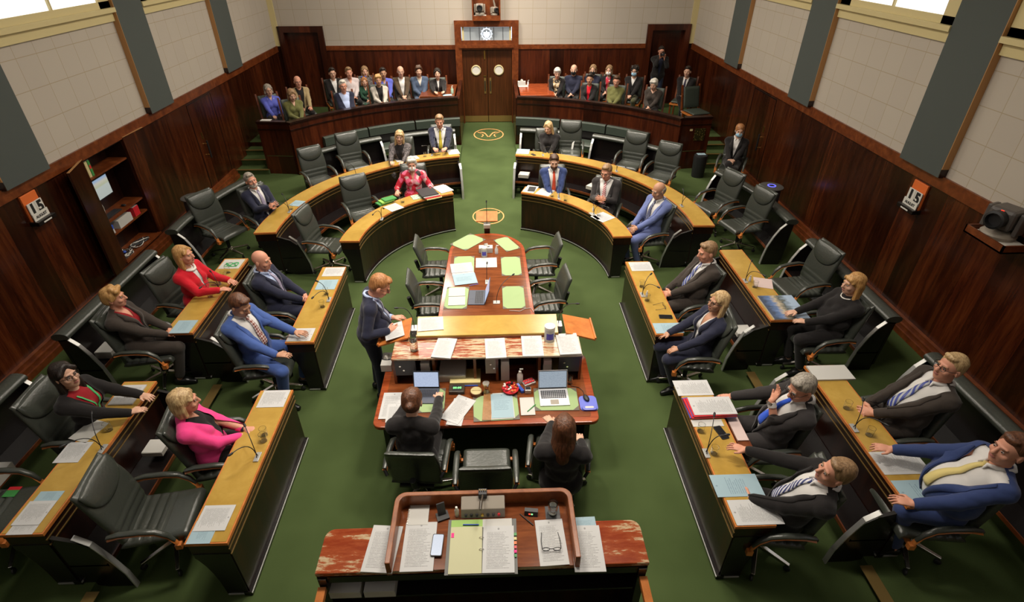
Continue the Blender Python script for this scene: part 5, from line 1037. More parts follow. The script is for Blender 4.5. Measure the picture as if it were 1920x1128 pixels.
for x in (xa + .03, .0, xb - .27): MB().use(LGREY if x == 0 else DGREY).box(x, x + (.12 if x == 0 else .24), -.165, -.13, .14, .36).use(CHROME).lathe([(.012, 0), (.012, .006)], 8, T=Matrix.Translation((x + .06, -.166, .28)) @ Matrix.Rotation(pi / 2, 4, 'X')).lathe([(.012, 0), (.012, .006)], 8, T=Matrix.Translation((x + .1, -.166, .22)) @ Matrix.Rotation(pi / 2, 4, 'X')).build('control_panel', None, u)
yd = thing('yellow_slope_desk', 'long yellow topped reading desk between the clerks and the centre table', 'desk', (CX, 5.48, 0))
L_ = V((CX, 5.48, 0)); c4 = [at(*p, 1.2) - L_ for p in ((781, 630), (1047, 623), (1043, 588), (783, 593))]
MB().prism([(p.x, p.y) for p in c4], 1.17, 1.20).build('yellow_top', YELLOW, yd, bevel=.004); MB().prism([(p.x * 1.004, p.y * 1.0 - (.012 if p.y < 0 else -.004)) for p in c4], 1.12, 1.172).build('timber_edge', FRAME, yd, bevel=.004); MB().box(-.84, .86, -.1, .22, 0, 1.12).build('cabinet_body', DARK, yd)
for s, q, bx, l in ((-1, ((773, 594), (767, 632), (708, 648), (719, 613)), (777, 614), 'left'), (1, ((1054, 588), (1106, 598), (1117, 636), (1061, 623)), (1047, 606), 'right')):
    pz = [at(*q[0], 1.22), at(*q[1], 1.22), at(*q[2], 1.08), at(*q[3], 1.08)] if s < 0 else [at(*q[0], 1.20), at(*q[1], 1.08), at(*q[2], 1.08), at(*q[3], 1.20)]
    c = sum(pz, V((0, 0, 0))) / 4; t = thing('side_lectern', 'sloping orange timber lectern on the %s end of the yellow desk' % l, 'lectern', (c.x, c.y, 1.0), group=None); vs = [p - V((c.x, c.y, 1.0)) for p in pz]; vs += [v - V((0, 0, .025)) for v in vs]
    MB().add(vs, [(0, 1, 2, 3), (7, 6, 5, 4), (0, 4, 5, 1), (1, 5, 6, 2), (2, 6, 7, 3), (3, 7, 4, 0)]).build('slope_board', ORANGE, t, bevel=.004)
    e0, e1 = (2, 3) if s < 0 else (1, 2); MB().tube([vs[e0] + V((0, 0, .012)), vs[e1] + V((0, 0, .012))], .014, 6).build('book_stop', ORANGE, t)
    MB().box(s * -.26 - .06 if 0 else -.04, .04, -.04, .04, -.20, .0, Matrix.Translation(vs[0] * .4)).build('support_arm', DARK, t)
    b_ = at(*bx, 1.18); k = thing('microphone_box', 'pale socket box with a gooseneck microphone beside the %s side lectern' % l, 'microphone', b_); MB().box(-.045, .045, -.06, .06, -.10, .0).build('socket_box', CHROMEP, k, bevel=.004)
    hd = at(*((747, 577) if s < 0 else (1079, 569)), 1.5) - b_; pts = [V((hd.x * (u_ ** 2), hd.y * (u_ ** 2), hd.z * (1 - (1 - u_) ** 2))) for u_ in [i / 8 for i in range(9)]]
    nk = MB().tube(pts, .005, 6).build('gooseneck', BLACKM, k, smooth=60); d = (pts[-1] - pts[-2]).normalized(); MB().tube([pts[-1], pts[-1] + d * .02, pts[-1] + d * .05], [.007, .013, .008], 8).build('microphone_head', BLACKM, nk, smooth=60)
def slopepaper():
    a, b_, c = at(724, 640, 1.16), at(751, 632, 1.19), at(733, 608, 1.19)
    o = MB().use(PAPER).box(0, (b_ - a).length * 1.3, 0, .30, 0, .006).build('paper_sheet', None, None); o.location = (a.x, a.y, 1.165); o.rotation_euler = (0, radians(-10), radians(14)); tag(o, 'speech notes on the left side lectern under the hands of the standing man', 'paper')
slopepaper()
P3('paper_sheet', (783, 622), (832, 618), (790, 597), 1.2, PAPER, 'bundle of printed sheets at the left end of the yellow desk', th=.008)
SP = 'printed bundles on the varnished shelf top'
for A, B, Cc, l in [((808, 671), (845, 674), (818, 634), 'printed bundle on the varnished shelf, leftmost'), ((911, 674), (950, 672), (911, 637), 'printed bundle on the varnished shelf, second from the left'), ((980, 670), (1020, 669), (975, 632), 'printed bundle on the varnished shelf, left of the wipes tub'), ((1050, 667), (1091, 665), (1043, 628), 'printed bundle on the varnished shelf, right end')]:
    P3('paper_bundle', A, B, Cc, SHZ + .001, PAPER, l, 'paper', SP, th=.02)
tub(1030, 637, SHZ + .001, 'white wipes tub with a blue label on the varnished shelf top', r=.062, h=.21, g='white wipes tubs')
def tumbler(px, py, z, label, r=.034, h=.10, water=True, g='water glasses on the desks', name='water_glass', cat='glass'):
    p = at(px, py, z); t = thing(name, label, cat, p, group=g); k = r - .003
    MB().lathe([(r * .92, 0), (r, h), (k, h), (k * .92, .008)], 18, cap=False).add([(r * .92 * cos(2 * pi * i / 18), r * .92 * sin(2 * pi * i / 18), 0) for i in range(18)], [tuple(range(18))]).add([(k * .92 * cos(2 * pi * i / 18), k * .92 * sin(2 * pi * i / 18), .008) for i in range(18)], [tuple(range(18))]).build('glass_wall', GLASS, t, smooth=40)
    if water: MB().lathe([(k * .9, .009), (k * .97, h * .7)], 18).build('water', GLASS, t, smooth=40)
    return t
tumbler(777, 656, SHZ + .001, 'tall glass carafe at the left end of the varnished shelf', .05, .20, g=None, name='carafe', cat='carafe')
# things on the clerks' table
ZC = .761; SC = 'sheets on the clerks\' table'
for A, B, Cc, l in [((781, 774), (833, 772), (798, 729), 'green blotter under the left clerk\'s laptop'), ((888, 791), (975, 786), (888, 743), 'green blotter in the middle of the clerks\' table'), ((1003, 770), (1087, 769), (1000, 728), 'green blotter under the silver laptop')]: blotter(A, B, Cc, ZC, l)
laptop((770, 757), (820, 757), (773, 729), ZC + .006, SLATE, SCR1, 'dark laptop with a bright document open in front of the left clerk', ang=104, sh=.22)
laptop((1013, 762), (1069, 760), (1010, 731), ZC + .006, SILVER, SCR2, 'silver laptop with a grey spreadsheet in front of the right clerk', ang=104, sh=.24)
P3('paper_sheet', (709, 786), (752, 785), (716, 737), ZC, PAPER, 'clipped printed sheets at the left edge of the clerks\' table', group=SC, th=.008); P3('paper_sheet', (722, 792), (757, 790), (729, 758), ZC + .009, PAPER, 'smaller printed sheet lying over the clipped sheets', group=SC)
P3('paper_sheet', (752, 764), (765, 764), (755, 739), ZC, PAPERB, 'sliver of blue sheet behind the left clerk\'s papers', group=SC)
P3('paper_sheet', (836, 796), (865, 799), (865, 748), ZC, PAPER, 'lower sheet of the tilted printout stack right of the left clerk', group=SC, th=.006); P3('paper_sheet', (824, 783), (858, 796), (856, 738), ZC + .007, PAPER, 'tilted printout on top, right of the left clerk', group=SC)
P3('clipboard', (904, 788), (921, 788), (902, 738), ZC + .006, wood('brown board', (.25, .12, .04), (.32, .16, .06), (.4, .2, .08)), 'brown clipboard flap on the middle blotter', 'clipboard', th=.008); P3('paper_sheet', (918, 787), (966, 784), (917, 738), ZC + .006, BLANK, 'white backing sheets of the blue document on the middle blotter', group=SC, th=.006); P3('paper_sheet', (922, 784), (964, 782), (922, 739), ZC + .013, PAPERB, 'pale blue document on the middle blotter', group=SC)
P3('notepad', (977, 779), (1004, 778), (975, 746), ZC, BLANK, 'blank white notepad left of the silver laptop', 'notepad', th=.008)
tag(MB().tube([at(989, 771, ZC + .013), at(1004, 758, ZC + .013)], [.0055, .0065], 8).build('pen', GREEN, None, smooth=60), 'green pen lying on the blank notepad', 'pen')
tissue(728, 684, ZC, 'white tissue box at the left end of the pigeonhole unit', w_=.13, d=.25, h=.10)
def placed(px, py, z, name, label, cat, rz=0., g=None): return thing(name, label, cat, at(px, py, z), radians(rz), g)
t = placed(857, 733, ZC, 'speech_timer', 'small brown speech timer with a green display on the clerks\' table', 'timer')
MB().box(-.09, .09, -.06, .06, 0, .05).build('timer_case', mat('brown plastic', (.06, .045, .03), .4), t, bevel=.005); MB().use(DGREY).box(-.05, .06, -.045, .045, .05, .052).build('display', None, t)
dg_ = mat('green digits', (.1, .4, .1), .4, emit=((.3, 1, .35), 1.2)); text_mesh('digits', '88:88', .045, dg_, t, Matrix.Translation((.005, 0, .0525)))
t = placed(893, 738, ZC, 'round_tin', 'round brown tin with a pale lid on the clerks\' table', 'tin'); MB().lathe([(.068, 0), (.07, .05)], 24).build('tin_body', FRAME, t, smooth=40); MB().lathe([(.066, .05), (.062, .056), (.02, .058)], 24).box(-.05, .05, -.008, .008, .056, .064).build('lid', CREAM, t, smooth=40)
t = placed(912, 737, ZC, 'hourglass', 'brass and glass hourglass on the clerks\' table', 'hourglass'); [MB().lathe([(.04, z_), (.04, z_ + .013)], 20).build('end_plate', CHROME, t, smooth=40) for z_ in (0, .15)]; MB().lathe([(.03, .012), (.032, .04), (.008, .08), (.032, .125), (.03, .15)], 18).build('glass_bulb', GLASS, t, smooth=60); MB().lathe([(.024, .014), (.02, .045), (.002, .055)], 14).build('sand', CREAM, t, smooth=60)
for a in range(3): MB().tube([(.034 * cos(a * 2.1), .034 * sin(a * 2.1), .01), (.034 * cos(a * 2.1), .034 * sin(a * 2.1), .155)], .003, 6).build('rod', BRASS, t)
t = placed(957, 733, ZC, 'sweet_basket', 'red basket of assorted wrapped sweets on the clerks\' table', 'basket'); MB().lathe([(.07, 0), (.10, .05), (.095, .055)], 20).build('basket', RED, t, smooth=40)
for i in range(26):
    a = i * 2.4; r = .085 * sqrt((i + .5) / 26); MB().use([RED, BLACKM, WHITE, ORMAT, RED][i % 5]).box(-.016, .016, -.010, .010, 0, .014, Matrix.Translation((r * cos(a), r * sin(a), .048 + .012 * (i % 3))) @ Matrix.Rotation(a * 1.7, 4, 'Z')).build('wrapped_sweet', None, t)
t = placed(975, 730, ZC, 'staple_box', 'slim blue box beside the basket of sweets', 'box', -62); MB().box(-.07, .07, -.018, .018, 0, .04).build('carton', BLUE, t, bevel=.003); MB().box(-.07, -.02, -.0185, .0185, .005, .0405).build('flap', mat('light blue', (.2, .3, .7), .5), t)
t = placed(991, 718, ZC, 'sweet_tin', 'pale tin filled with red sweets beside the silver laptop', 'tin', 25); MB().box(-.075, .075, -.05, .05, 0, .03).build('tin_body', CHROMEP, t, bevel=.004)
for i in range(8): MB().ell((-.05 + .033 * (i % 4), -.02 + .04 * (i // 4), .035), (.018, .015, .010)).build('red_sweet', RED, t, smooth=180)
t = placed(990, 735, ZC, 'desk_tidy', 'small metal desk tidy near the silver laptop', 'desk tidy'); MB().box(-.035, .035, -.03, .03, 0, .06).build('tidy_body', CHROMEP, t, bevel=.004); MB().box(-.028, .028, -.024, .024, .06, .062).build('tidy_mouth', DGREY, t)
pump(975, 716, ZC, 'pump bottle of hand sanitiser behind the basket of sweets', .035, .19, mat('cream plastic', (.55, .48, .42), .35))
tumbler(1068, 718, ZC, 'glass jar of water right of the silver laptop', .036, .12, g=None)
t = placed(1103, 756, ZC, 'mouse_mat', 'blue gel mouse mat at the right end of the clerks\' table', 'mouse mat'); PB = mat('violet blue gel', (.10, .13, .55), .3); MB().prism(rr(-.10, .10, -.12, .12, .05), 0, .005).build('mat_surface', PB, t); MB().prism(rr(-.085, .085, -.12, -.045, .035), .005, .022).build('wrist_pad', PB, t, bevel=.006); MB().prism(rr(-.05, .05, -.095, -.065, .014), .022, .023).build('white_label', BLANK, t)
p = at(1099, 747, ZC + .006); t = thing('computer_mouse', 'black computer mouse with a cable on the blue mat', 'mouse', p, .3); MB().ell((0, 0, .012), (.032, .055, .02)).build('mouse_body', BLACKM, t, smooth=180); MB().tube([(0, .05, .012), (.02, .12, .004), (.0, .2, .0), (-.08, .26, .0)], .003, 6).build('cable', BLACKM, t, smooth=60)
p = at(827, 748, ZC + .006); t = thing('computer_mouse', 'flat black computer mouse on the left clerk\'s green blotter', 'mouse', p); MB().box(-.03, .03, -.05, .05, 0, .02).build('mouse_body', BLACKM, t, bevel=.012)
# contents of the pigeonholes
for x0, w_, h, d, c, l in [(-.76, .11, .30, .26, BLANK, 'stack of cream folders in the leftmost pigeonhole'), (-.56, .32, .10, .28, BLANK, 'thick pile of manila papers in the pigeonhole behind the dark laptop'), (-.10, .14, .0, 0, None, None), (.18, .10, .30, .24, BLANK, 'upright bundle of papers beside the control panel'), (.68, .1, .30, .25, PINKP, 'upright pink files in the right pigeonhole'), (.80, .18, .12, .26, YELP, 'pile of cream pads in the rightmost pigeonhole')]:
    if c is None: continue
    o = MB().use(SIDE).box(0, w_, 0, d, 0, h * .8).use(c).box(.004, w_ - .004, -.01, d, h * .8, h).build('paper_pile', None); o.location = (CX + x0, 4.94, ZC); tag(o, l, 'paper pile', 'papers in the pigeonholes')
o = MB().use(YELP).box(0, .36, 0, .25, 0, .05).use(BLUE).box(.01, .33, -.01, .2, -.0, .012).build('paper_pile', None); o.location = (CX - .5 + .0, 4.90, ZC + .0); o.location = (at(873, 712, ZC).x - .18, 4.86, ZC); tag(o, 'shallow stack of yellow files with a blue one beneath, under the shelf', 'paper pile', 'papers in the pigeonholes')
# ---------------------------------------------------------------- the presiding desk in the foreground
ZR = 1.2
r0 = at(590, 1073, ZR); r1 = at(1219, 1057, ZR); x0, x1, yn, yf = r0.x, r1.x, (r0.y + r1.y) / 2, at(905, 982, ZR).y
t = thing('presiding_desk', 'large red timber presiding desk with a raised centre frame in the foreground', 'desk', ((x0 + x1) / 2, yn, 0)); xc = (x0 + x1) / 2; hw = (x1 - x0) / 2
REFLDESK = mat('glossy red brown top with painted reflections', (.3, .1, .04), .13, build=reflect_b((1.6, 7, 5), .54))  # pale reflections on the desk top are painted into its colour
def rr2(x0, x1, y0, y1, r, n=6):
    out = [(x0, y0), (x1, y0)]
    for cx_, cy_, a0 in ((x1 - r, y1 - r, 0), (x0 + r, y1 - r, 90)):
        for i in range(n + 1): a = radians(a0 + 90 * i / n); out.append((cx_ + r * cos(a), cy_ + r * sin(a)))
    return out
MB().prism(rr2(-hw, hw, 0, yf - yn, .08), ZR - .045, ZR).build('desk_top', REFLDESK, t, bevel=.008); MB().prism(rr2(-hw + .01, hw - .01, -.005, .02, .002, 1), ZR - .12, ZR - .045).build('front_rail', BLACK, t)
MB().box(-hw + .06, hw - .06, yf - yn - .10, yf - yn - .04, 0, ZR - .045).build('far_panel', DARK, t)
fx0, fx1 = at(742, 960, ZR + .12).x - xc, at(1072, 960, ZR + .12).x - xc; fy = at(905, 925, ZR + .14).y - yn
MB().prism(rr2(fx0 + .02, fx1 - .02, .0, fy, .06), ZR + .001, ZR + .004).build('inner_top', BROWNTOP, t)
for k in range(1):
    outer = rr2(fx0 - .02, fx1 + .02, 0, fy + .04, .09)[2:]; inner = rr2(fx0 + .02, fx1 - .02, 0, fy, .06)[2:]; outer = [(fx1 + .02, -.02)] + outer + [(fx0 - .02, -.02)]; inner = [(fx1 - .02, -.02)] + inner + [(fx0 + .02, -.02)]
    m = MB(); n = len(outer)
    def rimz(y): return ZR + .14 - .0 * y
    vs = [(x, y, ZR - .02) for x, y in outer] + [(x, y, rimz(y)) for x, y in outer] + [(x, y, rimz(y)) for x, y in inner] + [(x, y, ZR - .02) for x, y in inner]
    fs = [(q * n + i, q * n + i + 1, ((q + 1) % 4) * n + i + 1, ((q + 1) % 4) * n + i) for q in range(4) for i in range(n - 1)] + [(0, n, 2 * n, 3 * n), (n - 1, 4 * n - 1, 3 * n - 1, 2 * n - 1)]
    m.add(vs, fs).build('raised_frame', wood('frame timber', (.16, .045, .014), (.24, .075, .024), (.32, .11, .04), scale=(2, 2, 2)), t, bevel=.006)
MB().box(fx0, fx1, fy - .02, fy + .02, .2, ZR).build('bay_front', DARK, t); MB().prism([(fx0, .3), (fx1, .3), (fx1, fy + .02), (fx0, fy + .02)], ZR - .045, ZR - .005).build('bay_floor', BROWNTOP, t)
for s in (-1, 1):
    a_ = MB().add([(s * (hw - .01), -.03, ZR - .13), (s * (hw - .07), -.03, ZR - .13), (s * (hw + .04), -.75, ZR - .33), (s * (hw - .03), -.75, ZR - .33), (s * (hw - .01), -.03, ZR - .18), (s * (hw - .07), -.03, ZR - .18), (s * (hw + .04), -.75, ZR - .38), (s * (hw - .03), -.75, ZR - .38)], [(0, 1, 3, 2), (4, 6, 7, 5), (0, 4, 5, 1), (2, 3, 7, 6), (0, 2, 6, 4), (1, 5, 7, 3)]).build('sloping_rail', ORANGE, t)
    MB().box(min(s * (hw - .08), s * (hw - .02)), max(s * (hw - .08), s * (hw - .02)), -.02, yf - yn - .06, 0, ZR - .05).build('side_panel', BLACK, t)
MB().box(-hw + .09, hw - .1, -.02, yf - yn - .1, ZR - .32, ZR - .30).build('under_shelf', BLACK, t)
RG = 'printed stacks on the presiding desk'; Z2 = ZR + .005
P3('paper_stack', (676, 1073), (735, 1076), (690, 985), ZR + .001, PAPER, 'fanned stack of printed sheets at the left of the presiding desk', 'paper', RG, th=.014); P3('paper_stack', (749, 1073), (812, 1071), (755, 981), Z2, PAPER, 'stack of printed sheets left of the phone', 'paper', RG, th=.010)
P3('paper_stack', (1078, 1073), (1137, 1072), (1075, 986), ZR + .001, PAPER, 'stack of dense printed sheets right of the raised frame', 'paper', RG, th=.008); P3('paper_sheet', (1074, 992), (1119, 990), (1072, 970), ZR + .0005, PAPERB, 'pale blue sheet behind the right printed stack')
P3('paper_sheet', (1013, 1062), (1068, 1058), (1003, 976), Z2, PAPER, 'printed sheet under a pair of spectacles on the presiding desk', group=RG, th=.006)
def specs(px, py, z, label, rz=0., s=1.3):
    t = thing('spectacles', label, 'glasses', at(px, py, z), radians(rz)); m = MB()
    for k in (-1, 1): m.tube([(k * .033 + .022 * cos(a), 0, .018 + .016 * sin(a)) for a in [2 * pi * i / 12 for i in range(13)]], .0022, 5)
    m.tube([(-.011, 0, .02), (.011, 0, .02)], .0022, 5).build('frame_front', GLS, t, smooth=60)
    for k in (-1, 1): MB().tube([(k * .056, 0, .024), (k * .058, .06, .012), (k * .05, .12, .003)], .0022, 5).build('temple', GLS, t, smooth=60)
    t.scale = (s, s, s)
specs(1034, 1032, Z2 + .006, 'wire spectacles lying on a printed sheet on the presiding desk')
b_ = thing('ring_binder', 'open ring binder with a cream divider and a printed page on the presiding desk', 'binder', at(833, 1080, Z2))
for nm, A, B, Cc, m, z, th in [('cover', (833, 1079), (971, 1076), (843, 975), mat('grey binder cover', (.1, .1, .09), .5), 0, .006), ('divider_page', (840, 1077), (903, 1075), (845, 989), mat('cream divider', (.5, .49, .30), .7), .006, .008), ('printed_page', (904, 1075), (965, 1074), (903, 987), PAPER, .006, .010), ('tab_page', (846, 990), (905, 988), (852, 976), mat('green divider', (.3, .48, .12), .7), .002, .008), ('back_page', (905, 989), (960, 987), (904, 974), BLANK, .002, .008)]:
    q = P3(nm, A, B, Cc, Z2 + z, m, th=th); q.parent = b_; q.location = q.location - b_.location
for y_ in (1008, 1030): q = at(903, y_, Z2 + .015) - b_.location; MB().tube([(q.x + .018 * cos(a), q.y, q.z + .014 * sin(a)) for a in [pi * i / 8 for i in range(9)]], .003, 6).build('binder_ring', CHROME, b_, smooth=60)
for i, c in enumerate((GREEN, YELP, ORMAT, RED, PINK, GREEN)): q = at(966, 1001 + i * 8, Z2 + .014) - b_.location; MB().box(q.x - .01, q.x + .012, q.y - .012, q.y + .012, q.z, q.z + .002).build('index_tab', c, b_)
q = at(850, 1003, Z2 + .016) - b_.location; MB().box(q.x - .016, q.x + .006, q.y - .02, q.y + .02, q.z, q.z + .001).build('pink_sticker', PINK, b_)
tag(MB().tube([at(868, 983, Z2 + .018), at(898, 983, Z2 + .018)], .005, 8).build('pen', BLUE, None, smooth=60), 'blue pen across the top of the open binder', 'pen')
def phone(px, py, z, label, rz=0., lit=False, s=1.2, g=None):
    t = thing('smartphone', label, 'phone', at(px, py, z), radians(rz), g); MB().prism(rr(-.036, .036, -.075, .075, .01), 0, .008).build('phone_case', BLACKM, t); MB().prism(rr(-.032, .032, -.070, .070, .008), .008, .0088).build('screen', mat('lit phone screen', (.1, .1, .1), .2, build=scr_b((.75, .82, .95), (.5, .6, .8))) if lit else mat('dark phone glass', (.01, .01, .012), .08), t); t.scale = (s, s, s); return t
phone(820, 1022, Z2 + .011, 'smartphone with a lit white screen on the presiding desk', -3, True, 1.25)
t = placed(786, 965, Z2, 'spiral_notepad', 'cream spiral notepad at the far left inside the raised frame', 'notepad'); MB().box(-.085, .08, -.10, .085, 0, .012).build('pages', BLANK, t); m = MB()
for i in range(12): m.box(-.092, -.078, -.09 + i * .0145, -.084 + i * .0145, .002, .016)
m.build('spiral', CHROME, t)
t = placed(830, 968, Z2, 'phone_stand', 'small black phone stand inside the raised frame', 'phone stand', 20); MB().box(-.05, .05, -.04, .04, 0, .015).build('stand_base', BLACKM, t); MB().box(-.033, .033, -.012, 0, 0, .11, Matrix.Translation((0, .015, .012)) @ Matrix.Rotation(radians(-20), 4, 'X')).build('stand_back', DGREY, t)
t = placed(857, 966, Z2, 'sanitiser_bottle', 'tiny hand sanitiser bottle beside the microphone console', 'bottle'); MB().lathe([(.017, 0), (.019, .07), (.011, .085)], 14).build('bottle_body', mat('cream plastic', (.55, .48, .42), .35), t, smooth=50); MB().lathe([(.011, .085), (.010, .11)], 12).build('cap', WHITE, t, smooth=50)
t = placed(906, 965, Z2, 'microphone_console', 'beige metal microphone console with knobs inside the raised frame', 'console'); MB().add([(-.18, -.03, 0), (.18, -.03, 0), (.18, .1, 0), (-.18, .1, 0), (-.18, .0, .08), (.18, .0, .08), (.18, .1, .12), (-.18, .1, .12)], [(0, 3, 2, 1), (4, 5, 6, 7), (0, 1, 5, 4), (1, 2, 6, 5), (2, 3, 7, 6), (3, 0, 4, 7)]).build('console_case', LGREY, t, bevel=.005)
for i in range(7): MB().lathe([(.013, 0), (.011, .014)], 12, T=Matrix.Translation((-.14 + i * .045, -.018, .03)) @ Matrix.Rotation(radians(70), 4, 'X')).build('knob', [DGREY, BLACKM, DGREY, BRASS, BLACKM, DGREY, RED][i], t, smooth=40)
q = at(905, 925, ZR + .14); t = thing('clamp_microphone', 'brown gooseneck microphone clamped to the far rail of the raised frame', 'microphone', (q.x, q.y, ZR + .14)); MB().box(-.035, .035, -.03, .03, -.03, .03).build('clamp', DGREY, t, bevel=.004); MB().tube([(0, -.03, .02), (0, -.07, .05), (-.01, -.13, .06)], .008, 8).tube([(-.01, -.12, .06), (-.015, -.19, .05)], [.014, .012], 10).build('microphone_head', mat('brown plastic', (.06, .045, .03), .4), t, smooth=60)
for i in range(4): MB().tube([(-.024 + .016 * i, 0, .03), (-.024 + .016 * i, 0, .05)], .004, 6).build('prong', BRASS, t)
t = placed(996, 962, Z2, 'speech_timer', 'small black timer with red and green lights inside the raised frame', 'timer', -8); MB().add([(-.055, -.03, 0), (.055, -.03, 0), (.055, .03, 0), (-.055, .03, 0), (-.055, -.012, .04), (.055, -.012, .04), (.055, .02, .045), (-.055, .02, .045)], [(0, 3, 2, 1), (4, 5, 6, 7), (0, 1, 5, 4), (1, 2, 6, 5), (2, 3, 7, 6), (3, 0, 4, 7)]).build('timer_case', BLACKM, t)
MB().use(mat('red lamp', (.6, .02, .01), .4, emit=((1, .05, .02), 1.5))).box(-.02, -.005, -.026, -.022, .015, .027).use(dg_).box(.0, .015, -.026, -.022, .015, .027).build('indicator', None, t)
tag(MB().tube([at(975, 963, Z2 + .006), at(1000, 984, Z2 + .006)], [.004, .005], 8).build('pen', BLACKM, None, smooth=60), 'black pen lying below the small timer on the presiding desk', 'pen')
t = tumbler(1036, 960, Z2 + .004, 'cut glass tumbler on a dark coaster inside the raised frame', .042, .12, g=None); MB().box(-.06, .06, -.06, .06, -.004, 0).build('coaster', DGREY, t)
for px, py, l in ((645, 1108, 'stack of white folders under the left wing of the presiding desk'), (710, 1106, 'second stack of white folders under the left wing, next to the frame')):
    p = at(px, py, ZR - .2); o = MB().use(SIDE).box(-.12, .12, -.12, .15, 0, .075).use(BLANK).box(-.118, .118, -.125, .15, .075, .09).build('paper_stack', None); o.location = (p.x, p.y + .12, ZR - .299); tag(o, l, 'paper', 'white folders under the presiding desk')
p = at(645, 1094, ZR - .19); o = MB().use(LGREY).box(-.06, .06, -.05, .06, 0, .02).build('box', None, bevel=.004); o.location = (p.x, p.y + .08, ZR - .208); tag(o, 'small beige box resting on the white folders under the left wing', 'box')
# ---------------------------------------------------------------- papers, glasses and microphones on the member desks
def dp(side, near_aisle, far_chair, z, m, label, name='paper_sheet', cat='paper', th=.003, g='papers on the member desks'):
    p, q = at(*near_aisle, z), at(*far_chair, z)     # aligned with the straight desks, page bottom towards the chair
    ya, yb = sorted((p.y, q.y)); xa, xb = sorted((p.x, q.x)); w_ = yb - ya; h = xb - xa
    o = MB().use(SIDE if m in (PAPER, PAPERB, BLANK) else m).box(0, w_, 0, h, 0, th * .6).use(m).box(0, w_, 0, h, th * .6, th).build(name, None)
    if side > 0: o.location = (xb, ya, z); o.rotation_euler = (0, 0, pi / 2)
    else: o.location = (xa, yb, z); o.rotation_euler = (0, 0, -pi / 2)
    return tag(o, label, cat, g)
Z0, Z1_ = ZD + .001, ZO + .001
R1, R2 = 1, -1
dp(1, (1272, 742), (1325, 712), Z0, PAPER, 'printed sheet at the far end of the right front desk, near the red folders')
fs = thing('folder_stack', 'pile of printed sheets over red and blue folders on the right front desk', 'folders', at(1300, 785, Z0)); b0 = at(1294, 785, Z0); b1 = at(1362, 745, Z0)
for i, (c, n_, h) in enumerate(((BLUE, 'blue_folder', .012), (RED, 'red_folder', .02), (mat('violet folder', (.12, .08, .35), .5), 'violet_folder', .008), (RED, 'red_folder', .012), (PAPER, 'printed_sheet', .006))):
    z_ = sum((.012, .02, .008, .012, .006)[:i]); o = MB().use(c).box(0, b1.y - b0.y - .01 * i, 0, abs(b1.x - b0.x) - .01 * i, z_, z_ + h).build(n_, None, fs); o.rotation_euler = (0, 0, pi / 2 + .04 * (i % 2)); o.location = V((b1.x, b0.y, 0)) - V((fs.location.x, fs.location.y, 0))
dp(1, (1300, 800), (1352, 786), Z0, BLANK, 'plain sheet beneath the pile of red folders')
dp(1, (1346, 932), (1415, 888), Z0, PAPERB, 'pale blue sheet near the camera end of the right front desk'); dp(1, (1382, 985), (1448, 935), Z0, PAPER, 'printed sheet at the camera end of the right front desk')
dp(1, (1185, 508), (1218, 491), Z0, PAPER, 'printed sheet at the far end of the desk before the man in dark grey'); dp(1, (1231, 625), (1274, 605), Z0, PAPERB, 'pale blue sheet before the blonde woman with glasses')
dp(1, (1530, 714), (1582, 686), Z1_, BLANK, 'white pad at the far end of the right back desk near the fair-haired man', 'notepad', 'notepad', th=.02, g=None); dp(1, (1659, 890), (1714, 845), Z1_, PAPER, 'densely printed sheet on the right back desk'); dp(1, (1703, 947), (1768, 898), Z1_, PAPERB, 'pale blue sheet at the camera end of the right back desk')
LAND = mat('landscape photograph print', (.2, .3, .4), .25, build=lambda nt, b: nt.links.new(ramp(nt, (lambda s, n: (nt.links.new(mapped(nt, (1, 1, 1), 'Generated'), s.inputs[0]), nt.links.new(mapped(nt, (5, 5, 5), 'Generated'), n.inputs['Vector']), nt.links.new(n.outputs['Fac'], (q := N(nt, 'Math', operation='MULTIPLY_ADD')).inputs[0]), setattr(q.inputs[1], 'default_value', .35), nt.links.new(s.outputs[0], q.inputs[2]), q.outputs[0])[-1])(N(nt, 'SeparateXYZ'), N(nt, 'TexNoise', Scale=1.)), [(.25, (.05, .07, .12)), (.45, (.12, .2, .4)), (.6, (.5, .42, .3)), (.75, (.08, .1, .1)), (.95, (.35, .45, .6))]), b.inputs['Base Color']))
bk = thing('photo_book', 'large book with landscape photographs on the right back desk before the golden-haired woman', 'book', at(1450, 590, Z1_)); p, q = at(1452, 600, Z1_), at(1483, 555, Z1_)
for i in range(2): ya = p.y + (q.y - p.y) * i / 2; MB().use(BLANK).box(p.x - bk.location.x, q.x - bk.location.x, ya + .004 - bk.location.y, ya + (q.y - p.y) / 2 - .002 - bk.location.y, 0, .018).use(LAND).box(p.x - bk.location.x, q.x - bk.location.x, ya + .004 - bk.location.y, ya + (q.y - p.y) / 2 - .002 - bk.location.y, .018, .02).build('photo_page', None, bk)
P3('folder', (1450, 542), (1447, 524), (1414, 534), Z1_, PINKP, 'pale pink folder on the right back desk beside two water glasses', 'folder')
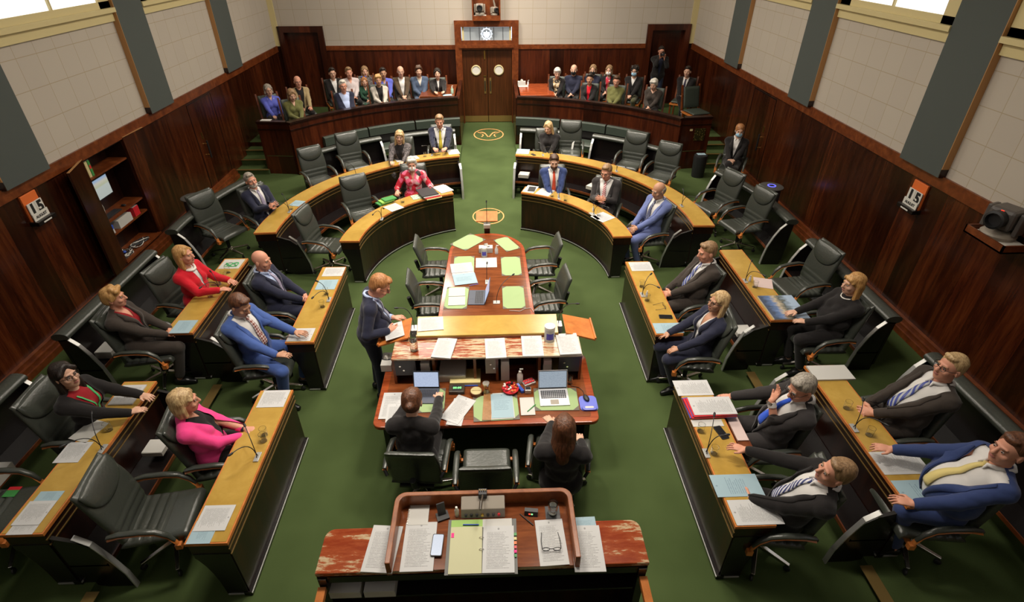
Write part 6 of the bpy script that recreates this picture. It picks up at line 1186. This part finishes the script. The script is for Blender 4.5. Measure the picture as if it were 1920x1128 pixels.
# left desks
dp(-1, (348, 1020), (413, 975), Z0, PAPERB, 'pale blue sheet at the camera end of the left front desk'); dp(-1, (361, 996), (443, 946), Z0 + .004, PAPER, 'printed sheet over the blue one on the left front desk'); dp(-1, (480, 764), (545, 731), Z0, PAPER, 'printed sheet at the far end of the left front desk beyond the woman in pink')
dp(-1, (536, 640), (592, 615), Z0, PAPER, 'printed sheet before the man in the bright blue suit'); dp(-1, (590, 543), (635, 524), Z0, PAPERB, 'pale blue sheet before the shaven-headed man'); dp(-1, (603, 518), (648, 501), Z0, PAPER, 'printed sheet at the far end of the desk before the shaven-headed man')
dp(-1, (10, 1003), (90, 962), Z1_, PAPER, 'bottom printed sheet at the camera end of the left back desk'); dp(-1, (20, 985), (108, 938), Z1_ + .004, PAPER, 'upper printed sheet at the camera end of the left back desk'); dp(-1, (62, 940), (122, 920), Z1_, PAPERB, 'pale blue sheet near the camera end of the left back desk')
dp(-1, (98, 868), (176, 828), Z1_, PAPER, 'printed sheet under the microphone on the left back desk'); P3('paper_sheet', (174, 785), (128, 822), (140, 780), Z1_, BLANK, 'plain sheet beside the elbow of the dark-haired woman')
PH = mat('page with grey photo', (.6, .6, .6), .6, build=lambda nt, b: nt.links.new(ramp(nt, (lambda n: (nt.links.new(mapped(nt, (3, 3, 3), 'Generated'), n.inputs['Vector']), n.outputs['Fac'])[1])(N(nt, 'TexNoise', Scale=1.)), [(.4, (.12, .11, .12)), (.5, (.3, .28, .27)), (.56, (.6, .6, .6))]), b.inputs['Base Color']))
dp(-1, (202, 760), (276, 722), Z1_, PAPER, 'printed page with a grey photograph before the dark-haired woman', th=.012); o = dp(-1, (232, 745), (258, 729), Z1_ + .013, PH, 'grey photograph printed on the page before the dark-haired woman', 'photograph', 'photo', g=None)
dp(-1, (316, 625), (372, 600), Z1_, PAPERB, 'pale blue sheet on the left back desk before the woman in dark red'); dp(-1, (408, 504), (460, 486), Z1_, BLANK, 'white folder with a coiled green lanyard at the far end of the left back desk', 'folder', 'folder', g=None)
lc = at(434, 496, Z1_ + .006); m = MB(); m.tube([V((.10 * sin(a * 1.3), .06 * sin(a * 2.1 + .5), .004 + .004 * sin(a * 3))) for a in [i * .25 for i in range(48)]], .006, 6, flat=.5); l_ = m.build('lanyard', LANY, None, smooth=60); l_.location = lc; tag(l_, 'coiled green lanyard on the white folder', 'lanyard')
# curved desks
LC = 'papers on the curved desks'
P3('paper_sheet', (967, 288), (991, 289), (969, 279), Z1_, PAPERB, 'pale blue sheet at the aisle end of the right outer desk', group=LC); P3('paper_sheet', (979, 359), (1000, 362), (990, 347), Z0, PAPER, 'sheet under the tablet at the aisle end of the right inner desk', group=LC)
t = P3('tablet', (989, 358), (1002, 359), (993, 350), Z0 + .004, BLACKM, 'small dark tablet on the sheet by the bearded man', 'tablet', th=.008)
P3('paper_sheet', (1003, 363), (1028, 368), (1014, 352), Z0, PAPER, 'printed sheet on the right inner desk before the bearded man', group=LC); P3('paper_sheet', (1130, 417), (1154, 408), (1112, 404), Z0, PAPER, 'printed sheet on the right inner desk before the balding man', group=LC); P3('ruler', (1103, 399), (1120, 412), (1106, 396), Z0, CHROMEP, 'thin pale ruler at the edge of the right inner desk', 'ruler')
P3('paper_sheet', (842, 290), (863, 288), (842, 281), Z1_, BLANK, 'white sheet at the aisle end of the left outer desk', group=LC); P3('paper_sheet', (745, 304), (787, 297), (740, 298), Z1_, PAPER, 'wide printed sheets before the woman in grey tweed', group=LC)
P3('paper_sheet', (541, 385), (560, 387), (552, 375), Z1_, PAPERB, 'pale blue sheet on the left outer desk before the man with fingertips together', group=LC); P3('paper_sheet', (735, 397), (758, 389), (722, 387), Z0, PAPER, 'printed sheet beside the green books on the left inner desk', group=LC)
P3('map_sheet', (775, 375), (798, 371), (771, 367), Z0, mat('green and tan map print', (.3, .4, .3), .5, build=tweedb and (lambda nt, b: nt.links.new(ramp(nt, (lambda n: (nt.links.new(mapped(nt, (8, 8, 8), 'Generated'), n.inputs['Vector']), n.outputs['Fac'])[1])(N(nt, 'TexNoise', Scale=1.)), [(.4, (.1, .35, .2)), (.55, (.6, .6, .5))]), b.inputs['Base Color']))), 'folded green map leaflet before the masked woman in floral', 'leaflet', th=.008)
for i, (m_, lb) in enumerate(((YELP, 'yellow folder at the bottom of the folder pile before the masked woman'), (RED, 'red folder in the pile before the masked woman'), (BLANK, 'white papers in the folder pile before the masked woman'), (BLACKM, 'black glossy folder on top of the pile before the masked woman'))):
    P3('folder', (801 - i * 3, 376 - i * 2), (829 - i * 2, 370 - i * 2), (796 - i * 3, 361 - i * 2), Z0 + .018 * i, m_, lb, 'folder', 'folders before the masked woman', th=.016)
P3('paper_sheet', (828, 363), (851, 357), (819, 351), Z0, PAPER, 'lower loose sheet at the aisle end of the left inner desk', group=LC, th=.01); P3('paper_sheet', (826, 360), (846, 355), (817, 349), Z0 + .011, BLANK, 'upper loose sheet at the aisle end of the left inner desk', group=LC)
GB = 'green books on the left inner desk'
for i, (m_, h) in enumerate(((GREEN, .03), (mat('pale lime cover', (.3, .6, .1), .5), .03), (GREEN, .025))):
    P3('book', (712 + 5 * i, 387 - 4 * i), (736 + 4 * i, 379 - 3 * i), (711 + 5 * i, 380 - 4 * i), Z0 + .0 + .031 * i, m_, ('lowest green book', 'lime green book in the middle', 'top green book with a red band')[i] + ' of the stack beside the empty inner chair', 'book', GB, th=h)
# microphones
for base, heads, z, l in [((617, 562), [(597, 528), (588, 556)], Z0, 'before the shaven-headed man'), ((483, 857), [(460, 800), (437, 848)], Z0, 'on the left front desk before the woman in pink'), ((413, 546), [(396, 510), (378, 537)], Z1_, 'before the woman in the red jacket'), ((193, 842), [(172, 777), (123, 833)], Z1_, 'before the dark-haired woman with the green lanyard'),
                 ((1204, 553), [(1219, 515), (1232, 537)], Z0, 'before the man in dark grey'), ((1324, 850), [(1339, 780), (1358, 815)], Z0, 'beside the red folders on the right front desk'), ((1397, 527), [(1409, 490), (1431, 515)], Z1_, 'beside the pale pink folder'), ((1601, 803), [(1618, 752), (1657, 793)], Z1_, 'before the fair-haired man with black glasses'),
                 ((543, 397), [(530, 365), (515, 385)], Z1_, 'before the man with fingertips together'), ((668, 329), [(655, 310), (648, 303)], Z1_, 'on the left outer desk before the empty pair'), ((716, 411), [(718, 390), (700, 401)], Z0, 'on the left inner desk beside the printed sheet'), ((810, 291), [(794, 273), (818, 270)], Z1_, 'before the man with the mustard tie'),
                 ((1018, 291), [(1012, 268), (1033, 276)], Z1_, 'before the woman in the roll-neck'), ((1156, 321), [(1150, 300), (1172, 312)], Z1_, 'on the right outer desk before the middle pair'), ((1278, 386), [(1281, 356), (1304, 370)], Z1_, 'near the end of the right outer desk'), ((1048, 372), [(1046, 340)], Z0, 'before the bearded man'), ((1113, 402), [(1107, 375), (1138, 388)], Z0, 'before the man with laced fingers')]:
    mic(base, heads, z, 'gooseneck microphone ' + l)
for px, py, z, l in [(612, 551, Z0, 'behind the pale blue sheet of the shaven-headed man'), (605, 575, Z0, 'nearer the man in bright blue'), (496, 815, Z0, 'on the left front desk beside the microphone'), (495, 826, Z0, 'just in front of the other one on the left front desk'), (428, 511, Z1_, 'beside the coiled green lanyard'), (420, 519, Z1_, 'second beside the coiled green lanyard'), (395, 556, Z1_, 'before the woman in the red jacket'),
              (205, 806, Z1_, 'before the dark-haired woman with glasses'), (1203, 537, Z0, 'before the man in dark grey'), (1213, 563, Z0, 'nearer the blonde woman with glasses'), (1313, 808, Z0, 'next to the red folders'), (1338, 850, Z0, 'before the man leaning back'), (1415, 538, Z1_, 'beside the pale pink folder'), (1587, 765, Z1_, 'before the fair-haired man'), (1629, 815, Z1_, 'nearer the man in royal blue'),
              (755, 379, Z0, 'before the masked woman in floral'), (797, 293, Z1_, 'on the left outer desk before the woman in tweed'), (823, 290, Z1_, 'before the man with the mustard tie'), (1035, 368, Z0, 'left of the bearded man\'s microphone'), (1060, 376, Z0, 'right of the bearded man\'s microphone'), (1122, 404, Z0, 'before the man with laced fingers'), (1033, 290, Z1_, 'before the woman in the roll-neck'), (546, 392, Z1_, 'before the man with fingertips together')]:
    tumbler(px, py, z, 'water glass ' + l, .038, .10, water=False)
def vial(px, py, z, l):
    t = thing('sanitiser_bottle', l, 'bottle', at(px, py, z), group='small sanitiser bottles on the desks'); MB().lathe([(.016, 0), (.018, .06), (.009, .075)], 12).build('bottle_body', mat('translucent plastic', (.6, .6, .62), .25), t, smooth=50); MB().lathe([(.010, .075), (.009, .10)], 10).build('cap', WHITE, t, smooth=50)
for px, py, z, l in [(413, 533, Z1_, 'small sanitiser bottle before the woman in the red jacket'), (1212, 556, Z0, 'small sanitiser bottle on the desk of the man in dark grey'), (1405, 527, Z1_, 'small sanitiser bottle beside the pale pink folder'), (1047, 371, Z0, 'small sanitiser bottle beside the bearded man\'s microphone'), (1112, 396, Z0, 'small sanitiser bottle before the man with laced fingers')]: vial(px, py, z, l)
phone(1352, 811, Z0, 'smartphone with grey back on the right front desk', 14, g=None); phone(1248, 594, Z0, 'dark smartphone before the blonde woman with glasses', 85); specs(1245, 575, Z0, 'folded spectacles on the desk of the blonde woman', 95, 1.2); phone(1000, 290, Z1_, 'small dark phone on the right outer desk before the woman in the roll-neck', 30, s=1.0)
c_ = [q for q in PEOPLE if 'looking down at a phone' in q[0]['label']][0]
t = phone(522, 661, .80, 'black smartphone held in the right hand of the man in bright blue', -60, s=1.15)
tag(MB().tube([at(396, 534, Z1_ + .005), at(412, 534, Z1_ + .005)], .006, 8).build('pen', mat('purple plastic', (.12, .02, .1), .4), None, smooth=60), 'purple pen on the left back desk before the woman in the red jacket', 'pen')
t = thing('pull_out_shelf', 'pull-out timber shelf with a pink folder on the chair side of the right front desk', 'shelf', at(1375, 800, ZD - .06)); MB().box(-.04, .10, -.28, .28, -.015, 0).build('shelf_board', FRAME, t); MB().box(-.03, .09, -.2, .22, .001, .012).build('folder', PINKP, t)
# paper piles on the low shelves
def shelfpile(x, y, z, w_, h, rz, l, tilt=0): o = MB().use(SIDE).box(-w_ / 2, w_ / 2, -.11, .11, 0, h).use(BLANK).box(-w_ / 2 + .005, w_ / 2 - .01, -.112, .108, h, h + .006).build('paper_pile', None); o.location = (x, y, z); o.rotation_euler = (0, 0, rz); tag(o, l, 'paper pile', 'paper piles on the low shelves')
zs = PZ + .362
for s, y, w_, l in ((-1, 6.35, .16, 'under the left back desk beside the man in bright blue'), (-1, 4.3, .2, 'under the left back desk behind the woman in pink'), (1, 6.2, .22, 'under the right back desk behind the blonde woman with glasses'), (1, 4.5, .22, 'under the right back desk behind the bright blue tie')):
    shelfpile(CX + s * 3.66, y, zs, w_, .05, pi / 2, 'white paper pile ' + l)
for a, s, l in ((78, 1, 'below the right outer desk behind the balding man'), (71, 1, 'below the right outer desk, second behind the balding man'), (42, 1, 'below the right outer desk beside the man with laced fingers'), (14, 1, 'below the right outer desk beside the bearded man')):
    x, y, nx, ny = arc(9.0, 3.53, a, a + .1, s, 1)[0]; shelfpile(x, y, zs, .24, .07, -s * radians(a), 'white paper pile ' + l)
for s, y, l in ((-1, 6.1, 'by the left wall behind the woman in dark red'), (-1, 4.0, 'by the left wall behind the dark-haired woman')):
    shelfpile(CX + s * 5.2, y, PZ + .322, .25, .10, pi / 2, 'white papers on the bench shelf ' + l)
for px, py, l in ((435, 390, 'by the left air purifier'), (1418, 375, 'by the right air purifier')):
    q = at(px, py, PZ + .42); o = MB().use(BLANK).box(-.12, .12, -.09, .09, 0, .03).build('paper_pile', None); rr_ = V((q.x - CX, q.y - 9)).length; o.location = (q.x, q.y, PZ + .322); tag(o, 'white papers on the bench shelf ' + l, 'paper pile', 'paper piles on the low shelves')
# ---------------------------------------------------------------- wall things
y0, y1, z0, z1 = OPN; xb_ = XL - .34
cab = thing('wall_cabinet', 'open cupboard in the left wall with shelves, monitor and folders', 'cabinet', (XL, (y0 + y1) / 2, z0)); Lc = cab.location.copy()
def cmk(n, x0, x1, a, b_, c, d, m): return MB().box(x0 - Lc.x, x1 - Lc.x, a - Lc.y, b_ - Lc.y, c - Lc.z, d - Lc.z).build(n, m, cab)
cmk('back_panel', xb_ - .03, xb_, y0, y1, z0, z1, DARK); cmk('side_panel', xb_, XL - .002, y0 - .0, y0 + .025, z0, z1, DARK); cmk('side_panel', xb_, XL - .002, y1 - .025, y1, z0, z1, DARK); cmk('top_panel', xb_, XL - .002, y0, y1, z1 - .02, z1, DARK); cmk('counter', xb_, XL + .06, y0 - .02, y1 + .02, z0, z0 + .03, FRAME)
SH = [(1.86, 'upper'), (1.10, 'middle'), (.86, 'lower')]
for z_, n_ in SH: cmk('shelf', xb_, XL - .01, y0 + .025, y1 - .025, z_, z_ + .03, FRAME)
def door(y, rz, sgn, w_):
    d = MB().box(0, .03, 0, w_ * sgn if sgn > 0 else 0, 0, z1 - z0) if 0 else MB().box(0, .03, min(0, sgn * w_), max(0, sgn * w_), 0, z1 - z0)
    o = d.build('cabinet_door', PANELX, cab); o.location = V((XL + .01, y, z0 + .03)) - Lc; o.rotation_euler = (0, 0, radians(rz)); MB().box(-.001, .031, min(0, sgn * w_), max(0, sgn * w_), z1 - z0, z1 - z0 + .008).build('top_edge', TANW, o)
door(y0, 16, -1, .62); door(y1, -3, 1, .62)
def onwall(n, x, y, z, l, c, g=None): return thing(n, l, c, (x, y, z), group=g)
for i, (w_, m_, l) in enumerate(((.06, CREAM, 'tan book at the left end of the upper cupboard shelf'), (.06, CREAM, 'second tan book on the upper cupboard shelf'), (.05, GREEN, 'green book with a red panel on the upper cupboard shelf'))):
    t = thing('book', l, 'book', (XL - .15, y0 + .05 + i * .075, 1.891), group='books on the upper cupboard shelf'); MB().use(m_).box(-.1, .11, 0, w_, 0, .26).use(BLANK).box(-.098, .108, .004, w_ - .004, .26, .262).build('cover', None, t)
    if i == 2: MB().box(.11, .112, .006, w_ - .006, .12, .18).build('red_panel', RED, t)
mt = thing('monitor', 'flat monitor showing a pale desktop picture hanging in the open cupboard', 'monitor', (XL - .14, y0 + .33, 1.62))
SCR3 = mat('desktop picture screen', (.1, .1, .1), .3, build=lambda nt, b: (nt.links.new(ramp(nt, (lambda s: (nt.links.new(mapped(nt, (1, 1, 1), 'Generated'), s.inputs[0]), s.outputs[2])[1])(N(nt, 'SeparateXYZ')), [(.1, (.42, .47, .44)), (.55, (.45, .5, .47)), (.62, (.42, .45, .3)), (.8, (.52, .5, .42)), (.92, (.3, .42, .6))]), b.inputs['Emission Color']), setattr(b.inputs['Emission Strength'], 'default_value', .8)))
MB().box(0, .03, -.27, .27, -.18, .18).build('monitor_case', BLACKM, mt, bevel=.004); MB().box(.03, .032, -.255, .255, -.16, .165).build('screen', SCR3, mt); MB().box(-.14, 0, -.04, .04, .0, .06).build('bracket', DGREY, mt); MB().tube([(.01, -.12, -.18), (.02, -.1, -.3), (0, -.1, -.48)], .004, 6).build('cable', WHITE, mt)
t = onwall('keyboard', XL - .13, y0 + .34, 1.131, 'black keyboard on the middle cupboard shelf', 'keyboard'); MB().box(-.07, .07, -.22, .22, 0, .02).build('key_tray', BLACKM, t, bevel=.003)
for i in range(4): MB().box(-.055 + i * .03, -.03 + i * .03, -.2, .2, .02, .026).build('key_row', DGREY, t)
t = onwall('computer_mouse', XL - .12, y0 + .72, 1.131, 'black mouse on the middle cupboard shelf', 'mouse'); MB().ell((0, 0, .015), (.045, .03, .018)).build('mouse_body', BLACKM, t, smooth=180)
t = onwall('folder_box', XL - .12, y0 + .48, .891, 'white box of folders on the lower cupboard shelf', 'box'); MB().box(-.1, .1, -.2, .2, 0, .14).build('carton', BLANK, t); MB().box(-.09, .08, -.19, .19, .14, .145).build('lid', SIDE, t)
for i in range(4): o = MB().use(RED).box(-.1, .1, 0, .035, 0, .17).use(BLANK).box(-.098, .098, .005, .03, .17, .172).build('red_folder', None); o.location = (XL - .12, y0 + .78 + i * .04, .891); tag(o, 'red folder on the lower cupboard shelf, %s from the white box' % ('first', 'second', 'third', 'fourth')[i], 'folder', 'red folders on the lower cupboard shelf')
t = onwall('carton', XL - .1, y0 + .09, .891, 'small blue and white carton at the left end of the lower cupboard shelf', 'carton'); MB().box(-.05, .07, -.045, .045, 0, .075).build('white_half', BLANK, t); MB().box(-.05, .07, -.045, .045, .076, .15).build('blue_half', BLUE, t)
t = onwall('cable_tangle', XL - .08, y0 + .18, z0 + .031, 'tangle of black and white cables at the bottom of the open cupboard', 'cables')
for k in range(5): MB().tube([V((.09 * sin(a * (1.1 + .13 * k) + k), .14 * sin(a * 1.7 + 2 * k), .02 + .03 * (1 + sin(a * 2.3 + k)))) for a in [i * .35 for i in range(30)]], .006, 6).build('cable', [BLACKM, WHITE, DGREY, BLACKM, WHITE][k], t, smooth=60)
MB().ell((0, .02, .08), (.03, .03, .025)).build('blue_plug', BLUE, t, smooth=180); MB().box(.02, .07, -.12, .16, 0, .035).build('power_strip', WHITE, t, bevel=.004)
t = onwall('headset_tangle', XL - .08, y0 + .66, z0 + .031, 'black headsets and leads lying at the right of the open cupboard floor', 'headsets')
for k in range(4): MB().tube([V((.08 * sin(a * (1.3 + .1 * k) + k), .2 * sin(a * 1.2 + 1.3 * k), .015 + .02 * (1 + sin(a * 2.1 + k)))) for a in [i * .35 for i in range(24)]], .007, 6).build('lead', [BLACKM, DGREY, BLACKM, WHITE][k], t, smooth=60)
# day calendars
def calendar(X, s, y, z, l):
    t = thing('day_calendar', l, 'calendar', (X, y, z), 0, group='wooden day calendars'); q = -s     # q: outward direction into the room
    R_ = Matrix.Rotation(pi / 2 * (1 if q > 0 else -1), 4, 'Z')     # local x along the wall, local -y into the room
    def bx(n, m, *a, **k): return MB().box(*a, R_).build(n, m, t, **k)
    bx('back_board', ORMAT, -.15, .15, -.03, 0, -.18, .20, bevel=.006); bx('ledge', BLACK, -.18, .18, -.13, 0, -.23, -.17, bevel=.006); bx('ledge_label', WHITE, -.08, .08, -.132, -.13, -.215, -.195)
    bx('month_card', WHITE, -.15, .15, -.075, -.065, -.17, -.07); bx('day_card', WHITE, -.14, .0, -.06, -.045, -.12, .08, bevel=.004); bx('day_card', WHITE, .005, .145, -.06, -.045, -.12, .08, bevel=.004)
    F_ = Matrix.Rotation(pi / 2, 4, 'X')
    text_mesh('digit', '1', .21, INK, t, R_ @ Matrix.Translation((-.07, -.062, -.02)) @ F_, bold=.012); text_mesh('digit', '5', .21, INK, t, R_ @ Matrix.Translation((.075, -.062, -.02)) @ F_, bold=.010); text_mesh('month', 'AUGUST', .055, INK, t, R_ @ Matrix.Translation((0, -.077, -.125)) @ F_, bold=.001)
calendar(XL, -1, 7.47, 1.99, 'wooden day calendar reading 15 August on the left wall'); calendar(XR, 1, 7.44, 1.97, 'wooden day calendar reading 15 August on the right wall')
# cameras
def ptz(n, loc, rz, l, s=1., shell=DGREY, g=None):
    t = thing('swivel_camera', l, 'camera', loc, rz, g); MB().lathe([(.085, 0), (.09, .02), (.07, .045), (.05, .05)], 24).build('base', LGREY, t, smooth=40)
    for k in (-1, 1): MB().box(k * .085 - .012, k * .085 + .012, -.04, .04, .04, .17).build('yoke_arm', shell, t, bevel=.006)
    h = MB().box(-.07, .07, -.075, .06, .06, .18).build('camera_head', shell, t, bevel=.02); MB().lathe([(.05, 0), (.052, .05), (.04, .055), (.036, .03)], 20, T=Matrix.Translation((0, -.07, .12)) @ Matrix.Rotation(pi / 2, 4, 'X')).build('lens', BLACKM, h, smooth=40)
    MB().box(-.008, .008, -.078, -.074, .165, .172).build('tally_light', mat('red lamp', (.6, .02, .01), .4), h); t.scale = (s, s, s); return t
sh_ = thing('camera_shelf', 'timber box shelf carrying the camera at the right edge', 'shelf', (XR - .001, 5.72, 2.10)); m = MB()
MB().box(-.42, 0, -.3, .3, 0, .02).build('shelf_floor', FRAME, sh_); 
for a_ in ((-.42, -.40, -.3, .3), (-.42, 0, -.3, -.28), (-.42, 0, .28, .3)): MB().box(*a_, 0, .10).build('side_board', FRAME, sh_)
MB().box(-.30, -.06, -.25, .25, .021, .05).build('white_tray', WHITE, sh_)
ptz('a', (XR - .2, 5.78, 2.152), radians(-70), 'dark swivel camera on the timber box shelf at the right edge', 2.1, mat('grey camera shell', (.09, .08, .075), .35))
cb_ = thing('camera_niche', 'open dark timber box with cameras above the main doors', 'niche', (-.135, YB, 3.07)); 
for a_ in ((-.42, .42, -.32, 0, 0, .04), (-.42, -.38, -.32, 0, .04, 1.0), (.38, .42, -.32, 0, .04, 1.0), (-.42, .42, -.32, 0, 1.0, 1.04), (-.38, .38, -.03, 0, .04, 1.0)): MB().box(*a_).build('board', FRAME, cb_)
MB().box(-.42, .42, -.34, -.32, 0, .12).build('front_lip', FRAME, cb_); MB().box(-.38, .38, -.3, -.03, .04, .13).build('inner_step', FRAME, cb_)
ptz('b', (-.33, YB - .17, 3.205), 0, 'grey swivel camera on the left inside the box above the doors', 1.7, LGREY); ptz('c', (.1, YB - .17, 3.205), .5, 'smaller camera on the right inside the box above the doors', 1.2, LGREY); MB().box(-.11, .11, -.06, .06, -.02, 0).build('tray', WHITE, bpy.data.objects['swivel_camera.001'])
MB().tube([(.05, .0, .1), (.0, .02, .3), (-.02, .0, .42)], .022, 8).build('microphone_arm', LGREY, bpy.data.objects['swivel_camera.002'], smooth=60)
# gallery desks and small things
for s, l in ((1, 'right'), (-1, 'left')):
    t = thing('gallery_desk', 'polished reddish attendants\' desk behind the %s gallery parapet' % l, 'desk', (CX + s * 1.45, 17.2, GZ)); MB().box(-.5, .5, -.75, .75, .74, .79).build('desk_top', REDTOP if s > 0 else FRAME, t, bevel=.005); MB().box(-.48, .48, -.72, -.66, 0, .74).build('front_board', DARK, t)
    for k in (-1, 1): MB().box(k * .46 - .02, k * .46 + .02, -.66, .7, 0, .74).build('side_board', DARK, t)
zz = GZ + .791
tissue(978, 160, zz, 'white tissue box on the right gallery desk by the doors', .24, .14, .12); pump(990, 160, zz, 'small pump bottle beside the gallery tissue box'); P3('paper_sheet', (972, 163), (990, 163), (972, 159), zz, BLANK, 'white sheet beside the gallery tissue box')
t = pump(848, 175, zz, 'green topped bottle at the aisle end of the left gallery desk', .04, .2, mat('pale green plastic', (.35, .5, .38), .4)); P3('paper_sheet', (831, 180), (848, 179), (832, 177), zz, PAPERB, 'pale green sheet before the gallery attendant')
P3('paper_sheet', (487, 227), (506, 227), (488, 224), 1.406, BLANK, 'white leaflets on the left end of the gallery parapet', th=.01)
# stanchion-like sanitiser and black bin beside the right parapet end
q = at(1307, 330, PZ); t = thing('waste_bin', 'low black bin beside the right end of the gallery parapet', 'bin', (q.x, q.y, PZ)); MB().lathe([(.15, 0), (.17, .5), (.16, .55), (.12, .56)], 20).build('bin_body', BLACKM, t, smooth=40); MB().box(-.1, .1, -.07, .07, .57, .575).build('pale_cover', PAPERB, t)
pump(1306, 322, PZ + .0, 'pump bottle standing on the floor by the shoe of the masked woman', .045, .2, mat('cream plastic', (.55, .48, .42), .35))
q = at(20, 925, PZ + .55); t = thing('leaflet', 'small green and red leaflet on the seat at the left edge of the photo', 'leaflet', (q.x, q.y, PZ + .55)); MB().box(-.06, .06, -.04, .04, 0, .004).build('green_half', GREEN, t); MB().box(-.06, .06, .041, .08, 0, .004).build('red_half', RED, t)
